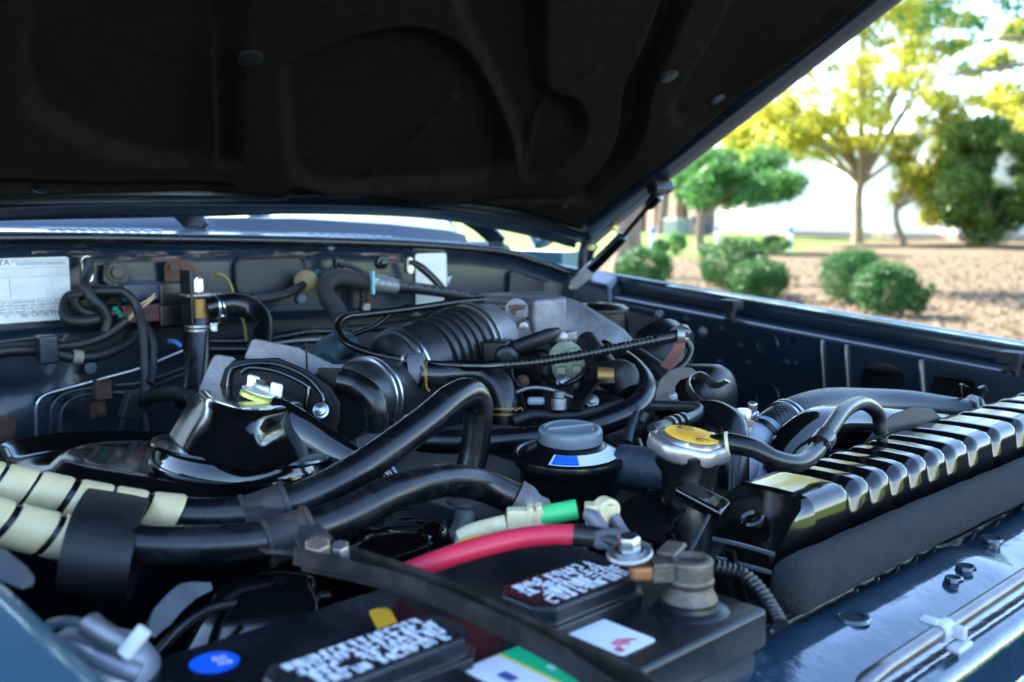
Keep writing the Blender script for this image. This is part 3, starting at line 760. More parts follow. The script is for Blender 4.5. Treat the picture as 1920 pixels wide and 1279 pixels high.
outer = [(1.045, zled(1.045)-0.012), (1.035, zled(1.035)-0.001)]+[(y, zled(y)) for y in lin(1.02, 0.02, 12)]+[(0.02, 0.62), (1.045, 0.62)]
holes = [ell(1438, 646, 17, 20, PX), ell(1438, 744, 18, 22, PX), ell(1487, 640, 7, 8, PX),
         rr2([(1612, 722), (1618, 692), (1640, 682), (1672, 684), (1692, 700), (1697, 730), (1694, 790), (1655, 800), (1614, 790)], PX),
         rr2([(1742, 735), (1750, 708), (1775, 700), (1808, 705), (1830, 722), (1836, 760), (1832, 830), (1785, 840), (1744, 820)], PX)]
mb = MB(); plate(mb, outer, holes, lambda y, z: V(PX, y, z), 0.0025, V(-1, 0, 0), PAINT_SHADE)
mb.box(V(1.338, 0.53, ZL-0.163), (0.02, 1.02, 0.003), PAINT, Matrix.Rotation(math.atan(0.0825), 3, 'X'))
ip = mb.build('inner_wing_panel', car)
for (cx, cy, rx, ry) in ((1438, 646, 17, 20), (1438, 744, 18, 22)):
    c = atX(cx, cy, PX-0.001); r_ = (atX(cx, cy+ry, PX)-atX(cx, cy, PX)).length
    MB().lathe(c, V(-1, 0, 0), [(r_*0.98, -0.002), (r_*1.03, 0.002), (r_*1.14, 0.002), (r_*1.22, -0.001)], PAINT_SHADE, 24).build('hole_rim', ip)
for px, py, rr in ((1237, 592, 0.007), (1318, 622, 0.006), (1352, 617, 0.004), (1287, 600, 0.005), (1388, 648, 0.004), (1350, 680, 0.005), (1403, 682, 0.004), (1475, 680, 0.005), (1492, 682, 0.003), (1543, 683, 0.004), (1387, 725, 0.003)):
    p = atX(px, py, PX if px > 1270 else 1.343); mb = MB(); mb.hexbolt(p-XA*0.0005, V(-1, 0, 0), rr, STEEL_D if rr > 0.0055 else PAINT_SHADE); mb.build('bolt', ip)
for px in (1545, 1590, 1730):     # pressed vertical ribs
    a_, b_ = atX(px, 640+(px-1545)*0.2, PX-0.001), atX(px+8, 780, PX-0.001)
    mb = MB(); mb.tube([a_, a_.lerp(b_, 0.05)-XA*0.003, a_.lerp(b_, 0.9)-XA*0.003, b_], [0.002, 0.005, 0.005, 0.002], PAINT_SHADE, 4, 10, flat=0.3); mb.build('pressed_rib', ip)
for px, py in ((1370, 576), (1897, 676)):
    p = atX(px, py, 1.355); mb = MB()
    mb.box(p+ZA*0.004, (0.028, 0.030, 0.016), RUBBER_M); mb.box(p+V(-0.010, -0.008, -0.012), (0.010, 0.014, 0.022), RUBBER_M)
    mb.lathe(p+V(-0.016, -0.008, -0.014), V(-1, 0, 0), [(0.0075, 0), (0.0075, 0.003), (0.003, 0.0032), (0.0028, 0.0005), (0, 0.0005)], RUBBER_M, 14)
    mb.build('rubber_buffer', wing, bevel=0.003)
# ---- near wing
mb = MB()
prof = [(-0.34, -0.95), (-0.34, -0.36), (-0.31, -0.27), (-0.24, -0.21), (-0.12, -0.178), (0.0, -0.165), (0.08, -0.163), (0.118, -0.166), (0.130, -0.170), (0.135, -0.178), (0.136, -0.20), (0.150, -0.205), (0.156, -0.215), (0.158, -0.72)]
sweep_profile(mb, prof, lin(-0.25, 1.42, 30), lambda q, y: V(q[0], y, ZL+q[1]+0.03*(y-0.43)), PAINT, True)
mb.build('wing', car, sharp=60)
# ---- front panel behind the grille, with its pressings, rod and clips
SLAM = M('slam_panel_paint', (0.015, 0.040, 0.066), 0.12, 0.0, 1.0, var=0.15, vscale=8, bump=1.0, bscale=22, dirt=(0.08, 0.10, 0.13), dscale=12, damt=0.25)
mb = MB()
prof = [(0.352, -0.40), (0.340, -0.276), (0.334, -0.265), (0.322, -0.258), (0.306, -0.2555), (0.29, -0.2565), (0.272, -0.262), (0.262, -0.268), (0.254, -0.272), (0.244, -0.268), (0.236, -0.2675), (0.230, -0.271), (0.227, -0.280), (0.225, -0.300), (0.221, -0.308), (0.206, -0.312), (0.198, -0.316), (0.196, -0.34), (0.192, -0.46)]
def slam(q, x):
    y, z = q
    w = math.sin((x-0.2)*12.0); s = float(sstep(0.35, 0.75, w)) if w > 0.35 else 0
    if -0.31 < z < -0.265 and y < 0.25: y += 0.010*s; 
    if y > 0.262 and z > -0.27: z -= 0.004*s
    z -= 0.02*max(0, abs(x-0.74)-0.45)
    return V(x, y, ZL+z)
sweep_profile(mb, prof, lin(0.14, 1.34, 90), slam, SLAM, True)
front = mb.build('front_panel', car, sharp=60)
mb = MB()
mb.tube([V(0.475, 0.252, ZL-0.289), V(0.487, 0.248, ZL-0.267), V(0.505, 0.246, ZL-0.257), V(0.56, 0.2455, ZL-0.2545), V(1.15, 0.2445, ZL-0.2525)], 0.0050, M('worn_grey_rod', (0.20, 0.19, 0.19), 0.3, 0.8, var=0.2, vscale=30), 6, 14)
mb.build('prop_rod', front)
WCL = M('white_nylon', (0.50, 0.51, 0.54), 0.4)
c = V(0.590, 0.2455, ZL-0.2543)
mb = MB(); mb.box(c+V(0.0, 0.006, 0.005), (0.008, 0.012, 0.004), WCL); mb.box(c+V(0.008, -0.008, 0.0), (0.006, 0.010, 0.008), WCL); mb.box(c+V(0.004, -0.011, -0.007), (0.020, 0.009, 0.004), WCL)
mb.tube([c+V(-0.003, 0, 0), c+V(0.011, 0, 0)], 0.0066, WCL, 1, 14); mb.build('rod_clip', front, bevel=0.0015)
mb = MB(); mb.box(V(0.478, 0.248, ZL-0.297), (0.02, 0.03, 0.05), SATIN, Matrix.Rotation(R(25), 3, 'Z')); mb.build('rod_bracket', front, bevel=0.004)
for x, y, rr in ((0.80, 0.296, 0.006), (0.72, 0.283, 0.005), (0.69, 0.279, 0.0045), (0.575, 0.295, 0.008), (0.455, 0.312, 0.006), (0.95, 0.30, 0.006)):
    mb = MB(); z = ZL-0.2558; mb.lathe(V(x, y, z), ZA, [(rr*1.5, -0.001), (rr*1.35, 0.0012), (rr, 0.0012), (rr*0.92, -0.004), (rr*0.9, -0.008), (0, -0.008)], SLAM, 18); mb.build('hole_rim', front)
    mb = MB(); mb.lathe(V(x, y, z+0.0002), ZA, [(rr*0.95, 0), (0, 0.0001)], M('hole_shade', (0.004, 0.004, 0.005), 0.9), 16); mb.build('plug', front)  # flat dark disc painted as the shade inside the hole
mb = MB(); mb.tube([V(0.60, 0.165, ZL-0.36), V(0.66, 0.172, ZL-0.345), V(0.75, 0.175, ZL-0.34), V(1.0, 0.175, ZL-0.34)], 0.012, PLASTIC, 60, 14, rfun=lambda s: 1+0.10*math.sin(s*2*math.pi/0.004)); mb.build('wiring_conduit', front)
# closed sides and floor of the bay, cross member
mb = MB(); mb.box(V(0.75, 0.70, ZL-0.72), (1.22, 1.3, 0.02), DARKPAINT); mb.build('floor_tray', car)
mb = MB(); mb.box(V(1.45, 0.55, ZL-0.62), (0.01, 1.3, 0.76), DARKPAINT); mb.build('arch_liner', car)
mb = MB(); grid(mb, lin(-0.1, 1.52, 16), lin(1.94, 3.6, 8), lambda x, y: V(x, y, ZL+0.60-0.05*((x-0.7)/0.8)**4-0.03*max(0, 2.1-y)/0.16), PAINT); grid(mb, lin(-0.1, 1.52, 16), lin(1.94, 3.6, 8), lambda x, y: V(x, y, ZL+0.57-0.05*((x-0.7)/0.8)**4-0.03*max(0, 2.1-y)/0.16), M('grey_headlining', (0.35, 0.34, 0.32), 0.9), True, True); mb.build('roof', car)
for x_ in (-0.12, 1.53):
    mb = MB(); mb.tube([V(x_, 1.52, ZL-0.06), V(x_*0.96+0.02, 1.93, ZL+0.56)], 0.03, PAINT, 1, 10); mb.build('pillar', car)
    mb = MB(); mb.tube([V(x_, 2.75, ZL-0.06), V(x_*0.97+0.02, 2.75, ZL+0.56)], 0.035, PAINT, 1, 10); mb.build('pillar', car)
    mb = MB(); mb.box(V(x_, 2.5, ZL-0.40), (0.05, 2.1, 0.64), PAINT); mb.build('side_panel', car)
mb = MB(); mb.box(V(0.7, 1.80, ZL-0.12), (1.55, 0.5, 0.12), M('dash_vinyl', (0.10, 0.10, 0.11), 0.6)); mb.build('dashboard', car, bevel=0.03, bseg=3)
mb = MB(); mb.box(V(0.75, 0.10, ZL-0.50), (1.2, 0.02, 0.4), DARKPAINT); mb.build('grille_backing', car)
# ================================================================== things in the engine bay
CH = V(-FWD.x, -FWD.y, 0).normalized()      # level direction from the bay towards the viewer's side
def loft(mb, loops, mat, cap0=True, cap1=True):
    n_ = len(loops[0]); vs = [p for l in loops for p in l]; fs = []
    for j in range(len(loops)-1):
        for i in range(n_): fs.append((j*n_+i, j*n_+(i+1) % n_, (j+1)*n_+(i+1) % n_, (j+1)*n_+i))
    if cap0: fs.append(tuple(reversed(range(n_))))
    if cap1: fs.append(tuple(range((len(loops)-1)*n_, len(loops)*n_)))
    mb.add(vs, fs, mat)
def fix_normals(ob):
    bm = bmesh.new(); bm.from_mesh(ob.data); bmesh.ops.recalc_face_normals(bm, faces=bm.faces); bm.to_mesh(ob.data); bm.free(); return ob
def hose(name, label, cat, pts, r, mat=None, n=18, res=8, group=None, **kw):
    P = [at(*p) for p in pts]
    return tag(MB().tube(P, r, mat or RUBBER, res, n, **kw).build(name), label, cat, group)
# ---------------------------------------------------------------- battery
BX0, BX1, BY0, BY1, BZ = 0.170, 0.472, 0.292, 0.467, ZL-0.22
BATT = M('battery_case_plastic', (0.006, 0.007, 0.0095), 0.26, var=0.2, vscale=30, bump=0.08, bscale=900, dirt=(0.03, 0.03, 0.035), dscale=16, damt=0.45)
bt = thing('battery', 'black car battery with white printed cell covers and stickers', 'battery', (0.32, 0.38, BZ-0.19))
mb = MB(); c = V((BX0+BX1)/2, (BY0+BY1)/2, BZ-0.105)
mb.box(c, (BX1-BX0-0.008, BY1-BY0-0.008, 0.17), BATT); mb.build('case', bt, bevel=0.004)
mb = MB(); mb.box(V(c.x, c.y, BZ-0.012), (BX1-BX0, BY1-BY0, 0.024), BATT); lid = mb.build('lid', bt, bevel=0.0035, bseg=3)
RGB_ = random.Random(3)
def cover(x0, x1, y0, y1, seed, style):
    z = BZ+0.0165; ch = 0.009
    def oct_(e, zz): return [V(x, y, zz) for x, y in ((x0-e+ch, y0-e), (x1+e-ch, y0-e), (x1+e, y0-e+ch), (x1+e, y1+e-ch), (x1+e-ch, y1+e), (x0-e+ch, y1+e), (x0-e, y1+e-ch), (x0-e, y0-e+ch))]
    mb = MB(); loft(mb, [oct_(0.004, BZ-0.002), oct_(0.004, BZ+0.006), oct_(0.0015, BZ+0.007), oct_(0.0015, z-0.0015), oct_(0, z)], BATT)
    cv = mb.build('cell_cover', bt, bevel=0.0008)
    for p in cv.data.polygons: p.use_smooth = False
    mb = MB(); rg = random.Random(seed)
    # smeared rows of white print running along the cover, built as short overlapping strokes
    # rows of small blurred characters: each a few upright and level strokes
    nrow = 4; kk = 0
    for r_ in range(nrow):
        y = y0+(y1-y0)*(0.17+0.64*r_/(nrow-1)); h = (y1-y0)*(0.105 if r_ != 1 else 0.125)
        x = x0+(x1-x0)*(0.08+0.10*rg.random()); end = x0+(x1-x0)*(0.93-0.12*rg.random())
        while x < end:
            w = h*rg.uniform(0.9, 1.25)
            if rg.random() < 0.10: x += w*0.7; continue
            for (ux, uy, ww, hh) in rg.sample([(0.15, 0, 0.24, 1.8), (0.85, 0, 0.24, 1.8), (0.5, 0.8, 0.95, 0.26), (0.5, -0.8, 0.95, 0.26), (0.5, 0, 0.8, 0.26), (0.5, 0, 0.24, 1.8)], 3):
                kk += 1
                mb.prism(rrect(V(x+ux*w, y+uy*h, z+0.0004+0.0000008*kk), XA, YA, ww*w, hh*h, min(ww*w, hh*h)*0.3, 1), ZA, 0.0003, WHITE)
            x += w*1.22
    pr = mb.build('white_print', cv); struct(pr, 'stuff')
cover(0.207, 0.306, 0.352, 0.388, 5, 1)
cover(0.350, 0.430, 0.348, 0.387, 9, 2)
BLUE = M('blue_sticker', (0.01, 0.13, 0.75), 0.4); GREENS = M('green_sticker', (0.01, 0.50, 0.20), 0.4); REDI = M('red_ink', (0.7, 0.05, 0.09), 0.5)
z = BZ+0.0008
mb = MB(); c = V(0.2125, 0.4405, z); pts = [c+V(math.cos(a)*0.012, math.sin(a)*0.012, 0) for a in [i*math.pi/14 for i in range(28)]]
mb.prism(pts, ZA, 0.0004, BLUE)
for k, t_ in enumerate(('88', '88')): mb.text(t_, c+V(-0.001, 0.0005-0.0062*k, 0), V(0.75, -0.25, 0), V(0.25, 0.75, 0), 0.0075, WHITE, 0.0003)
mb.build('round_sticker', bt)
mb = MB(); q = [atZ(1038, 1173, z-ZL), atZ(1095, 1154, z-ZL), atZ(1233, 1194, z-ZL), atZ(1175, 1234, z-ZL)]
cq = sum(q, Vector())/4; mb.prism(rrect(cq, XA, YA, 0.028, 0.048, 0.003, 3), ZA, 0.0004, WHITE)
for k in range(5): mb.prism(rrect(cq+V(-0.004+0.0022*k, -0.012-0.0014*abs(k-2), 0.0003), V(0.7, 0.7, 0), V(-0.7, 0.7, 0), 0.0012, 0.010-0.0012*k, 0.0004, 2), ZA, 0.0002, REDI)
mb.prism([cq+V(-0.006, -0.009, 0.0002), cq+V(0.003, -0.015, 0.0002), cq+V(-0.008, -0.017, 0.0002)], ZA, 0.0001, M('pink_print', (0.75, 0.42, 0.45), 0.5))
mb.prism(rrect(cq+V(-0.0095, -0.0185, 0.0004), XA, YA, 0.004, 0.005, 0.001, 2), ZA, 0.0002, REDI)
mb.build('white_sticker', bt)
mb = MB(); cq = V(0.317, 0.326, z); mb.prism(rrect(cq, XA, YA, 0.042, 0.050, 0.003, 3), ZA, 0.0004, WHITE)
mb.prism(rrect(cq+V(0.0125, 0, 0.0003), XA, YA, 0.016, 0.0495, 0.002, 2), ZA, 0.0003, GREENS)
mb.prism(rrect(cq+V(0.0035, 0, 0.00032), XA, YA, 0.0016, 0.0495, 0.0004, 2), ZA, 0.0003, M('yellow_line', (0.8, 0.62, 0.05), 0.5))
mb.prism(rrect(cq+V(-0.010, 0.004, 0.0003), XA, YA, 0.006, 0.010, 0.001, 2), ZA, 0.0003, M('navy_ink', (0.08, 0.09, 0.25), 0.5))
mb.prism(rrect(cq+V(0.012, -0.004, 0.0007), XA, YA, 0.005, 0.005, 0.001, 2), ZA, 0.0002, M('pale_green', (0.3, 0.75, 0.55), 0.5))
mb.build('green_sticker', bt)
mb = MB(); p = V(0.304, 0.425, z); mb.prism(rrect(p, V(0.9, -0.4, 0), V(0.4, 0.9, 0), 0.012, 0.034, 0.005, 4), ZA, 0.0004, M('amber_sticker', (0.80, 0.40, 0.02), 0.45)); mb.build('amber_sticker', bt)
mb = MB(); mb.lathe(V(0.4385, 0.322, BZ-0.001), ZA, [(0, 0), (0.0225, 0), (0.0225, 0.0015), (0.0200, 0.003), (0.0165, 0.0035), (0.0160, 0.006), (0, 0.006)], BATT, 30)
mb.lathe(V(0.4385, 0.322, BZ+0.0035), ZA, [(0.0095, 0), (0.0085, 0.0185), (0, 0.019)], M('lead_post', (0.30, 0.30, 0.31), 0.5, 0.7), 20); mb.build('terminal_post', bt)
# ---- positive terminal clamp
LEAD = M('oxidised_lead', (0.15, 0.125, 0.105), 0.42, 0.85, var=0.35, vscale=80, bump=0.4, bscale=700, dirt=(0.20, 0.10, 0.05), dscale=55, damt=0.75)
COPP = M('tarnished_copper', (0.42, 0.17, 0.07), 0.5, 0.7, var=0.35, vscale=90, dirt=(0.15, 0.09, 0.05), dscale=60, damt=0.6)
o = V(0.4385, 0.322, BZ+0.005)
tc = thing('battery_terminal', 'corroded lead battery terminal clamped on the positive post', 'battery terminal', o)
mb = MB(); mb.lathe(o, ZA, [(0.0155, 0), (0.0160, 0.002), (0.0135, 0.006), (0.0128, 0.010), (0.0136, 0.0115), (0.0136, 0.0135), (0.0126, 0.0142), (0.0130, 0.0150), (0.0130, 0.0235), (0.0118, 0.0248), (0.0088, 0.0250), (0.0085, 0.022)], LEAD, 30)
dl = (CH*0.05-RGT*0.95+V(0, 0, 0)).normalized()
mb.box(o+dl*0.016+ZA*0.0185, (0.012, 0.015, 0.011), LEAD, frame(ZA, dl)); mb.build('clamp_body', tc, bevel=0.001)
mb = MB(); mb.box(o+dl*0.026+ZA*0.0175, (0.016, 0.012, 0.009), COPP, frame(ZA, dl)); mb.build('copper_jaw', tc, bevel=0.0025, bseg=3)
mb = MB(); mb.box(o+V(0.004, 0.016, 0.0245), (0.022, 0.012, 0.004), LEAD, Matrix.Rotation(R(20), 3, 'Z')); mb.build('clamp_ear', tc, bevel=0.0015)
lug = o+dl*0.034+ZA*0.027
mb = MB(); mb.lathe(lug, ZA+dl*0.1+CH*0.15, [(0, 0), (0.0125, 0), (0.0130, 0.001), (0.0122, 0.0024), (0, 0.0024)], STEEL_D, 24); mb.hexbolt(lug+ZA*0.0026, ZA+dl*0.1+CH*0.15, 0.0062, STEEL, h=0.008); mb.build('bolt', tc)
# ---- red cable, sleeves, fusible links
RED = M('red_cable_jacket', (0.62, 0.02, 0.055), 0.38, var=0.12, vscale=60, dirt=(0.28, 0.02, 0.03), dscale=30, damt=0.4)
cb = thing('battery_cable', 'thick red battery cable arching to the terminal clamp', 'cable', at(900, 1040, .58))
MB().tube([at(745, 1080, .585), at(770, 1071, .578), at(860, 1038, .58), at(960, 1012, .59), at(1030, 1003, .59), at(1080, 1003, .59)], 0.0062, RED, 8, 18).build('jacket', cb)
MB().tube([at(1076, 1003, .59), at(1120, 1008, .588), at(1160, 1018, .585), at(1200, 1036, .58)], [0.0066, 0.0064, 0.0068, 0.005], SATIN, 8, 16).build('black_sleeve', cb)
mb = MB(); mb.strip([at(1112, 1012, .586), at(1150, 1012, .585), at(1180, 1025, .582), at(1212, 1040, .575)], V(0.3, 0.2, 1), [0.010, 0.014, 0.012, 0.012], 0.009, M('grey_tape', (0.07, 0.07, 0.075), 0.6), 5); mb.build('tape_wrap', cb, bevel=0.003)
CREAM = M('aged_cream_plastic', (0.66, 0.56, 0.33), 0.4, var=0.12, vscale=60, dirt=(0.30, 0.20, 0.07), dscale=40, damt=0.5)
GREENP = M('green_sleeve', (0.05, 0.50, 0.16), 0.42, var=0.1, vscale=60)
fl = thing('fusible_link', 'cream and green fusible link connector lying above the red cable', 'fusible link', at(980, 980, .62))
mb = MB(); mb.tube([at(862, 1010, .62), at(890, 998, .62), at(950, 983, .62)], [0.0055, 0.0062, 0.0062], CREAM, 3, 12); mb.build('cream_boot', fl)
mb = MB(); d = at(1020, 968, .62)-at(950, 983, .62); mb.box(at(986, 974, .62), (d.length, 0.011, 0.014), CREAM, frame(ZA, d)); mb.box(at(994, 972, .62), (0.004, 0.013, 0.0165), CREAM, frame(ZA, d)); mb.box(at(1010, 969, .62), (0.004, 0.013, 0.016), CREAM, frame(ZA, d)); mb.build('cream_housing', fl, bevel=0.0015)
mb = MB(); mb.tube([at(1014, 968, .62), at(1082, 955, .62)], 0.0063, GREENP, 1, 18); mb.build('green_sleeve', fl)
mb = MB(); mb.box(at(1125, 962, .61), (0.018, 0.012, 0.012), CREAM, frame(ZA, d)); mb.lathe(at(1138, 956, .608), CH+RGT*0.5, [(0.0075, -0.006), (0.0075, 0.004), (0.004, 0.004), (0.004, -0.003), (0, -0.003)], CREAM, 16); mb.build('cream_socket', fl, bevel=0.001)
mb = MB(); mb.tube([at(1098, 962, .605), at(1115, 975, .60), at(1130, 1000, .595)], [0.004, 0.006, 0.006], M('grey_lug', (0.16, 0.15, 0.17), 0.5, 0.4), 4, 10, flat=0.6); mb.build('cable_lug', fl)
mb = MB(); mb.tube([at(1150, 972, .605), at(1165, 995, .60), at(1185, 1022, .59)], [0.0055, 0.0045, 0.004], MATS['grey_lug'], 4, 10, flat=0.6); mb.build('cable_lug', fl)
hose('yellow_wire', 'short yellow wire peeping out under the red cable', 'wire', [(850, 1030, .60), (875, 1016, .605), (900, 1010, .61)], 0.0028, M('yellow_wire_jacket', (0.65, 0.40, 0.03), 0.5), 8, 4)
# ---- hold down bar
hd = thing('battery_hold_down', 'bent black steel hold-down bar across the battery top', 'battery clamp', V(0.312, 0.38, BZ+0.01))
HDM = M('worn_black_steel', (0.022, 0.020, 0.019), 0.36, 0.3, var=0.35, vscale=40, dirt=(0.11, 0.085, 0.065), dscale=28, damt=0.6)
path = [V(0.290, 0.475, ZL-0.190), V(0.305, 0.445, ZL-0.194), V(0.317, 0.40, ZL-0.197), V(0.319, 0.35, ZL-0.199), V(0.320, 0.31, ZL-0.201), V(0.321, 0.278, ZL-0.205), V(0.322, 0.255, ZL-0.212), V(0.322, 0.24, ZL-0.23)]
mb = MB(); mb.strip([p-ZA*0.006 for p in path], XA, [0.022, 0.016, 0.010, 0.008, 0.010, 0.016, 0.018, 0.016], 0.002, HDM, 6); mb.build('web', hd)
for s_, hgt in ((-1, 0.009), (1, 0.009)):
    wv = [0.011, 0.008, 0.005, 0.004, 0.005, 0.008, 0.009, 0.008]
    mb = MB(); mb.strip([p+XA*s_*w_ for p, w_ in zip(path, wv)], ZA, [0.010, hgt, hgt, hgt, hgt, hgt, 0.010, 0.006], 0.002, HDM, 6); mb.build('flange', hd)
# ---- clamp bracket that ties both heater hoses to the hold-down
br = thing('hose_bracket', 'rusty bracket clamping two black hoses beside the battery', 'bracket', at(580, 1010, .585))
mb = MB(); mb.prism([at(552, 1010, .578), at(560, 985, .585), at(600, 980, .59), at(622, 1005, .588), at(640, 1030, .585), at(700, 1060, .575), at(720, 1085, .56), at(640, 1068, .56), at(575, 1052, .565)], CH+ZA*1.2, 0.003, RUST_D); mb.build('plate', br, bevel=0.001)
MB().hexbolt(at(598, 1045, .566), ZA*1.2+CH*0.4, 0.0078, M('rusty_bolt', (0.34, 0.24, 0.18), 0.5, 0.7, var=0.3, vscale=90, dirt=(0.2, 0.08, 0.04), dscale=60, damt=0.8), RUST, h=0.009).build('bolt', br)
MB().hexbolt(at(640, 1052, .568), ZA*1.2+CH*0.4, 0.0055, STEEL_D, h=0.010).build('nut', br)
# ---------------------------------------------------------------- two hoses with beige spiral wrap
H1 = [(-80, 886, .66), (0, 906, .66), (150, 938, .655), (290, 962, .65), (400, 968, .648), (500, 958, .648), (600, 922, .66), (700, 862, .695), (800, 788, .745), (848, 748, .775), (880, 737, .80), (897, 762, .815), (892, 830, .82), (880, 888, .82)]
H2 = [(-80, 952, .60), (0, 978, .60), (80, 999, .60), (160, 1013, .60), (300, 1023, .602), (430, 1020, .607), (540, 1005, .615), (640, 972, .63), (740, 924, .66), (830, 902, .70), (900, 909, .73), (960, 933, .74), (985, 946, .74)]
HR = 0.0122
def wrapped(label, pts, end_px, seed, wid):
    P = [at(*p) for p in pts]; t = thing('heater_hose', label, 'hose', P[4], 'heater hoses')
    MB().tube(P, HR, RUBBER, 10, 24).build('hose', t)
    Q, par = catmull(P, 24); T, _ = transport(Q)
    rg = random.Random(seed); ends = []
    def px_of(p): q = p-CAM; return 960+FPX*q.dot(RGT)/q.dot(FWD)
    i = 2; s = 0
    while i < len(Q)-2:
        L = 0; j = i
        while j < len(Q)-2 and L < wid: L += (Q[j+1]-Q[j]).length; j += 1
        if px_of(Q[j]) > end_px: break
        # each turn of the wrap is a leaning band with its own edges
        n_ = 24; vs, fs = [], []
        for k, m in enumerate(range(i, j+1)):
            Fm = frame(T[m], ZA); rr = HR+0.0018-(0.0008 if k in (0, j-i) else 0)
            for a_ in range(n_):
                a = 2*math.pi*a_/n_; sh = T[m]*(0.0095*math.cos(a-0.7))
                vs.append(Q[m]+sh+Fm @ Vector((math.cos(a)*rr, math.sin(a)*rr, 0)))
        for k in range(j-i):
            for a_ in range(n_): fs.append((k*n_+a_, k*n_+(a_+1) % n_, (k+1)*n_+(a_+1) % n_, (k+1)*n_+a_))
        MB().add(vs, fs, BEIGE).build('wrap_turn', t)
        i = j
        G = 0
        while i < len(Q)-2 and G < 0.0018+0.0018*rg.random(): G += (Q[i+1]-Q[i]).length; i += 1
    return t, P
hA, PA = wrapped('black heater hose with long beige spiral wrap, arching up and over', H1, 350, 4, 0.021)
hB, PB = wrapped('black heater hose with short beige spiral wrap, ending in a crimped pipe', H2, 175, 5, 0.024)
mb = MB(); P = [at(*p) for p in ((878, 880, .82), (874, 900, .82))]; band(mb, P[0], P[1], HR*0.9, HR*1.08, M('pale_worn_edge', (0.16, 0.15, 0.14), 0.6)); mb.build('end_band', hA)
mb = MB(); mb.tube([at(*p) for p in ((966, 934, .74), (985, 944, .74), (1005, 952, .74), (1024, 950, .745))], [0.0145, 0.0142, 0.011, 0.007], M('dull_crimp', (0.17, 0.15, 0.15), 0.5, 0.5, var=0.3, vscale=60, dirt=(0.10, 0.06, 0.04), dscale=50, damt=0.6), 4, 16); mb.build('crimped_end', hB)
# rubber strap round both hoses
st = MB(); ax = (at(280, 1000, .59)-at(140, 985, .58)).normalized(); ce = at(205, 1006, .628)
Fm = frame(ax, ZA); vs, fs = [], []; n_ = 28
for k, d_ in enumerate((-0.0195, -0.0185, 0.0185, 0.0195)):
    for side, off in ((0, 0), (1, -0.0028)):
        for i in range(n_):
            a = 2*math.pi*i/n_; ca, sa = math.cos(a), math.sin(a)
            r1 = 0.0285*abs(ca)**0.85*(1 if ca > 0 else -1); r2 = 0.052*abs(sa)**0.8*(1 if sa > 0 else -1)
            e = (1+off/0.024); vs.append(ce+Fm @ Vector(((r1-0.004)*e, r2*e, d_)))
def rg_(k, s_): return (k*2+s_)*n_
for k in range(3):
    for i in range(n_):
        j = (i+1) % n_; fs.append((rg_(k, 0)+i, rg_(k, 0)+j, rg_(k+1, 0)+j, rg_(k+1, 0)+i)); fs.append((rg_(k, 1)+j, rg_(k, 1)+i, rg_(k+1, 1)+i, rg_(k+1, 1)+j))
for k in (0, 3):
    for i in range(n_): j = (i+1) % n_; fs.append((rg_(k, 0)+i, rg_(k, 1)+i, rg_(k, 1)+j, rg_(k, 0)+j))
st.add(vs, fs, RUBBER_M); tag(fix_normals(st.build('rubber_strap')), 'wide black rubber strap holding both wrapped hoses together', 'strap')
mb = MB()
for pts, sft in ((PA, 0.0), (PB, 0.0)):
    q = pts[5] if pts is PA else pts[6]; nx = (pts[6]-pts[5]).normalized() if pts is PA else (pts[7]-pts[6]).normalized()
    for o_, w_ in ((-0.013, 0.003), (0.013, 0.003)): band(mb, q+nx*(o_-w_/2), q+nx*(o_+w_/2), HR, HR+0.0035, RUST_D)
    band(mb, q-nx*0.012, q+nx*0.012, HR, HR+0.002, RUST_D)
mb.strip([PA[5]+CH*0.012+ZA*0.006, PA[5].lerp(PB[6], 0.5)+CH*0.016, PB[6]+CH*0.016-ZA*0.004, at(565, 1040, .575)], ax, 0.024, 0.0025, RUST_D, 4)
mb.build('clamp_strap', br)
# ---------------------------------------------------------------- things at the near corner: horn-like alloy unit, black covers
al = thing('alloy_canister', 'grey alloy canister with wire bail tucked under the hoses', 'canister', at(200, 1210, .47))
ce = at(195, 1205, .485)
axc = (V(0.35, 0.1, 1)).normalized()
GRA = M('blue_grey_alloy', (0.30, 0.31, 0.35), 0.42, 0.6, var=0.2, vscale=30, bump=0.2, bscale=300)
mb = MB(); mb.lathe(ce-axc*0.035, axc, [(0, -0.02), (0.028, -0.02), (0.031, 0), (0.031, 0.022), (0.027, 0.032), (0.018, 0.040), (0, 0.043)], GRA, 32); mb.build('body', al)
mb = MB(); mb.tube([at(92, 1172, .468), at(120, 1166, .46), at(165, 1170, .452), at(200, 1178, .45)], 0.0024, STEEL, 5, 8); mb.build('bail_wire', al)
mb = MB(); mb.tube([at(168, 1172, .452), at(185, 1184, .45), at(240, 1215, .45)], [0.006, 0.0055, 0.005], STEEL_D, 2, 14); mb.build('pivot', al)
mb = MB(); mb.tube([at(232, 1228, .445), at(272, 1180, .448)], 0.0036, M('white_lever', (0.70, 0.71, 0.73), 0.4), 2, 10); mb.build('lever', al)
mb = MB(); mb.tube([at(140, 1210, .465), at(200, 1240, .45), at(260, 1265, .45)], 0.005, GRA, 3, 10); mb.build('rim_lip', al)
cvb = MB(); cvb.strip([at(280, 1195, .52), at(300, 1160, .53), at(345, 1115, .55), at(395, 1100, .56)], ZA*0.77-RGT*0.64, [0.004, 0.012, 0.012, 0.004], 0.004, GLOSS, 6)
tag(cvb.build('battery_tray_edge'), 'curved glossy black tray edge behind the battery', 'tray')
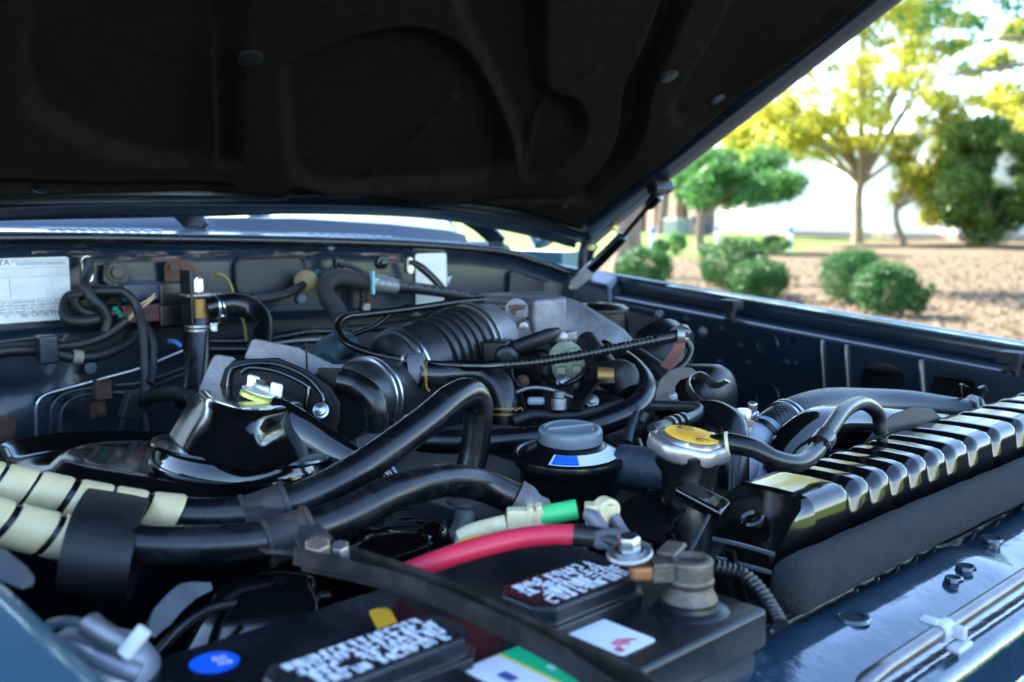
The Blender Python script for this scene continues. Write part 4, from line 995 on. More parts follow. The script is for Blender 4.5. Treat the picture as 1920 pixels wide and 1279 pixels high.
cvb = MB(); loft(cvb, [[at(405, 1110, .60), at(440, 1082, .61), at(520, 1068, .615), at(590, 1075, .61), at(610, 1130, .60), at(420, 1160, .59)], [at(395, 1120, .585), at(435, 1095, .59), at(520, 1082, .595), at(585, 1088, .59), at(602, 1140, .58), at(410, 1175, .57)], [at(330, 1235, .57), at(400, 1180, .565), at(500, 1135, .57), at(590, 1140, .57), at(600, 1180, .56), at(350, 1260, .55)]], GLOSS)
tag(fix_normals(cvb.build('washer_pump_cover', bevel=0.003)), 'black moulded cover wedged between hoses and battery', 'cover')
hose('thin_hose', 'thin black hose running along the rear edge of the battery', 'hose', [(285, 1235, .535), (340, 1175, .55), (400, 1140, .57), (500, 1124, .59), (620, 1116, .60)], 0.0030, RUBBER, 10)
mb = MB(); loft(mb, [[at(-40, 1015, .52), at(10, 1028, .515), at(52, 1062, .50), at(70, 1085, .495), at(60, 1105, .49), at(-40, 1060, .50)], [at(-40, 1020, .50), at(8, 1040, .495), at(40, 1072, .485), at(52, 1092, .48), at(44, 1108, .475), at(-40, 1075, .48)]], M('grey_rubber_block', (0.06, 0.065, 0.075), 0.6)); tag(fix_normals(mb.build('rubber_stop', bevel=0.004)), 'grey rubber bonnet stop at the edge of the near wing', 'buffer')
# ---------------------------------------------------------------- radiator, foam, cap, hoses at the front
rd = thing('radiator', 'glossy black ribbed radiator top tank behind the front panel', 'radiator', V(0.86, 0.375, ZL-0.6))
RADB = M('radiator_gloss_black', (0.004, 0.004, 0.004), 0.13, 0, 0.3, rvar=0.05, vscale=30, bump=0.06, bscale=40)
notch = [0.668, 0.700, 0.732, 0.764, 0.797, 0.832, 0.876, 0.928, 0.985, 1.035, 1.085, 1.135]
def dep(x): return max(0.0, max(1-abs(x-n_)/0.0105 for n_ in notch))
def dsm(x): d = dep(x); return d*d*(3-2*d)
prof = [(0.412, -0.272, 0, 0), (0.409, -0.205, 0.3, 0), (0.4075, -0.1985, 0.7, .7), (0.403, -0.1955, 0.2, 1), (0.395, -0.195, 0, 1), (0.375, -0.1945, 0, 1), (0.358, -0.195, 0, 1), (0.351, -0.1963, 0.6, 1), (0.3465, -0.2005, 1, .6), (0.3445, -0.208, 1, 0), (0.342, -0.235, 0.8, 0), (0.341, -0.262, 0, 0)]
mb = MB(); xs = [0.612]+[x for x in lin(0.618, 1.17, 190)]
def tank(q, x):
    y, z, wy, wz = q; d = dsm(x); y2 = y-0.0045*d*wy*(1 if y > 0.38 else -1); z2 = z-0.0065*d*wz
    return V(x+(0.018*(-0.195-z)/0.07*0 if x > 0.62 else 0), y2, ZL+z2)
sweep_profile(mb, prof, xs, tank, RADB, False)
# near end: sloping end wall
e0 = [tank(q, 0.612) for q in prof]
e1 = [V(0.606-2.2*min(0.026, max(0, -0.197-q[1])), q[0]+(-0.001 if q[0] > 0.38 else 0.001), ZL+q[1]-0.0015) for q in prof]
mb.add(e0+e1, [(i, i+len(prof), i+1+len(prof), i+1) for i in range(len(prof)-1)], RADB)
mb.add(e1, [tuple(range(len(e1)))], RADB, False)
tk = fix_normals(mb.build('top_tank', rd, sharp=50))
mb = MB(); mb.lathe(V(0.577, 0.372, ZL-0.2105), V(-0.41, 0, 0.91), [(0.0085, -0.001), (0.0085, 0.002), (0.0070, 0.0035), (0.0055, 0.0015), (0, 0.001)], RADB, 20); mb.build('embossed_ring', tk)
mb = MB(); mb.box(V(0.865, 0.3765, ZL-0.268), (0.66, 0.086, 0.010), SATIN); mb.build('header_flange', rd, bevel=0.002)
mb = MB(); mb.box(V(0.865, 0.3765, ZL-0.290), (0.66, 0.078, 0.006), SATIN); mb.build('header_rib', rd, bevel=0.0015)
mb = MB(); mb.box(V(0.87, 0.376, ZL-0.45), (0.62, 0.05, 0.33), M('core_fins', (0.03, 0.03, 0.032), 0.5, 0.5, bump=0.8, bscale=300)); mb.build('core', rd)
mb = MB()
for p in ((0.536, 0.40), (0.536, 0.352)): mb.box(V(p[0], p[1], ZL-0.245), (0.003, 0.006, 0.07), SATIN, Matrix.Rotation(R(-25), 3, 'Y'))
mb.box(V(0.530, 0.376, ZL-0.30), (0.004, 0.086, 0.10), SATIN); mb.build('side_bracket', rd)
# filler neck
nk = at(1290, 850, .722); tilt = (ZA+RGT*0.16+CH*0.10).normalized()
mb = MB(); mb.lathe(nk-ZA*0.10, ZA, [(0, 0), (0.024, 0), (0.024, 0.05), (0.0185, 0.062), (0.0185, 0.085), (0.024, 0.094), (0.0245, 0.103), (0, 0.103)], SATIN, 28)
mb.box(V(0.612, 0.418, nk.z-0.065), (0.05, 0.05, 0.05), SATIN); mb.build('filler_neck', rd, bevel=0.002)
# cap
kc = nk+tilt*0.004
CAPM = M('satin_cap_steel', (0.50, 0.47, 0.46), 0.36, 0.85, var=0.12, vscale=50, dirt=(0.25, 0.21, 0.18), dscale=30, damt=0.4)
def lob(a, r, h):
    k = 1+0.12*math.cos(2*(a-0.3))+0.05*math.cos(6*a+0.6) if r > 0.02 else 1
    return (r*k, h+(0.0012*math.cos(2*(a-0.3)) if r > 0.02 else 0))
mb = MB(); mb.lathe(kc, tilt, [(0, -0.006), (0.0225, -0.006), (0.0258, -0.0055), (0.0270, -0.003), (0.0270, 0.003), (0.0262, 0.0058), (0.0240, 0.0072), (0.0222, 0.0068), (0.0215, 0.0082), (0.0200, 0.0095), (0, 0.0102)], CAPM, 72, xh=RGT, mod=lob); cp = mb.build('radiator_cap', rd, sharp=60, origin=kc); cp['label'] = 'silver lobed radiator cap with a yellow warning disc'
YELL = M('yellow_warning_print', (0.85, 0.43, 0.01), 0.45, var=0.1, vscale=90, dirt=(0.62, 0.30, 0.02), dscale=60, damt=0.4)
Fm = frame(tilt, RGT); x_, y_, z_ = Fm.col[0].copy(), Fm.col[1].copy(), Fm.col[2].copy(); o = kc+tilt*0.0106
mb = MB(); mb.lathe(o-tilt*0.0004, tilt, [(0.0198, 0), (0.0195, 0.0005), (0, 0.0008)], YELL, 40, xh=RGT)
BLK = M('black_ink', (0.02, 0.016, 0.012), 0.6)
for (xa, ya, rr, a0, a1) in ((-0.002, 0.0115, 0.008, 0.5, 5.9), (0.006, -0.0118, 0.006, 0.2, 4.5)):
    mb.lathe(o+x_*xa+y_*ya+tilt*0.0006, tilt, [(rr*0.72, 0), (rr, 0.0001), (rr, 0.0003), (rr*0.72, 0.0003)], BLK, 20, xh=RGT, a0=a0, a1=a1, mod=lambda a, r, h: (r*(1-0.55*abs(math.sin(a))), h))
for k in range(4): mb.prism(rrect(o+y_*(0.0045-0.0034*k)+tilt*0.0009-x_*0.001, x_, y_, 0.024-0.003*abs(k-1), 0.0011, 0.0004, 2), tilt, 0.0002, M('orange_ink', (0.62, 0.28, 0.01), 0.5))
mb.build('warning_disc', cp)
MB().lathe(kc+x_*0.018+y_*0.016+tilt*0.006, tilt, [(0, 0), (0.003, 0), (0.0028, 0.003), (0, 0.0036)], STEEL, 12).build('rivet', cp)
# overflow hose
oh = thing('overflow_hose', 'thin black overflow hose leaving the radiator cap neck', 'hose', at(1500, 866, .72))
MB().tube([at(*p) for p in ((1335, 835, .722), (1370, 832, .718), (1415, 842, .712), (1455, 862, .712), (1497, 868, .722), (1528, 848, .745), (1556, 806, .78), (1585, 768, .82), (1618, 756, .86), (1646, 776, .885), (1652, 812, .89))], [.0078, .0078, .0070, .0066, .0064, .0064, .0064, .0064, .0064, .0064, .0064], RUBBER, 8, 18).build('hose', oh)
mb = MB(); ax = at(1372, 832, .718)-at(1352, 834, .72); mb.lathe(at(1364, 833, .719), ax, [(0.0078, -0.0012), (0.0092, -0.0012), (0.0092, 0.0012), (0.0078, 0.0012)], CREAM, 22); mb.build('spring_clip', oh)
mb = MB(); a_, b_ = at(1536, 836, .755), at(1548, 820, .768); band(mb, a_, b_, 0.0062, 0.0086, SATIN, 18); mb.box(a_.lerp(b_, .5)+CH*0.009, (0.010, 0.006, 0.005), SATIN); mb.build('retaining_clip', oh)
# neighbouring black bar
mb = MB(); pts = [at(1262, 912, .70), at(1295, 898, .71), at(1372, 938, .69), at(1352, 960, .67)]
mb.prism(pts, ZA+CH*0.2, 0.010, GLOSS); tag(mb.build('radiator_stay', bevel=0.003, bseg=3), 'short glossy black stay bracket beside the radiator tank', 'bracket')
# foam strip
mb = MB(); rg = random.Random(8); n_ = 26; vs, fs = [], []; xs = lin(0.533, 1.20, 120)
for i, x in enumerate(xs):
    e = min(1, (x-0.533)/0.018); sc = 0.25+0.75*math.sqrt(max(0, 1-(1-e)**2))
    for k in range(n_):
        a = 2*math.pi*k/n_; ca, sa = math.cos(a), math.sin(a)
        sq = 1/max(abs(ca), abs(sa))**0.35
        d_ = 1+0.06*noise.noise(V(x*22, ca*2.2, sa*2.2))+0.03*noise.noise(V(x*70, ca*5, sa*5))
        vs.append(V(x, 0.3215+ca*0.0138*sq*sc*d_, ZL-0.2370+sa*0.0178*sq*sc*d_-0.004*math.sin(x*7)*0.5))
for i in range(len(xs)-1):
    for k in range(n_): fs.append((i*n_+k, (i+1)*n_+k, (i+1)*n_+(k+1) % n_, i*n_+(k+1) % n_))
fs.append(tuple(range(n_)))
mb.add(vs, fs, FOAM); tag(fix_normals(mb.build('foam_seal', sharp=70)), 'thick dark grey foam seal strip lying along the radiator tank', 'foam strip')
# corrugated conduit beside the battery
mb = MB(); mb.tube([at(1340, 1062, .60), at(1390, 1078, .60), at(1425, 1110, .59), at(1448, 1145, .58), at(1462, 1172, .57)], 0.0046, PLASTIC, 26, 14, rfun=lambda s: 1+0.14*math.sin(s*2*math.pi/0.0034))
tag(mb.build('corrugated_conduit'), 'ribbed blue-black wiring conduit between battery and foam strip', 'conduit')
# ---------------------------------------------------------------- upper radiator hose with knit texture
uh = thing('radiator_hose', 'thick knitted-texture upper radiator hose', 'hose', at(1650, 770, 1.05))
P = [at(*p) for p in ((1432, 822, .935), (1458, 800, .95), (1500, 777, .975), (1555, 763, 1.01), (1625, 762, 1.055), (1700, 765, 1.085), (1770, 775, 1.105), (1830, 785, 1.11), (1880, 812, 1.105), (1905, 860, 1.09))]
def knit(mb, P, r, mat, n=60, res=60, pitch=0.0055, nn=15, amp=0.028):
    Q, par = catmull(P, res); T, Fm = transport(Q); vs, fs = [], []; L = 0
    for i, p in enumerate(Q):
        if i: L += (Q[i]-Q[i-1]).length
        for k in range(n):
            a = 2*math.pi*k/n; w = 1+amp*(abs(math.sin(L*math.pi/pitch+a*nn/2))*abs(math.sin(L*math.pi/pitch-a*nn/2))-0.5)
            vs.append(p+Fm[i] @ Vector((math.cos(a)*r*w, math.sin(a)*r*w, 0)))
    for i in range(len(Q)-1):
        for k in range(n): fs.append((i*n+k, i*n+(k+1) % n, (i+1)*n+(k+1) % n, (i+1)*n+k))
    mb.add(vs, fs, mat)
mb = MB(); knit(mb, P, 0.0192, M('ribbed_hose_rubber', (0.008, 0.009, 0.011), 0.32, var=0.2, vscale=40)); mb.build('hose', uh, sharp=180)
mb = MB(); clamp_ring(mb, P[1].lerp(P[2], 0.35), P[2]-P[1], 0.0196, STEEL, 0.007, 2, False); mb.build('hose_clamp', uh)
mb = MB(); q = at(1818, 778, 1.11); clamp_ring(mb, q, P[8]-P[6], 0.0200, STEEL_D, 0.006, 2, False)
mb.strip([q+ZA*0.018+RGT*-0.01, q+ZA*0.034+RGT*-0.012, q+ZA*0.032+RGT*-0.004], CH, 0.006, 0.0015, SATIN, 3); mb.strip([q+ZA*0.018+RGT*0.014, q+ZA*0.032+RGT*0.016, q+ZA*0.030+RGT*0.008], CH, 0.006, 0.0015, SATIN, 3); mb.build('hose_clamp', uh)
# thermostat housing
BLAL = M('thermostat_alloy', (0.30, 0.33, 0.38), 0.45, 0.6, var=0.25, vscale=50, bump=0.6, bscale=450, dirt=(0.15, 0.14, 0.14), dscale=20, damt=0.35)
th = thing('thermostat_housing', 'grey cast thermostat housing with two bolts', 'housing', at(1400, 870, .90))
mb = MB(); mb.tube([at(1360, 905, .885), at(1385, 860, .90), at(1415, 832, .925), at(1440, 816, .938)], [0.026, 0.026, 0.022, 0.0195], BLAL, 6, 28)
mb.lathe(at(1425, 825, .93), P[1]-P[0], [(0.0195, -0.004), (0.0225, -0.003), (0.0225, 0.003), (0.0195, 0.004)], SATIN, 28); mb.build('elbow', th)
mb = MB(); mb.tube([at(1405, 960, .885), at(1407, 865, .895)], [0.018, 0.019], BLAL, 2, 24); mb.build('neck', th)
mb = MB(); mb.tube([at(1396, 850, .90), at(1394, 800, .90)], 0.0085, BLAL, 2, 14); mb.build('bolt_boss', th)
mb = MB(); mb.tube([at(1375, 850, .905), at(1374, 795, .905)], 0.005, BLAL, 2, 12); mb.build('stud_boss', th)
MB().hexbolt(at(1393, 792, .90), ZA, 0.0068, STEEL, COPP, h=0.011).build('bolt', th)
mb = MB(); mb.hexbolt(at(1409, 775, .93), ZA+CH*0.3, 0.0046, STEEL, h=0.010); mb.tube([at(1408, 795, .93), at(1409, 776, .93)], 0.003, STEEL, 1, 10); mb.lathe(at(1415, 788, .93), RGT, [(0, -.004), (0.005, -.004), (0.005, .006), (0, .006)], STEEL, 12); mb.build('bleed_screw', th)
mb = MB(); mb.tube([at(1330, 960, .86), at(1333, 880, .865), at(1345, 820, .875), at(1362, 815, .885)], [0.017, 0.017, 0.016, 0.014], RUBBER_M, 6, 20); tag(mb.build('bypass_hose'), 'stubby dark bypass hose rising behind the radiator cap', 'hose')
mb = MB(); mb.tube([at(1375, 960, .84), at(1376, 850, .85), at(1372, 800, .86), at(1340, 778, .88), at(1300, 780, .90)], [0.013]*5, RUBBER, 6, 18); tag(mb.build('vent_hose'), 'bent black hose curving over behind the yellow cap disc', 'hose')
mb = MB(); mb.tube([at(*p) for p in ((1455, 900, .88), (1478, 850, .90), (1530, 808, .93), (1600, 802, .97), (1690, 808, 1.01), (1770, 812, 1.04))], [0.018, 0.0215, 0.022, 0.022, 0.022, 0.02], GLOSS, 8, 28); tag(mb.build('water_pipe'), 'glossy black water pipe below the knitted hose', 'pipe')
mb = MB(); Pf = [at(1610, 845, .90), at(1640, 806, .91), at(1676, 776, .925), at(1712, 763, .94), at(1748, 766, .955), at(1768, 784, .965), at(1772, 800, .965), at(1700, 850, .93)]
mb.prism(Pf, CH+ZA*0.3, 0.004, RUBBER_M); tag(mb.build('shroud_fin', bevel=0.0015), 'dark curved edge of the fan shroud above the tank', 'fan shroud')
for k, (px, py) in enumerate(((1655, 800), (1700, 775))): pass
mb = MB(); q = [at(1180, 1010, .70), at(1195, 985, .71), at(1225, 958, .72), at(1262, 947, .72), at(1290, 955, .71)]
mb.strip(q, V(0.5, -0.6, 0.2), 0.05, 0.003, SATIN, 8); tag(mb.build('shroud_lip'), 'curved black lip of the fan shroud below the filler neck', 'fan shroud')
mb = MB(); mb.tube([at(1165, 870, .84), at(1235, 880, .82), at(1300, 890, .80)], 0.017, M('speckled_hose', (0.035, 0.045, 0.065), 0.5, var=0.4, vscale=120, bump=0.5, bscale=400), 4, 18); tag(mb.build('lower_hose'), 'speckled blue-black hose stub next to the fluid reservoir', 'hose')
# ---------------------------------------------------------------- power steering reservoir
ro = at(1068, 852, .85)
rs = thing('fluid_reservoir', 'black round fluid reservoir with a grey screw cap', 'reservoir', ro-ZA*0.09)
mb = MB(); mb.lathe(ro, ZA, [(0, -0.095), (0.040, -0.095), (0.0425, -0.090), (0.0428, -0.012), (0.0440, -0.008), (0.0478, -0.004), (0.0488, 0.0), (0.0478, 0.0035), (0.0455, 0.0045), (0.0440, 0.0030), (0.0425, 0.0035), (0.030, 0.010), (0.0285, 0.012), (0.0255, 0.0125), (0.025, 0.018), (0, 0.018)], SATIN, 56); mb.build('body', rs, sharp=50)
mb = MB(); mb.tube([ro+CH*0.040+RGT*0.004-ZA*0.052, ro+CH*0.066+RGT*0.006-ZA*0.060], 0.0055, SATIN, 1, 14); mb.lathe(ro+CH*0.064-ZA*0.0595+RGT*0.006, CH, [(0.0055, 0), (0.0072, 0.001), (0.0072, 0.004), (0.0055, 0.005)], SATIN, 14); mb.build('outlet_stub', rs)
CAPG = M('grey_cap_plastic', (0.17, 0.20, 0.225), 0.30, var=0.12, vscale=50, dirt=(0.10, 0.115, 0.13), dscale=25, damt=0.5)
mb = MB()
def knurl(a, r, h): return (r*(1+(0.006*math.cos(60*a) if 0.0255 < r and 0.014 < h < 0.023 else 0)), h)
mb.lathe(ro, ZA, [(0.0255, 0.0128), (0.0268, 0.0135), (0.0272, 0.0142), (0.0272, 0.0225), (0.0262, 0.0245), (0.0235, 0.0258), (0.0215, 0.0253), (0.0210, 0.0242), (0, 0.0242)], CAPG, 120, mod=knurl)
cpz = mb.build('screw_cap', rs, sharp=50)
dirb = (RGT*0.9-CH*0.35).normalized(); 
mb = MB(); mb.box(ro+ZA*0.0255, (0.043, 0.0032, 0.0036), CAPG, frame(ZA, dirb)); mb.build('grip_bar', cpz, bevel=0.0012)
for s_ in (-1, 1):
    pts = []
    for k in range(9):
        a = math.pi*k/8; v_ = dirb*math.cos(a)*0.0195+ZA.cross(dirb)*math.sin(a)*0.0195*s_
        pts.append(ro+ZA*0.0250+v_+ZA.cross(dirb)*s_*0.002)
    mb = MB(); mb.prism(pts, ZA, 0.0016, CAPG); mb.build('cap_recess', cpz, bevel=0.0008)
# sticker on the shoulder
LBW = M('reservoir_label_white', (0.70, 0.74, 0.80), 0.45)
def sect(r0, r1, a0, a1, mat, lift):
    mb_ = MB(); n_ = 18; vs, fs = [], []
    for i in range(n_+1):
        a = a0+(a1-a0)*i/n_; d_ = CH*math.cos(a)+RGT*math.sin(a)
        for r in (r0, r1):
            h = 0.0035+(0.0425-r)/(0.0425-0.030)*0.0065+lift; vs.append(ro+d_*r+ZA*h)
    for i in range(n_): fs.append((i*2, i*2+1, i*2+3, i*2+2))
    return mb_.add(vs, fs, mat, False)
mb = sect(0.0312, 0.0420, R(-28), R(92), LBW, 0.0005)
m2 = sect(0.0318, 0.0415, R(-25), R(7), BLUE, 0.0009); mb.add(m2.v, m2.f, BLUE, False)
for row, rr in ((0, 0.0385), (1, 0.0350)):
    for k, ch in enumerate('----- ----- ----- ---- ----' if row == 0 else '------- --- ---- -----'):
        a = R(14+72*k/(26 if row == 0 else 21)); d_ = CH*math.cos(a)+RGT*math.sin(a); tn = -CH*math.sin(a)+RGT*math.cos(a)
        if ch != ' ': mb.text(ch, ro+d_*rr+ZA*(0.0035+(0.0425-rr)/(0.0125)*0.0065+0.0010), tn, -d_, 0.0028 if row == 0 else 0.0024, BLUE if row == 0 else INK_G, 0.0)
for k, ch in enumerate('CAUTION'):
    a = R(-20+22*k/6); d_ = CH*math.cos(a)+RGT*math.sin(a); tn = -CH*math.sin(a)+RGT*math.cos(a)
    mb.text(ch, ro+d_*0.0395+ZA*0.0064, tn, -d_, 0.0024, LBW, 0.0)
mb.build('label', rs)
rs.rotation_euler = Matrix.Rotation(R(3.5), 3, RGT).to_euler()

EDGE_HL = M('blue_grey_highlight', (0.16, 0.18, 0.22), 0.3, 0.7)  # pale strips added as the highlights along the tank's end edges
for pts in (((1288, 1048, .655), (1306, 1012, .662), (1330, 966, .672)), ((1336, 1010, .664), (1390, 1022, .652), (1452, 1040, .640)), ((1342, 1046, .655), (1395, 1060, .643), (1446, 1074, .633))):
    MB().strip([at(*p) for p in pts], ZA, 0.0022, 0.0016, EDGE_HL, 4).build('edge_highlight', rd)
# ---------------------------------------------------------------- round air cleaner with stamped duct on top
oc = at(360, 868, .80)
ac = thing('air_cleaner', 'large round glossy black air cleaner with stamped duct on its lid', 'air cleaner', oc-ZA*0.11)
mb = MB(); mb.lathe(oc, ZA, [(0, -0.13), (0.132, -0.13), (0.138, -0.12), (0.139, -0.03), (0.1445, -0.026), (0.1450, -0.021), (0.139, -0.017), (0.139, -0.013)], GLOSS, 72); mb.build('can', ac, sharp=50)
mb = MB(); mb.lathe(oc, ZA, [(0.139, -0.013), (0.1465, -0.011), (0.1480, -0.006), (0.1472, -0.001), (0.1440, 0.001), (0.1395, -0.001), (0.136, -0.007), (0.128, -0.010), (0.112, -0.0095), (0.104, -0.006), (0.098, 0.0005), (0.092, 0.002), (0.075, 0.0025), (0, 0.003)], GLOSS, 90); lid2 = mb.build('lid', ac, sharp=55)
mb = MB(); c = at(215, 910, .70); 
cl = oc+(c-V(oc.x, oc.y, c.z)).normalized()*0.148; cl.z = oc.z
rd_ = (cl-V(oc.x, oc.y, oc.z)).normalized(); tn = ZA.cross(rd_)
mb.strip([cl-rd_*0.014+ZA*0.000, cl-rd_*0.004+ZA*0.0045, cl+rd_*0.003+ZA*0.002, cl+rd_*0.004-ZA*0.02, cl+rd_*0.002-ZA*0.035], tn, 0.020, 0.002, SATIN, 5); mb.build('lid_clip', ac)
# hat base ring
hb = at(448, 862, .795)
mb = MB(); mb.lathe(V(hb.x, hb.y, oc.z), ZA, [(0.068, -0.006), (0.070, 0.001), (0.066, 0.011), (0.064, 0.0155)], GLOSS, 56)
mb.lathe(V(hb.x, hb.y, oc.z+0.0155), ZA, [(0.062, 0), (0.0685, 0.0), (0.0695, 0.0015), (0.0685, 0.0032), (0.060, 0.0036), (0, 0.0036)], GLOSS, 56); mb.build('duct_base', ac, sharp=50)
# hat: lofted stamped cover
z0 = oc.z+0.0185; hc = V(hb.x, hb.y, 0)
def loop(pts, n_=28):
    p3 = [Vector(p) for p in pts]; q, _ = catmull(p3+p3[:1], 8); q = q[:-1]
    return q
L0 = loop([atZ(x, y, z0-ZL) for x, y in ((308, 818), (335, 850), (395, 876), (455, 886), (505, 872), (560, 842), (570, 812), (480, 795), (380, 790))])
L1 = loop([atZ(x, y, z0-ZL+0.019) for x, y in ((332, 762), (352, 792), (402, 816), (452, 818), (492, 800), (545, 770), (560, 752), (490, 738), (395, 736))])
L2 = loop([atZ(x, y, z0-ZL+0.031) for x, y in ((345, 733), (366, 762), (415, 784), (462, 784), (500, 768), (540, 745), (556, 730), (500, 712), (400, 712))])
L3 = loop([atZ(x, y, z0-ZL+0.0355) for x, y in ((356, 726), (376, 750), (418, 768), (460, 768), (496, 752), (530, 732), (545, 720), (498, 704), (402, 706))])
L4 = loop([atZ(x, y, z0-ZL+0.0362) for x, y in ((372, 724), (390, 742), (422, 755), (458, 756), (490, 743), (518, 727), (528, 718), (490, 708), (410, 710))])
mb = MB(); loft(mb, [L0, L1, L2, L3, L4], GLOSS, False, True); fix_normals(mb.build('stamped_duct', ac, sharp=70, subsurf=1))
mb = MB(); mb.tube([at(*p) for p in ((490, 775, .815), (535, 785, .815), (590, 808, .815), (655, 836, .815), (712, 850, .82), (735, 858, .825))], [0.024, 0.0205, 0.018, 0.0165, 0.0145, 0.012], GLOSS, 8, 24, flat=0.72); mb.build('duct_arm', ac)
mb = MB(); mb.lathe(at(585, 868, .83), ZA, [(0, 0), (0.028, 0), (0.030, 0.003), (0.026, 0.012), (0.012, 0.014), (0, 0.014)], GLOSS, 24); mb.build('duct_foot', ac)
# wing nut on top
wn_ = at(468, 733, .815)
wt = thing('wing_nut', 'pale zinc wing nut on the air cleaner duct', 'wing nut', wn_)
CADM = M('pale_zinc', (0.66, 0.66, 0.58), 0.38, 0.6, var=0.15, vscale=80, dirt=(0.45, 0.42, 0.18), dscale=60, damt=0.5)
mb = MB(); mb.lathe(wn_, ZA+RGT*0.22, [(0, 0), (0.0165, 0), (0.0165, 0.003), (0.0140, 0.0045), (0, 0.0045)], M('yellow_cad_washer', (0.62, 0.60, 0.14), 0.4, 0.6), 28); mb.build('washer', wt)
mb = MB(); mb.lathe(wn_+ZA*0.0046, ZA+RGT*0.22, [(0, 0), (0.0150, 0), (0.0155, 0.002), (0.008, 0.004), (0.0065, 0.008), (0, 0.008)], CADM, 24)
for px, py, s_ in ((452, 704, 1), (497, 713, 1)):
    b_ = at(px, py, .812); mb.prism(rrect(b_, RGT*0.96+ZA*(-0.15), ZA, 0.0105, 0.0125, 0.0025, 3), CH, 0.0035, CADM)
mb.build('wings', wt, bevel=0.0012)
mb = MB(); mb.tube([wn_+ZA*0.005, wn_+ZA*0.0165], 0.0042, RUST_D, 1, 12); mb.build('stud', wt)
for o_ in (ac, wt):      # the whole cleaner leans a little, away and to the car's front
    Rm = Matrix.Rotation(R(7.0), 3, -CH) @ Matrix.Rotation(R(-5.5), 3, RGT)
    if (Rm @ RGT).z > 0: Rm = Matrix.Rotation(R(-7.0), 3, -CH) @ Matrix.Rotation(R(-5.5), 3, RGT)
    o_.location = oc+Rm @ (Vector(o_.location)-oc); o_.rotation_euler = Rm.to_euler()
# ---------------------------------------------------------------- air flow meter behind it
am = thing('air_flow_meter', 'grey cast air flow meter with black cover plate', 'air flow meter', at(560, 800, .95))
po = [(402, 800), (408, 730), (420, 690), (440, 673), (520, 669), (575, 692), (620, 724), (638, 756), (636, 790), (612, 850), (560, 850)]
mb = MB(); P = [at(x, y, .915) for x, y in po]; nrm = -FWD*1.0+ZA*0.35
FLATB = M('flat_black_paint', (0.0035, 0.0035, 0.004), 0.55, var=0.3, vscale=30, spec=0.25)
mb.prism(P, nrm, 0.006, FLATB); pl_ = mb.build('cover_plate', am, bevel=0.0025, bseg=3)
mb = MB(); mb.tube([at(x, y, .909) for x, y in ((452, 700), (470, 690), (520, 697), (570, 720), (578, 735), (568, 790))], 0.0022, GLOSS, 5, 8); mb.build('raised_bead', pl_)
mb = MB(); mb.tube([at(x, y, .9125) for x, y in ((425, 800), (430, 710), (448, 687), (515, 683), (570, 705), (600, 735), (606, 760), (590, 830))], 0.0022, GLOSS, 5, 8); mb.build('outer_bead', pl_)
mb = MB(); q = at(602, 770, .905); mb.lathe(q, nrm, [(0, 0), (0.0072, 0), (0.0074, 0.0012), (0.0055, 0.0016), (0.0048, 0.004), (0.0030, 0.0045), (0.0028, 0.0062), (0, 0.0068)], STEEL, 20); mb.build('bolt', am)
mb = MB(); q = at(570, 852, .85); mb.lathe(q, nrm, [(0, 0), (0.0072, 0), (0.0074, 0.0012), (0.0055, 0.0016), (0.0048, 0.004), (0, 0.0045)], STEEL_D, 20); mb.build('bolt', am)
mb = MB(); mb.prism([at(x, y, .945) for x, y in ((372, 725), (395, 672), (402, 662), (440, 668), (432, 690), (405, 745), (400, 800), (365, 790))], nrm, 0.03, ALLOY_D); mb.build('side_casting', am, bevel=0.003)
mb = MB(); mb.prism([at(x, y, .975) for x, y in ((455, 672), (470, 636), (478, 633), (560, 650), (638, 688), (642, 700), (636, 745), (600, 735))], nrm, 0.05, ALLOY_D); mb.build('top_casting', am, bevel=0.003)
mb = MB(); mb.box(at(575, 672, .968), (0.0012, 0.002, 0.03), SATIN); mb.build('casting_seam', am)
mb = MB(); mb.prism([at(x, y, .965) for x, y in ((600, 735), (640, 715), (690, 740), (720, 770), (716, 830), (690, 845), (600, 900), (585, 860))], nrm, 0.06, ALLOY_D); mb.build('body_casting', am, bevel=0.004)
for k, (x0, x1) in enumerate(((636, 628), (654, 650), (672, 672))):
    mb = MB(); mb.strip([at(x0, 752, .958), at(x1, 838, .958)], FWD, 0.008, 0.002, ALLOY_D, 1); mb.build('casting_rib', am)
mb = MB(); mb.box(at(598, 872, .90), (0.03, 0.04, 0.03), ALLOY_D); mb.build('lower_casting', am, bevel=0.003)
bo = MB(); bo.tube([at(*p) for p in ((634, 714, .935), (665, 722, .935), (690, 740, .932), (704, 766, .932), (706, 800, .935), (706, 812, .935))], [0.013, 0.0125, 0.0125, 0.0122, 0.0118, 0.0115], RUBBER, 8, 20)
bo.box(at(622, 708, .937), (0.022, 0.02, 0.022), RUBBER, frame(ZA, RGT)); bo.lathe(at(706, 801, .935), ZA, [(0.0115, -0.003), (0.0135, -0.003), (0.0135, 0), (0.0115, 0.001)], RUBBER, 20)
tag(bo.build('wiring_boot', bevel=0.001), 'bent black rubber boot over the air flow meter plug', 'rubber boot')
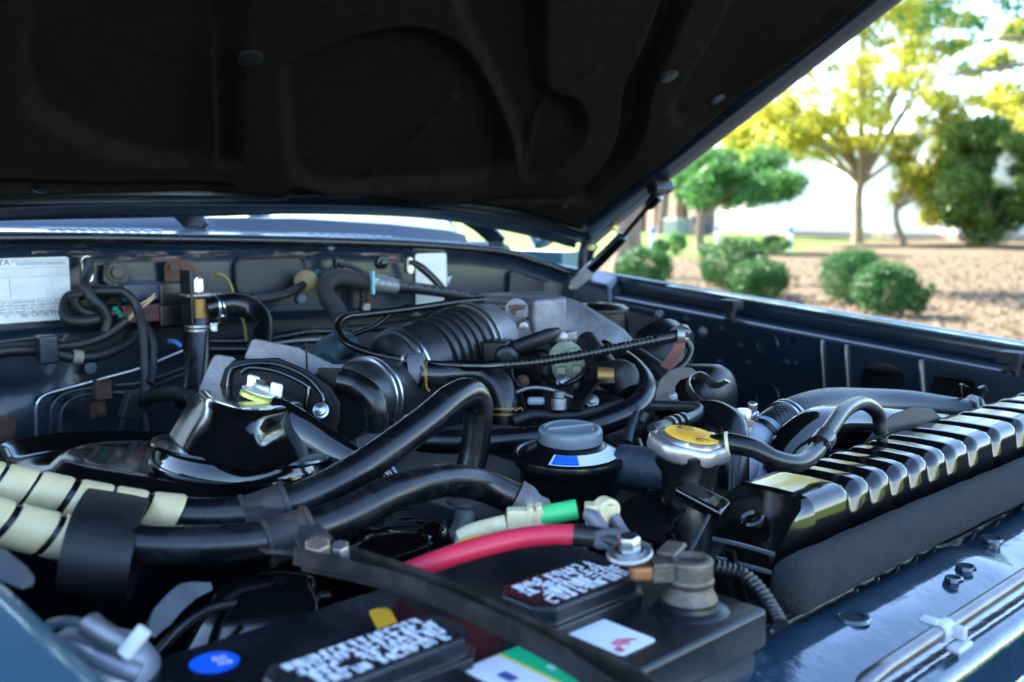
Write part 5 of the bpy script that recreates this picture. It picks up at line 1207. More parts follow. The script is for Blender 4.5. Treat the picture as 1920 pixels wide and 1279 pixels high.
# ---------------------------------------------------------------- intake duct and bellows
ib = thing('intake_duct', 'black ribbed rubber intake duct with bright ring clamps', 'intake duct', at(800, 640, 1.15))
IR = 0.0455; IRUB = M('intake_rubber', (0.012, 0.013, 0.015), 0.36, var=0.2, vscale=30, dirt=(0.05, 0.05, 0.05), dscale=12, damt=0.35)
A = atY(740, 697, .89); C = atY(893, 636, .90); B = A.lerp(C, 0.36)
def rib(s_): return 1.0
Pb = [A, A.lerp(B, .5), B, B.lerp(C, .33), B.lerp(C, .66), C]
def rf(L):
    k = (L-0.046)
    if k < 0: return 0.94+0.06*min(1, L/0.02)
    if k > 0.085: return 0.93
    q_ = min(1.0, max(0.0, (0.5+0.5*math.cos(2*math.pi*k/0.0128)-0.30)/0.35)); return 0.86+0.155*q_*q_*(3-2*q_)
mb = MB(); mb.tube(Pb, IR, IRUB, 40, 48, rfun=rf); mb.build('bellows', ib, sharp=180)
axb = (C-B).normalized()
for i, (o_, r_) in enumerate(((A+(B-A).normalized()*0.006, IR*0.985), (A+(B-A).normalized()*0.013, IR*1.0), (C-axb*0.012, IR*0.965), (C-axb*0.003, IR*0.965))):
    mb = MB(); t_ = 0.0016; mb.lathe(o_-axb*t_, (B-A) if i < 2 else axb, [(r_-0.001, 0), (r_+2*t_*0.8, 0.0003), (r_+2*t_*0.8, 2*t_), (r_-0.001, 2*t_)], STEEL if i < 2 else STEEL_D, 56); mb.build('clamp_ring', ib)
E0, E1 = at(668, 770, .985), at(700, 738, 1.02)
mb = MB(); mb.tube([at(630, 760, .955), at(660, 752, .985), at(690, 742, 1.01), at(730, 738, 1.05), at(765, 742, 1.08), at(790, 752, 1.10)], [0.037, 0.037, 0.0375, 0.037, 0.034, 0.030], IRUB, 10, 40); mb.build('elbow', ib)
axe = (at(690, 742, 1.01)-at(660, 752, .985)).normalized()
for k in (0.0, 0.0065):
    mb = MB(); mb.lathe(at(684, 744, 1.005)+XA*k, XA*0.9+YA*0.25, [(0.037, 0), (0.0405, 0.0004), (0.0405, 0.003), (0.037, 0.0034)], STEEL, 56); mb.build('clamp_ring', ib)
mb = MB(); mb.tube([at(800, 695, 1.05), at(770, 700, 1.05)], 0.020, M('pale_side_port', (0.13, 0.14, 0.16), 0.45), 2, 22); mb.build('side_port', ib)
# ---------------------------------------------------------------- throttle body and intake plenum
tb = thing('intake_manifold', 'dull grey cast intake manifold with throttle body and tapering plenum', 'intake manifold', at(960, 640, 1.25))
o = at(952, 628, 1.265)
mb = MB(); mb.box(V(o.x+0.022, o.y, o.z+0.001), (0.058, 0.115, 0.096), ALLOY_D); mb.lathe(C-axb*0.006, V(1, 0.05, -0.02), [(0.030, 0), (0.040, 0), (0.042, 0.008), (0.042, 0.030), (0.030, 0.06)], ALLOY_D, 40); mb.build('body', tb, bevel=0.006, bseg=3)
mb = MB(); mb.prism([at(x, y, d) for x, y, d in ((898, 572, 1.22), (985, 572, 1.20), (1012, 563, 1.30), (905, 557, 1.36))], ZA, 0.004, M('brown_gasket', (0.10, 0.065, 0.055), 0.7)); mb.prism([at(x, y, d) + ZA*-0.0045 for x, y, d in ((900, 573, 1.22), (985, 574, 1.20), (1012, 565, 1.30), (905, 559, 1.36))], ZA, 0.010, ALLOY_D); mb.build('top_flange', tb, bevel=0.001)
mb = MB(); mb.tube([at(*p) for p in ((960, 612, 1.30), (1010, 612, 1.30), (1060, 622, 1.29), (1110, 640, 1.275), (1155, 656, 1.26), (1192, 668, 1.245))], [0.043, 0.046, 0.043, 0.036, 0.028, 0.014], ALLOY_D, 10, 36, flat=0.85); mb.build('plenum', tb)
mb = MB(); mb.lathe(at(968, 581, 1.215), CH+RGT*0.1, [(0, 0), (0.014, 0), (0.0142, 0.005), (0.011, 0.006), (0, 0.006)], ALLOY_D, 24); mb.lathe(at(968, 581, 1.207), CH+RGT*0.1, [(0, 0), (0.0070, 0), (0.0072, 0.002), (0, 0.0024)], RUST, 20); mb.box(at(968, 581, 1.2045), (0.003, 0.012, 0.0012), BLK, frame(CH+RGT*0.1, ZA)); mb.build('idle_screw', tb)
for px, py, rr, m_ in ((941, 604, 0.0085, BRASS), (981, 611, 0.006, STEEL_D)): 
    MB().hexbolt(at(px, py, 1.21), CH+RGT*0.1, rr, m_, RUST_D).build('bolt', tb)
mb = MB(); mb.prism([at(x, y, 1.205) for x, y in ((968, 640), (972, 606), (985, 600), (994, 614), (1000, 632), (985, 645))], CH, 0.004, SATIN); mb.build('lever_plate', tb, bevel=0.001)
mb = MB(); mb.lathe(at(1125, 580, 1.40), ZA, [(0, -0.03), (0.036, -0.03), (0.036, -0.004), (0.040, -0.002), (0.040, 0.002), (0.034, 0.006), (0.012, 0.009), (0, 0.009)], SATIN, 30); tag(mb.build('vacuum_diaphragm'), 'flat black diaphragm can behind the intake plenum', 'diaphragm')
# ISC / throttle details: dark mechanical parts
mb = MB(); q = at(1015, 688, 1.18); mb.lathe(q, CH+RGT*-0.4, [(0.032, -0.04), (0.032, 0.0), (0.030, 0.004), (0.022, 0.006), (0.020, 0.010), (0.010, 0.012), (0, 0.012)], PLASTIC, 32); tag(mb.build('position_sensor'), 'round black sensor housing below the throttle body', 'sensor')
mb = MB(); mb.tube([at(*p) for p in ((925, 665, 1.15), (960, 655, 1.14), (1000, 640, 1.13), (1030, 628, 1.13), (1048, 620, 1.14))], [0.011, 0.0095, 0.0085, 0.0080, 0.004], RUBBER_M, 6, 14); tag(mb.build('vacuum_hose'), 'short grey-black vacuum hose pointing at the plenum', 'hose')
mb = MB(); mb.box(at(935, 660, 1.145), (0.032, 0.03, 0.028), PLASTIC, Matrix.Rotation(R(30), 3, 'Z')); mb.lathe(at(950, 668, 1.13), CH, [(0, -0.01), (0.013, -0.01), (0.014, 0.004), (0.010, 0.008), (0, 0.008)], PLASTIC, 18); tag(mb.build('hose_adapter', bevel=0.003), 'black plastic adapter where the vacuum hose starts', 'adapter')
mb = MB(); mb.tube([at(*p) for p in ((1068, 628, 1.16), (1066, 648, 1.15), (1066, 665, 1.14))], 0.004, STEEL_D, 3, 10); mb.lathe(at(1052, 633, 1.15), CH, [(0, 0), (0.0085, 0), (0.0085, 0.005), (0.004, 0.007), (0, 0.007)], STEEL_D, 16); mb.box(at(1066, 630, 1.155), (0.016, 0.012, 0.010), STEEL_D); tag(mb.build('throttle_lever', bevel=0.001), 'small grey throttle lever with a round pivot', 'lever')
SAGE = M('sage_green_plastic', (0.23, 0.25, 0.17), 0.45, var=0.2, vscale=80, dirt=(0.10, 0.10, 0.07), dscale=40, damt=0.5)
dv = thing('dashpot', 'sage green plastic dashpot valve behind the throttle cable', 'valve', at(1062, 690, 1.12))
mb = MB(); mb.lathe(at(1062, 674, 1.125), ZA*0.2+CH*0.9-RGT*0.2, [(0, -0.006), (0.0195, -0.006), (0.0205, -0.003), (0.0205, 0.002), (0.018, 0.004), (0, 0.005)], SAGE, 30); mb.build('upper_half', dv)
mb = MB(); mb.lathe(at(1066, 688, 1.118), ZA*0.2+CH*0.9-RGT*0.2, [(0, -0.006), (0.0185, -0.006), (0.0190, 0.0), (0.015, 0.003), (0, 0.004)], SAGE, 30); mb.build('lower_half', dv)
for px, py in ((1076, 660), (1082, 692), (1052, 694), (1082, 668)): MB().box(at(px, py, 1.108), (0.010, 0.010, 0.008), SAGE, Matrix.Rotation(R(40), 3, 'Z')).build('lug', dv, bevel=0.001)
# hoses and harness around the intake
hose('intake_hose', 'bent black hose sweeping under the throttle cable towards the plenum', 'hose', [(1130, 655, 1.16), (1160, 672, 1.14), (1186, 690, 1.12), (1206, 716, 1.09), (1206, 745, 1.06), (1180, 772, 1.03), (1120, 797, 1.0), (1050, 815, .985), (980, 824, .975), (900, 828, .97), (800, 826, .97), (720, 806, .98), (640, 790, 1.0)], [.0125, .0125, .0128, .013, .013, .0125, .0122, .012, .012, .012, .012, .012, .012], RUBBER, 22)
hose('coolant_hose', 'black hose with brass clip turning down beside the bellows', 'hose', [(780, 702, 1.04), (815, 703, 1.05), (860, 700, 1.06), (905, 702, 1.06), (936, 722, 1.05), (947, 758, 1.045), (948, 795, 1.045)], 0.0142, RUBBER, 22)
cc = thing('spring_clip', 'brass coloured spring clip round the coolant hose end', 'hose clip', at(945, 775, 1.03), 'hose spring clips')
mb = MB(); band(mb, at(947, 763, 1.045), at(947, 767, 1.045), 0.0142, 0.0153, BRASS); band(mb, at(948, 774, 1.045), at(948, 778, 1.045), 0.0142, 0.0153, BRASS); mb.build('ring', cc)
mb = MB(); q = at(966, 770, 1.035); mb.strip([q, q+RGT*0.006+ZA*0.003, q+RGT*0.008+ZA*0.0], FWD, 0.004, 0.0014, BRASS, 3); mb.strip([q-ZA*0.004-RGT*0.01, q-ZA*0.004+RGT*0.004], FWD, 0.004, 0.0014, BRASS, 1); mb.build('tongue', cc)
cc = thing('spring_clip', 'brass coloured spring clip beside the bright intake ring', 'hose clip', at(797, 705, 1.03), 'hose spring clips')
mb = MB(); a_, b_ = at(793, 702, 1.045), at(803, 702, 1.045); band(mb, a_, b_, 0.0142, 0.0158, BRASS); mb.build('ring', cc)
mb = MB(); q = at(800, 715, 1.028); mb.strip([q+ZA*0.004, q-ZA*0.006, q-ZA*0.010+RGT*0.003], FWD, 0.005, 0.0016, BRASS, 3); mb.build('tongue', cc)
cc = thing('spring_clip', 'pale spring clip in the shadow under the intake elbow', 'hose clip', at(765, 790, .95), 'hose spring clips')
mb = MB(); mb.strip([at(752, 806, .955), at(756, 790, .95), at(762, 780, .95), at(778, 782, .95), at(776, 790, .95)], FWD, 0.006, 0.002, CADM, 5); mb.build('wire', cc)
# throttle cable
tcb = thing('throttle_cable', 'black throttle cable with spiral sheath spanning the engine', 'cable', at(950, 680, 1.05))
TP = [(905, 562, 1.22), (860, 566, 1.20), (800, 575, 1.18), (740, 583, 1.16), (680, 590, 1.14), (645, 596, 1.11), (632, 615, 1.08), (650, 642, 1.06), (690, 660, 1.05), (740, 672, 1.045), (800, 682, 1.045), (868, 686, 1.05)]
MB().tube([at(*p) for p in TP], 0.0042, RUBBER, 8, 12).build('inner_section', tcb)
MB().tube([at(*p) for p in ((866, 686, 1.05), (905, 687, 1.05), (940, 685, 1.052))], 0.0062, GLOSS, 3, 14).build('sleeve', tcb)
mb = MB(); mb.tube([at(*p) for p in ((938, 685, 1.052), (1000, 680, 1.06), (1060, 671, 1.07), (1120, 660, 1.08), (1180, 648, 1.09), (1235, 637, 1.10))], 0.0052, M('spiral_sheath', (0.008, 0.008, 0.009), 0.25), 40, 14, rfun=lambda s: 1+0.10*math.sin(s*2*math.pi/0.0052)+0.05*math.sin(s*2*math.pi/0.017)); mb.build('spiral_sheath', tcb, sharp=180)
MB().tube([at(*p) for p in ((1228, 638, 1.10), (1262, 631, 1.105), (1272, 629, 1.105))], [0.0072, 0.0072, 0.0066], SATIN, 3, 14).build('ferrule', tcb)
mb = MB(); band(mb, at(753, 673, 1.045), at(758, 674, 1.045), 0.0042, 0.0066, STEEL_D, 16); mb.build('collar', tcb)
mb = MB(); mb.lathe(at(1275, 628, 1.105), RGT, [(0, -.004), (0.0105, -.004), (0.0105, .004), (0, .004)], STEEL_D, 20); mb.strip([at(1276, 628, 1.105), at(1272, 655, 1.10), at(1258, 678, 1.09), at(1246, 690, 1.085)], CH*0.3+RGT, [0.012, 0.012, 0.014, 0.012], 0.003, M('red_brown_bracket', (0.16, 0.06, 0.045), 0.6, var=0.3, vscale=60), 4); tag(mb.build('cable_bracket'), 'red-brown bracket holding the throttle cable end', 'bracket')
hose('looped_wire', 'black wire looping down from the cable bracket', 'wire', [(1285, 636, 1.12), (1294, 655, 1.12), (1284, 680, 1.11), (1262, 698, 1.10)], 0.004, RUBBER, 10)
hose('heater_pipe', 'smooth grey-black hose passing behind the lifting eye', 'hose', [(1170, 660, 1.17), (1200, 672, 1.15), (1230, 692, 1.13), (1252, 712, 1.12)], 0.0105, RUBBER_M, 16)
hk = MB(); hk.prism([at(x, y, 1.02) for x, y in ((1228, 762), (1229, 738), (1238, 712), (1256, 694), (1278, 687), (1298, 690), (1312, 702), (1302, 712), (1290, 709), (1276, 713), (1267, 724), (1266, 736), (1278, 762))], -FWD+RGT*0.2, 0.005, M('brown_steel_hook', (0.10, 0.085, 0.075), 0.55, 0.4, var=0.3, vscale=50, bump=0.3, bscale=500))
tag(hk.build('lifting_eye', bevel=0.0012), 'flat brown steel engine lifting eye with a hook notch', 'lifting eye')
sb = MB(); SP = [at(*p) for p in ((1386, 791, .905), (1365, 790, .91), (1335, 772, .93), (1304, 746, .95), (1291, 726, .955), (1294, 710, .955), (1308, 702, .955), (1324, 708, .955), (1334, 719, .95), (1347, 720, .945), (1364, 714, .94))]
sb.strip(SP, CH*0.8+ZA*0.5+RGT*0.1, 0.0125, 0.0016, M('dark_spring_steel', (0.16, 0.165, 0.15), 0.32, 0.8, var=0.15, vscale=40), 8)
tag(sb.build('spring_strap'), 'curled grey steel strap bolted to the thermostat housing', 'strap')
mb = MB(); mb.lathe(at(1328, 740, 1.18), CH*0.75+RGT*0.75+ZA*0.1, [(0, -0.06), (0.034, -0.06), (0.036, -0.05), (0.036, 0.012), (0.032, 0.020), (0.022, 0.025), (0, 0.026)], PLASTIC, 36); tag(mb.build('charcoal_canister'), 'black cylinder canister behind the curled steel strap', 'canister')
mb = MB(); mb.tube([at(1225, 640, 1.30), at(1250, 672, 1.28), at(1290, 680, 1.27)], [0.04, 0.05, 0.04], PLASTIC, 4, 24); tag(mb.build('distributor'), 'dark rounded distributor cap under the cable end', 'distributor')
# grey plug with harness boot in the middle
mb = MB(); mb.tube([at(*p) for p in ((1100, 640, 1.15), (1120, 668, 1.12), (1140, 700, 1.09), (1165, 710, 1.08), (1180, 735, 1.07))], [0.013, 0.013, 0.017, 0.021, 0.013], RUBBER_M, 6, 16); tag(mb.build('connector_boot'), 'grey rubber connector boot drooping from the plenum', 'rubber boot')
mb = MB(); mb.strip([at(1080, 770, 1.02), at(1092, 740, 1.03), at(1112, 714, 1.04), (at(1135, 712, 1.05))], CH*0.5+RGT*0.6, [0.012, 0.016, 0.020, 0.03], 0.004, SATIN, 5); tag(mb.build('linkage_arm'), 'bent dark steel linkage arm near the dashpot', 'lever')
mb = MB(); mb.tube([at(1048, 768, 1.02), at(1048, 748, 1.02)], 0.008, STEEL_D, 1, 14); mb.lathe(at(1048, 745, 1.02), ZA, [(0, 0), (0.006, 0), (0.006, 0.006), (0, 0.006)], STEEL_D, 12); tag(mb.build('small_fitting'), 'small grey steel fitting standing on the engine', 'fitting')
mb = MB(); mb.box(at(1005, 752, 1.03), (0.018, 0.010, 0.008), M('pale_tag', (0.26, 0.28, 0.31), 0.5), Matrix.Rotation(R(-43), 3, 'Z')); tag(mb.build('pale_clip', bevel=0.003), 'small pale clip lying in the dark below the cable', 'clip')
cf = MB(); cf.tube([at(1120, 703, 1.05), at(1150, 705, 1.05)], 0.009, BRASS, 16, 16, rfun=lambda s: 1+0.08*math.sin(s*2*math.pi/0.0035)); tag(cf.build('threaded_sensor'), 'brass threaded sensor behind the drooping boot', 'sensor')
# steel loop rail with wrapped loom before the cap
ml = thing('steel_rail', 'bent bright-edged steel rail behind the radiator cap', 'rail', at(1280, 775, .84))
mb = MB(); mb.tube([at(*p) for p in ((1225, 760, .92), (1270, 762, .90), (1304, 764, .88), (1311, 772, .87), (1296, 783, .85), (1240, 800, .80), (1222, 806, .79))], 0.0048, PIPEM, 6, 12); mb.build('rail', ml)
for f_ in (0.3, 0.5, 0.7):
    a_ = at(1296, 783, .85).lerp(at(1240, 800, .80), f_); ax = at(1240, 800, .80)-at(1296, 783, .85); mb = MB(); band(mb, a_, a_+ax*0.07, 0.0048, 0.0068, SATIN, 14); mb.build('wrap', ml)
cf = MB(); cf.tube([at(1215, 776, .93), at(1205, 790, .93)], 0.008, PLASTIC, 20, 14, rfun=lambda s: 1+0.12*math.sin(s*2*math.pi/0.0030)); tag(cf.build('ribbed_sleeve'), 'small ribbed black sleeve beside the steel rail', 'sleeve')
mb = MB(); mb.tube([at(1195, 775, .93), at(1182, 805, .92), at(1176, 830, .91)], 0.0045, PIPEM, 4, 10); tag(mb.build('fuel_line'), 'thin bluish fuel line rising next to the reservoir', 'pipe')
# ---------------------------------------------------------------- engine block, valve cover, manifold
en = thing('engine', 'dark grey engine with a flat valve cover', 'engine', V(0.70, 0.82, ZL-0.7))
VC = M('valve_cover_paint', (0.022, 0.023, 0.028), 0.42, 0.2, var=0.25, vscale=20, dirt=(0.02, 0.018, 0.016), dscale=12, damt=0.6)
EB = M('oily_block', (0.006, 0.0055, 0.0055), 0.55, 0.2, var=0.4, vscale=25, bump=0.6, bscale=120, dirt=(0.016, 0.013, 0.01), dscale=18, damt=0.7)
mb = MB(); mb.box(V(0.70, 0.82, ZL-0.325), (0.20, 0.68, 0.07), VC); vcv = mb.build('valve_cover', en, bevel=0.015, bseg=4)
mb = MB(); mb.box(V(0.70, 0.82, ZL-0.365), (0.23, 0.70, 0.012), EB); mb.build('gasket_flange', en, bevel=0.002)
mb = MB(); mb.box(V(0.70, 0.82, ZL-0.54), (0.26, 0.70, 0.34), EB); mb.build('block', en, bevel=0.01)
mb = MB(); mb.box(V(0.94, 0.80, ZL-0.40), (0.20, 0.60, 0.20), EB); mb.build('manifold', en, bevel=0.03, bseg=3)
for k, (x, y, w, h, d) in enumerate(((0.88, 0.78, 0.10, 0.10, 0.07), (0.93, 0.66, 0.08, 0.09, 0.08), (0.98, 0.92, 0.10, 0.14, 0.09), (1.02, 0.70, 0.09, 0.10, 0.06), (0.86, 0.62, 0.05, 0.08, 0.06))):
    mb = MB(); mb.box(V(x, y, ZL-0.275), (w, h, d), EB, Matrix.Rotation(R(17*k), 3, 'Z')); mb.build('cast_boss', en, bevel=0.012, bseg=3)
mb = MB(); mb.lathe(at(760, 985, .80), ZA, [(0, -0.04), (0.030, -0.04), (0.032, -0.012), (0.034, -0.008), (0.034, 0), (0.030, 0.003), (0, 0.004)], GLOSS, 30); mb.lathe(at(700, 1010, .75), ZA, [(0, -0.04), (0.042, -0.04), (0.044, -0.01), (0.047, -0.006), (0.047, 0.0), (0.042, 0.003), (0, 0.004)], GLOSS, 36); tag(mb.build('oil_filter'), 'round glossy black canister under the two hoses', 'canister')
mb = MB(); mb.tube([at(*p) for p in ((876, 905, .83), (873, 950, .82), (868, 985, .80), (850, 1018, .77), (828, 1040, .75))], [0.0085, 0.0085, 0.0085, 0.0085, 0.0085], M('bare_alloy_pipe', (0.42, 0.42, 0.44), 0.35, 0.8, var=0.3, vscale=120, bump=0.3, bscale=500), 6, 16); mb.lathe(at(874, 938, .82), ZA, [(0.0085, -0.003), (0.0165, -0.0015), (0.0170, 0.0015), (0.0085, 0.003)], STEEL_D, 22); tag(mb.build('heater_outlet'), 'bare alloy pipe with a flange below the arching hose', 'pipe')
mb = MB(); mb.lathe(at(808, 1005, .76), CH+RGT*0.5, [(0, 0), (0.012, 0), (0.013, 0.010), (0.009, 0.018), (0.004, 0.019), (0, 0.019)], GLOSS, 18); mb.lathe(at(832, 1012, .76), CH, [(0, 0), (0.009, 0), (0.009, 0.012), (0, 0.013)], GLOSS, 6); tag(mb.build('oily_fitting'), 'oily black hex fitting beside the bare alloy pipe', 'fitting')
# ---------------------------------------------------------------- labels, plates, wires and pipes on the bulkhead
YF = 1.2965
def fwp(px, py, dy=0.0): return atY(px, py, YF-dy)
# emission label
o = fwp(135, 598); tl = fwp(135, 481); lh = tl.z-o.z; lw = 0.205; zt = tl.z; xr = o.x
mb = MB(); mb.prism(rrect(V(xr-lw/2, YF, zt-lh/2), XA, ZA, lw, lh, 0.004, 3), V(0, -1, 0), 0.0008, LABELM)
def tx(s_, px, py, size, mat=INK, width=None): mb.text(s_, fwp(px, py, 0.0006), XA, ZA, size, mat, 0.0, width)
def wpx(a, b, y): return (fwp(b, y)-fwp(a, y)).x
ox = xr-lw
mb.text('TOYOTA', V(fwp(18, 497).x-0.043, YF-0.0006, fwp(18, 497).z), XA, ZA, 0.0095, INK, 0.0, 0.043)
tx('VEHICLE EMISSION CONTROL INFORMATION', 20, 493, 0.0042, INK_G, wpx(20, 130, 493))
tx('TOYOTA MOTOR CORPORATION', 30, 499, 0.0052, INK, wpx(30, 123, 499))
rg = random.Random(4)
def lines(x0, x1, y0, y1, n_, mat=INK_G):
    for k in range(n_):
        y = y0+(y1-y0)*k/max(1, n_-1); tx(''.join(rg.choice('----- ') for _ in range(44)), x0, y, 0.0030, mat, wpx(x0, x1-rg.uniform(0, 18), y))
lines(2, 126, 507, 519, 4); lines(94, 122, 524, 535, 4); lines(22, 80, 537, 554, 5); lines(86, 124, 541, 552, 4); lines(2, 17, 537, 558, 5)
for k, s_ in enumerate(('THIS VEHICLE CONFORMS TO U.S. EPA', 'REGULATIONS APPLICABLE TO 1988 MODEL', 'YEAR NEW LIGHT-DUTY TRUCKS WITH A GVW', 'RATING GREATER THAN 3,450 POUNDS.')):
    y = 565+6.0*k; w = wpx(4, 116-4*k, y); mb.text(s_, V(fwp(116-4*k, y).x-w*1.45, YF-0.0006, fwp(100, y).z), XA, ZA, 0.0036, INK, 0.0, w*1.45)
tx('FED', 39, 595, 0.0052, INK); tx('CATALYST', 59, 594, 0.0082, INK, wpx(59, 112, 594)); tx('2F5', 9, 596, 0.004, INK_G)
for (x0, y0, x1, y1) in ((-60, 501, 130, 501), (-60, 518, 130, 518), (-60, 560, 122, 560), (-60, 586, 118, 586), (18, 522, 19, 560), (-60, 485, 130, 485)):
    a_, b_ = fwp(x0, y0), fwp(x1, y1)
    mb.prism(rrect(V(max(ox+0.004, a_.x)/2+b_.x/2, YF-0.0009, (fwp(80, y0).z if y0 == y1 else (a_.z+b_.z)/2)), XA, ZA, max(0.0005, b_.x-max(ox+0.004, a_.x)), (0.0004 if y0 == y1 else abs(a_.z-b_.z)), 0.0002, 1), V(0, -1, 0), 0.0002, INK_G)
mb.build('emission_label', fwall)
# second label
mb = MB(); a_, b_ = fwp(779, 476), fwp(838, 572); w, h = b_.x-a_.x, a_.z-b_.z
mb.prism(rrect(V((a_.x+b_.x)/2, YF, (a_.z+b_.z)/2), XA, ZA, w, h, 0.005, 3), V(0, -1, 0), 0.0008, M('cream_label_paper', (0.70, 0.69, 0.62), 0.45, var=0.08, vscale=40))
tx('- ------- -- ------', 784, 482, 0.0042, INK_G, wpx(784, 832, 482))
for k in range(5): mb.prism(rrect(fwp(792+7*k, 500+4*(k % 3), 0.0005), XA, ZA, 0.004, 0.003, 0.0005, 1), V(0, -1, 0), 0.0002, M('faint_pink_print', (0.62, 0.50, 0.48), 0.6))
for k in range(3): mb.prism(rrect(fwp(790+3*k, 516+3*k, 0.0005), XA, ZA, 0.008, 0.0012, 0.0004, 1), V(0, -1, 0), 0.0002, MATS['faint_pink_print'])
mb.build('hose_routing_label', fwall)
mb = MB(); mb.prism([fwp(838, 520), fwp(847, 518), fwp(840, 533)], V(0, -1, 0), 0.0006, M('plastic_tag', (0.42, 0.48, 0.62), 0.3)); mb.build('torn_corner', fwall)
# rubber blanking plates
def plate_px(name, pts, dy, mat, bev=0.003, th=0.006):
    p3 = [V(*p, 0) for p in pts]; q, _ = catmull(p3+p3[:1], 4)
    mb_ = MB(); mb_.prism([fwp(p.x, p.y, dy) for p in q[:-1]], V(0, -1, 0), th, mat); return mb_.build(name, fwall, bevel=bev)
BLANK = M('grey_black_blank', (0.010, 0.010, 0.0115), 0.5, var=0.2, vscale=20, dirt=(0.022, 0.021, 0.02), dscale=6, damt=0.4)
c0, c1 = fwp(437, 482), fwp(573, 548)
mb = MB(); ct = V((c0.x+c1.x)/2, YF-0.004, (c0.z+c1.z)/2); w, h = c1.x-c0.x, c0.z-c1.z
mb.prism(rrect(ct, XA, ZA, w, h, 0.014, 5), V(0, -1, 0), 0.006, BLANK); bp_ = mb.build('blanking_plate', fwall, bevel=0.002)
mb = MB(); ring = rrect(ct-YA*0.001, XA, ZA, w-0.004, h-0.004, 0.014, 5); mb.tube(ring+ring[:1], 0.0022, BLANK, 1, 8, cap=False); mb.build('plate_rim', bp_)
c0, c1 = fwp(950, 512), fwp(1034, 566)
mb = MB(); q = [fwp(955, 560, .004), fwp(957, 512, .004), fwp(968, 508, .004), fwp(1024, 528, .006), fwp(1031, 538, .008), fwp(1032, 575, .008), fwp(990, 575, .006)]
mb.prism(q, V(0.1, -1, 0), 0.006, BLANK); bq = mb.build('blanking_plate', fwall, bevel=0.002)
mb = MB(); q2 = [p-YA*0.001 for p in q]; mb.tube(q2+q2[:1], 0.0022, BLANK, 1, 8, cap=False); mb.build('plate_rim', bq)
# rusty-pink patches with a ragged noise outline on the upper bulkhead
PINK_PATCH = M('rusty_pink_patches', (0.11, 0.055, 0.048), 0.35, var=0.3, vscale=60)
nt = PINK_PATCH.node_tree; pb = nt.nodes['Principled BSDF']; tcn = nt.nodes.new('ShaderNodeTexCoord'); mp = nt.nodes.new('ShaderNodeMapping'); mp.inputs['Scale'].default_value = (9, 9, 70)
nz = nt.nodes.new('ShaderNodeTexNoise'); nz.inputs['Scale'].default_value = 1.6; nz.inputs['Detail'].default_value = 7; nz.inputs['Roughness'].default_value = 0.7
mr = nt.nodes.new('ShaderNodeMapRange'); mr.inputs[1].default_value = 0.50; mr.inputs[2].default_value = 0.60
nt.links.new(tcn.outputs['Object'], mp.inputs[0]); nt.links.new(mp.outputs[0], nz.inputs['Vector']); nt.links.new(nz.outputs[0], mr.inputs[0]); nt.links.new(mr.outputs[0], pb.inputs['Alpha'])
mb = MB(); a_, b_ = fwp(60, 466), fwp(760, 505); n_ = 40
grid(mb, lin(a_.x, b_.x, n_), [0, 1], lambda x, k: V(x, YF+0.0022, ZL+topz(x)-(0.014 if k == 0 else 0.014+0.011*interp(x, [(0.4, 0.6), (0.5, 1.4), (0.62, 1.3), (0.66, 0.5), (0.9, 1.5)]))), PINK_PATCH, False)
struct(mb.build('pink_patches', fwall), 'stuff')
# hooks / slotted tabs
for k, (px, py, h) in enumerate(((164, 505, 0.034), (770, 498, 0.026))):
    mb = MB(); c = fwp(px, py, 0.001); mb.prism(rrect(c, XA, ZA, 0.0135, h, 0.0065, 5), V(0, -1, 0), 0.003, CADM)
    mb.lathe(c+ZA*(h/2-0.008)-YA*0.001, V(0, -1, 0), [(0.0045, 0.0005), (0.0042, 0.002), (0.0025, 0.002), (0.0022, 0.0004), (0, 0.0004)], RUST, 14); mb.build('slotted_tab', fwall)
MB().hexbolt(fwp(717, 493), V(0, -1, 0), 0.007, SATIN).build('bolt', fwall)
for px, py in ((170, 690), (620, 460), (565, 560), (150, 740)): MB().lathe(atY(px, py, 1.325 if py > 600 else YF), V(0, -1, 0), [(0.008, -0.002), (0.0075, 0.002), (0.004, 0.003), (0, 0.003)], M('pale_blue_plug', (0.10, 0.14, 0.19), 0.4), 16).build('plug', fwall)
# rusty brackets
mb = MB(); c = fwp(218, 512, 0.006); mb.prism([fwp(x, y, 0.010) for x, y in ((196, 497), (236, 497), (242, 503), (240, 528), (225, 535), (222, 565), (208, 565), (207, 535), (194, 527))], V(0, -1, 0), 0.004, M('brown_bracket_steel', (0.075, 0.06, 0.05), 0.6, 0.3, var=0.3, vscale=60, bump=0.3, bscale=500)); mb.hexbolt(fwp(217, 511, 0.0105), V(0, -1, 0), 0.0088, MATS['brown_bracket_steel'], h=0.007); tag(mb.build('relay_bracket', bevel=0.001), 'brown steel bracket with a hex bolt beside the emission label', 'bracket')
mb = MB(); mb.prism([fwp(x, y, 0.012) for x, y in ((310, 535), (309, 500), (318, 487), (335, 485), (356, 494), (368, 508), (376, 530), (374, 552), (345, 552))], V(0, -1, 0), 0.004, RUST); mb.hexbolt(fwp(323, 500, 0.0125), V(0, -1, 0), 0.0075, RUST, h=0.006); tag(mb.build('rusty_bracket', bevel=0.002), 'rusty curved bracket bolted above the brass valve', 'bracket')
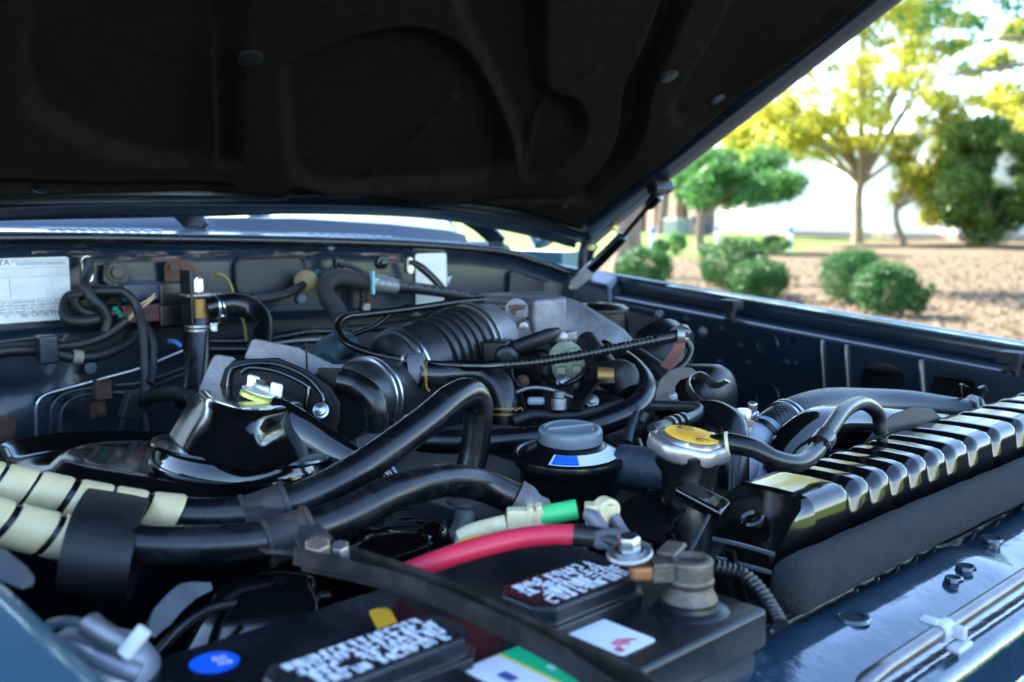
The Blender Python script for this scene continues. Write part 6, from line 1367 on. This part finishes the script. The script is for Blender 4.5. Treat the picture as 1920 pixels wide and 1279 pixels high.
# ---------------------------------------------------------------- heater valve with brass body, clamps and hoses
hv = thing('heater_valve', 'brass heater valve body with steel clamps', 'valve', atY(372, 590, 1.20))
def w(px, py, Y): return atY(px, py, Y)
mb = MB(); mb.tube([w(373, 595, 1.20), w(373, 560, 1.20)], 0.0155, BRASS, 2, 20); mb.build('brass_body', hv)
mb = MB(); mb.box(w(352, 590, 1.20), (0.004, 0.03, 0.115), SATIN); mb.box(w(372, 553, 1.20), (0.040, 0.024, 0.004), STEEL_D); mb.build('bracket', hv, bevel=0.001)
mb = MB(); mb.tube([w(368, 548, 1.19), w(370, 528, 1.19), w(362, 522, 1.19)], 0.0065, STEEL, 4, 12); mb.box(w(370, 535, 1.185), (0.012, 0.008, 0.016), STEEL); mb.build('spring_arm', hv, bevel=0.001)
hh = thing('heater_inlet_hose', 'black hose curling from the brass valve over to the engine', 'hose', w(440, 575, 1.18))
PH = [w(390, 578, 1.19), w(410, 573, 1.185), (w(440, 570, 1.18)), w(472, 580, 1.17), w(490, 605, 1.15), w(488, 640, 1.12), w(480, 670, 1.10)]
MB().tube(PH, 0.0150, RUBBER, 8, 22).build('hose', hh)
mb = MB(); clamp_ring(mb, w(405, 575, 1.187), V(1, 0, 0), 0.0152, STEEL, 0.006, 2, True, V(0.1, -1, -0.8)); mb.build('screw_clamp', hh)
hh = thing('heater_drop_hose', 'black hose dropping straight down from the brass valve', 'hose', w(370, 680, 1.18))
MB().tube([w(373, 598, 1.20), w(371, 630, 1.195), w(370, 680, 1.185), w(364, 735, 1.17), w(350, 760, 1.16)], 0.0152, RUBBER, 8, 22).build('hose', hh)
mb = MB(); clamp_ring(mb, w(372, 614, 1.197), ZA, 0.0154, STEEL, 0.005, 2, True, V(0.9, -0.5, 0)); mb.build('screw_clamp', hh)
# connector pair with green caps
GCAP = M('green_wire_cap', (0.0, 0.20, 0.11), 0.35, var=0.2, vscale=60)
def connector(label, y, body_mat, px0, px1, Y):
    t = thing('wiring_connector', label, 'connector', w((px0+px1)/2, y, Y), 'wiring connectors on the bulkhead')
    mb_ = MB(); a_, b_ = w(px0, y, Y), w(px1, y+2, Y); mb_.box((a_+b_)/2, ((b_-a_).length, 0.022, 0.024), body_mat, frame(ZA, b_-a_)); mb_.build('housing', t, bevel=0.003)
    mb_ = MB(); mb_.box(w(px1+18, y+4, Y), (0.038, 0.028, 0.030), SATIN); mb_.build('socket', t, bevel=0.003)
    mb_ = MB()
    for k in range(3): mb_.lathe(w(px0-8+5*k, y-6+6*k, Y-0.012), V(0, -1, 0.3), [(0, -0.004), (0.0038, -0.004), (0.0040, 0.002), (0.002, 0.004), (0, 0.004)], GCAP, 10)
    struct(mb_.build('green_caps', t), 'stuff')
    return t
connector('dark blue wiring connector with green caps', 546, M('dark_blue_plastic', (0.006, 0.022, 0.05), 0.4), 224, 300, 1.255)
connector('dark red wiring connector with green caps', 586, M('dark_red_plastic', (0.09, 0.018, 0.014), 0.45, dirt=(0.02, 0.01, 0.01), dscale=40, damt=0.7), 224, 300, 1.25)
WIREC = M('cream_wire', (0.55, 0.42, 0.24), 0.5); WIREP = M('purple_brown_wire', (0.14, 0.06, 0.07), 0.5)
for k, (m_, pts) in enumerate(((WIREC, ((290, 551, 1.23), (278, 562, 1.22), (262, 572, 1.22), (242, 596, 1.22))), (WIREC, ((291, 556, 1.23), (280, 566, 1.22), (264, 578, 1.22), (240, 602, 1.22))), (WIREP, ((290, 588, 1.23), (280, 574, 1.22), (268, 574, 1.22), (250, 590, 1.22))))):
    tag(MB().tube([w(*p) for p in pts], 0.0013, m_, 6, 6).build('thin_wire'), ('cream thin wire fanning highest out of the blue connector', 'second cream wire just below the highest one from the blue connector', 'purple-brown thin wire looping out of the red connector')[k], 'wire', 'thin wires by the connectors')
# wiring tubes on the near bulkhead
for pts, r, lab in ((((165, 490, 1.28), (166, 505, 1.26), (158, 530, 1.24), (172, 560, 1.23), (192, 580, 1.23), (202, 600, 1.23), (198, 622, 1.23)), .0065, 'black wire tube hanging from the pale slotted tab'),
                    (((228, 546, 1.24), (180, 546, 1.25), (150, 552, 1.26), (128, 560, 1.27), (122, 585, 1.26), (132, 600, 1.25), (165, 602, 1.24), (200, 594, 1.24)), .0075, 'thick black wire tube looping beside the emission label'),
                    (((140, 560, 1.25), (150, 580, 1.25), (185, 590, 1.245), (226, 586, 1.24)), .0062, 'black wire tube running into the red connector'),
                    (((228, 546, 1.22), (245, 558, 1.215), (258, 580, 1.21), (266, 610, 1.20), (270, 650, 1.19), (272, 700, 1.18), (274, 740, 1.17)), .0058, 'long black wire tube dropping past the red connector'),
                    (((262, 600, 1.21), (276, 618, 1.20), (287, 645, 1.19), (286, 690, 1.18), (280, 720, 1.17)), .0055, 'second black wire tube dropping next to the long one'),
                    (((240, 600, 1.22), (220, 615, 1.225), (196, 630, 1.23), (150, 645, 1.235), (90, 650, 1.24), (-20, 652, 1.25)), .0060, 'black loom running along the bulkhead ledge'),
                    (((-40, 664, 1.24), (40, 656, 1.24), (90, 660, 1.24), (140, 670, 1.235), (190, 665, 1.235), (235, 645, 1.24), (250, 625, 1.25)), .0075, 'taped black loom curving below the bulkhead ledge'),
                    (((400, 524, 1.26), (410, 514, 1.25), (425, 522, 1.25), (436, 545, 1.25), (438, 575, 1.24), (455, 600, 1.22), (462, 640, 1.20)), .0020, 'thin olive wire arching over the black heater hose')):
    tag(MB().tube([w(*p) for p in pts], r, RUBBER_M if r > .003 else M('olive_wire', (0.20, 0.17, 0.04), 0.5), 8, 12).build('wire_tube' if r > .003 else 'thin_wire'), lab, 'wire')
mb = MB(); mb.box(w(88, 655, 1.225), (0.022, 0.02, 0.034), PAINT_SHADE); tag(mb.build('loom_clip', bevel=0.003), 'dark blue clip gripping the taped loom', 'clip')
mb = MB(); a_, b_ = w(135, 668, 1.235), w(153, 670, 1.235); band(mb, a_, b_, 0.0065, 0.0085, M('beige_tape', (0.26, 0.22, 0.17), 0.6)); tag(mb.build('tape_band'), 'beige tape band round the taped loom', 'tape')
# brake pipes on the bulkhead
BP = [[(68, 830, 1.30), (68, 770, 1.30), (72, 752, 1.30), (85, 740, 1.30), (110, 732, 1.30), (155, 720, 1.295), (210, 705, 1.28), (270, 688, 1.26), (350, 655, 1.22)],
      [(94, 830, 1.305), (96, 775, 1.305), (104, 752, 1.305), (125, 737, 1.305), (160, 729, 1.30), (220, 722, 1.28), (270, 716, 1.26), (345, 690, 1.22)],
      [(112, 830, 1.31), (114, 780, 1.31), (124, 757, 1.31), (150, 742, 1.31), (200, 736, 1.29), (260, 732, 1.27), (345, 702, 1.22)]]
for k, pts in enumerate(BP):
    tag(MB().tube([w(*p) for p in pts], 0.0024 if k == 0 else 0.0030, STEEL if k == 0 else PIPEM, 8, 10).build('brake_pipe'), ('bright thin brake pipe bent round the bulkhead corner', 'dark upper brake pipe running under the rusty pipe clip', 'dark lower brake pipe running under the rusty pipe clip')[k], 'pipe', 'brake pipes on the bulkhead')
mb = MB(); mb.box(w(192, 730, 1.275), (0.020, 0.012, 0.024), RUST); mb.prism(rrect(w(185, 768, 1.30), XA, ZA, 0.020, 0.020, 0.001, 1), V(0, -1, 0), 0.004, RUST); mb.hexbolt(w(186, 767, 1.295), V(0, -1, 0), 0.0062, RUST); tag(mb.build('pipe_clip', bevel=0.002), 'rusty pipe clip with bolt on the lower bulkhead', 'clip')
mb = MB(); mb.box(w(248, 760, 1.18), (0.022, 0.016, 0.034), RUBBER_M, Matrix.Rotation(R(20), 3, 'Y')); mb.tube([w(236, 780, 1.18), w(225, 805, 1.17), w(218, 825, 1.16)], 0.0035, RUBBER_M, 4, 10); mb.tube([w(262, 752, 1.18), w(290, 742, 1.15), w(330, 738, 1.10), w(360, 745, 1.05)], 0.0085, RUBBER_M, 6, 14); mb.tube([w(272, 775, 1.17), w(275, 800, 1.16), w(270, 825, 1.15)], 0.0035, RUBBER_M, 4, 10); tag(mb.build('level_sensor', bevel=0.001), 'grey-black plug with cables above the air cleaner rim', 'sensor')
mb = MB(); mb.lathe(w(3, 800, 1.22), V(0.2, -1, 0), [(0, 0), (0.013, 0), (0.014, 0.006), (0.008, 0.008), (0, 0.008)], RUST, 20); mb.hexbolt(w(2, 812, 1.205), V(0.2, -1, 0), 0.010, RUST); tag(mb.build('mounting_bolt'), 'rusty mounting bolt on the lower bulkhead bulge', 'bolt')
# middle of the bulkhead: yellow grommet cable, S-hose, connector
gc = thing('bulkhead_cable', 'black cable ending in a dusty yellow grommet', 'cable', w(575, 525, 1.27))
MB().tube([w(*p) for p in ((574, 529, 1.27), (555, 543, 1.255), (525, 555, 1.24), (490, 561, 1.22), (450, 566, 1.20))], 0.0062, RUBBER_M, 8, 14).build('cable', gc)
mb = MB(); mb.lathe(w(574, 527, 1.268), V(-0.5, -0.8, -0.15), [(0, 0), (0.0165, 0), (0.0175, 0.004), (0.014, 0.007), (0.008, 0.009), (0, 0.009)], M('dusty_yellow_rubber', (0.20, 0.155, 0.06), 0.6, var=0.2, vscale=60, dirt=(0.18, 0.15, 0.09), dscale=30, damt=0.5), 26); mb.build('grommet', gc)
mb = MB(); mb.box(w(592, 520, 1.285), (0.022, 0.022, 0.022), M('teal_plastic', (0.01, 0.06, 0.075), 0.4), Matrix.Rotation(R(30), 3, 'Y')); tag(mb.build('teal_plug', bevel=0.003), 'teal plug behind the yellow grommet', 'plug')
hose2 = thing('vacuum_supply_hose', 'matte black S-shaped hose on the bulkhead', 'hose', w(640, 540, 1.24))
MB().tube([w(*p) for p in ((640, 600, 1.16), (630, 580, 1.19), (615, 560, 1.22), (610, 540, 1.235), (618, 525, 1.24), (640, 519, 1.245), (665, 524, 1.245), (690, 530, 1.245))], 0.0125, M('soft_black_rubber', (0.018, 0.016, 0.017), 0.75, bump=0.2, bscale=600), 8, 20).build('hose', hose2)
mb = MB(); mb.tube([w(*p) for p in ((690, 530, 1.245), (712, 532, 1.243), (742, 537, 1.24))], [0.011, 0.0125, 0.011], M('grey_hose_nut', (0.22, 0.22, 0.23), 0.45, 0.4), 24, 20, rfun=lambda s: 1+0.10*(math.sin(s*2*math.pi/0.012) > 0.2)); mb.build('grey_coupling', hose2)
mb = MB(); mb.box(w(699, 530, 1.225), (0.003, 0.006, 0.034), M('pale_teal_clip', (0.22, 0.50, 0.55), 0.35)); mb.box(w(703, 524, 1.225), (0.012, 0.006, 0.003), MATS['pale_teal_clip']); mb.build('clip', hose2)
mb = MB(); pp = [w(*p) for p in ((740, 536, 1.24), (790, 542, 1.235), (840, 549, 1.23), (880, 556, 1.225), (905, 562, 1.22))]; mb.tube(pp, 0.0092, RUBBER_M, 8, 18)
for k, chh in enumerate('SAE J1532-70 10 /11 90/ 3/8'):
    t_ = k/27; q = pp[0].lerp(pp[3], 0.03+t_*0.9); q = q+V(0, -0.0095, 0.003)
    if chh != ' ': mb.text(chh, q, pp[2]-pp[1], ZA, 0.0052, INK_G, 0.0002)
mb.build('printed_hose', hose2)
tag(MB().tube([w(*p) for p in ((772, 490, 1.275), (790, 502, 1.265), (810, 520, 1.255), (828, 540, 1.245), (840, 556, 1.235), (835, 570, 1.22))], [.0045, .0065, .0062, .0062, .006, .005], SATIN, 6, 14).build('ground_strap'), 'black cable crossing the cream bulkhead label', 'cable')
mb = MB(); mb.box(w(634, 498, 1.27), (0.014, 0.012, 0.020), SATIN); mb.tube([w(*p) for p in ((636, 496, 1.26), (660, 500, 1.255), (690, 515, 1.25))], 0.004, RUBBER_M, 5, 10); mb.tube([w(*p) for p in ((622, 502, 1.26), (612, 515, 1.255), (606, 535, 1.25))], 0.0045, RUBBER_M, 5, 10); tag(mb.build('loom_clamp', bevel=0.002), 'small black loom clamp above the S-shaped hose', 'clamp')
mb = MB(); mb.prism(rrect(w(687, 560, 1.275), XA, ZA, 0.014, 0.036, 0.002, 2), V(0, -1, 0), 0.003, M('grey_tab', (0.30, 0.27, 0.23), 0.5, 0.4)); mb.hexbolt(w(689, 558, 1.27), V(0, -1, 0), 0.0065, RUST); tag(mb.build('bracket_tab'), 'grey tab with rusty bolt under the teal clip', 'bracket')
tag(MB().tube([w(*p) for p in ((676, 535, 1.26), (680, 555, 1.26), (676, 580, 1.25))], 0.004, RUBBER_M, 5, 10).build('short_hose'), 'short dark hose next to the grey tab', 'hose')
# dark pipes crossing below the ledge
for k, (pts, r, m_) in enumerate(((((380, 640, 1.28), (450, 640, 1.28), (520, 632, 1.28), (580, 622, 1.28), (640, 622, 1.28)), .006, RUBBER), (((500, 648, 1.25), (545, 640, 1.25), (590, 637, 1.25), (640, 636, 1.25)), .0028, STEEL_D), (((380, 655, 1.27), (480, 655, 1.27), (560, 650, 1.26), (650, 645, 1.25)), .007, RUBBER), (((540, 660, 1.2), (580, 658, 1.2), (640, 650, 1.2)), .005, PIPEM))):
    tag(MB().tube([w(*p) for p in pts], r, m_, 6, 12).build('dark_pipe'), ('black hose highest in the gap below the bulkhead ledge', 'thin dull steel line in the gap behind the air flow meter', 'thick black hose low in the gap behind the air flow meter', 'short dark pipe ending at the teal-edged hose')[k], 'pipe', 'pipes in the gap below the ledge')
tag(MB().tube([at(*p) for p in ((605, 690, 1.06), (610, 665, 1.10), (630, 650, 1.13), (650, 648, 1.15))], 0.016, M('teal_black_rubber', (0.012, 0.03, 0.042), 0.4, bump=0.3, bscale=400), 8, 18).build('ribbed_hose'), 'teal-black hose bend behind the air flow meter', 'hose')
# corner pillar at the far hinge
mb = MB(); loft(mb, [[V(1.325, 1.275, ZL-0.115), V(1.395, 1.29, ZL-0.10), V(1.395, 1.20, ZL-0.112), V(1.345, 1.18, ZL-0.13)], [V(1.31, 1.285, ZL-0.20), V(1.395, 1.29, ZL-0.20), V(1.395, 1.17, ZL-0.20), V(1.335, 1.15, ZL-0.21)], [V(1.30, 1.29, ZL-0.60), V(1.395, 1.29, ZL-0.60), V(1.395, 1.16, ZL-0.60), V(1.33, 1.15, ZL-0.60)]], PAINT_SHADE); fix_normals(mb.build('corner_pillar', car, bevel=0.008, bseg=3))

# ---------------------------------------------------------------- more lines, wires and small fittings around the engine
MIDS = [
 ('vacuum_line', 'thin black vacuum line looping below the throttle lever', 'hose', [(1000, 668, 1.16), (1020, 705, 1.12), (1048, 722, 1.10), (1080, 712, 1.09), (1100, 690, 1.10)], .0032, RUBBER),
 ('vacuum_line', 'thin black vacuum line dropping behind the sage green dashpot', 'hose', [(1085, 650, 1.15), (1095, 690, 1.13), (1090, 730, 1.10), (1100, 775, 1.06)], .0030, RUBBER),
 ('steel_line', 'thin steel fuel line crossing under the throttle cable', 'pipe', [(955, 742, 1.06), (990, 728, 1.08), (1030, 730, 1.09), (1075, 745, 1.08)], .0024, STEEL_D),
 ('vacuum_line', 'thin black vacuum line beside the round sensor housing', 'hose', [(955, 690, 1.12), (962, 720, 1.10), (975, 742, 1.08), (985, 775, 1.05)], .0034, RUBBER),
 ('wire_loom', 'black taped wire loom lying along the valve cover', 'wire', [(960, 790, 1.02), (1000, 778, 1.03), (1060, 780, 1.03), (1120, 770, 1.04), (1165, 755, 1.06)], .0062, RUBBER_M),
 ('wire_loom', 'black wire loom climbing to the cable bracket', 'wire', [(1190, 760, 1.05), (1215, 735, 1.09), (1235, 715, 1.12), (1262, 700, 1.14), (1300, 700, 1.15)], .0048, RUBBER_M),
 ('thin_line', 'thin bright line between plenum and distributor', 'pipe', [(1196, 690, 1.15), (1212, 700, 1.13), (1232, 722, 1.10), (1240, 745, 1.08)], .0020, STEEL_D),
 ('vacuum_line', 'thin hose bridging the bellows top and the bulkhead', 'hose', [(800, 590, 1.24), (770, 575, 1.25), (735, 588, 1.24), (700, 612, 1.20), (660, 628, 1.17)], .0036, RUBBER),
 ('wire_loom', 'black wire loom hidden behind the ribbed duct', 'wire', [(880, 575, 1.32), (840, 578, 1.30), (790, 600, 1.27), (730, 612, 1.25), (650, 618, 1.24)], .0055, RUBBER_M),
 ('drain_hose', 'black drain hose dipping beside the reservoir', 'hose', [(1190, 830, .92), (1200, 865, .90), (1215, 905, .88), (1210, 950, .86)], .0070, RUBBER),
 ('thin_wire', 'thin blue wire stub near the brake pipes', 'wire', [(318, 640, 1.22), (330, 642, 1.21), (340, 650, 1.21)], .0030, M('blue_wire', (0.02, 0.10, 0.28), 0.4)),
 ('vacuum_line', 'thin black hose running from adapter to bellows foot', 'hose', [(925, 672, 1.14), (905, 700, 1.11), (880, 725, 1.08), (850, 742, 1.06)], .0034, RUBBER),
]
for nm, lab, cat, pts, r, m_ in MIDS: hose(nm, lab, cat, pts, r, m_, 10, 7)
for k, (px, py, D, rr, m_, lab) in enumerate(((1056, 715, 1.10, .0055, STEEL_D, 'small steel bolt below the sage green dashpot'), (980, 715, 1.10, .0050, RUST, 'small rusty bolt beside the round sensor'), (1110, 752, 1.05, .0050, STEEL_D, 'small steel bolt on the bent linkage arm'), (1262, 742, 1.01, .0030, STEEL_D, 'grey small bolt inside the lifting eye notch'), (1225, 690, 1.13, .0055, RUST, 'small rusty bolt near the cable bracket foot'), (890, 880, .99, .0060, STEEL_D, 'steel nut on the valve cover'))):
    tag(MB().hexbolt(at(px, py, D), CH+ZA*0.6, rr, m_).build('engine_bolt'), lab, 'bolt')
cv2 = MB(); cv2.box(at(1010, 720, 1.16), (0.05, 0.07, 0.06), EB); tag(cv2.build('injector_casting', bevel=0.006, bseg=3), 'oily dark casting in the middle of the engine', 'casting')
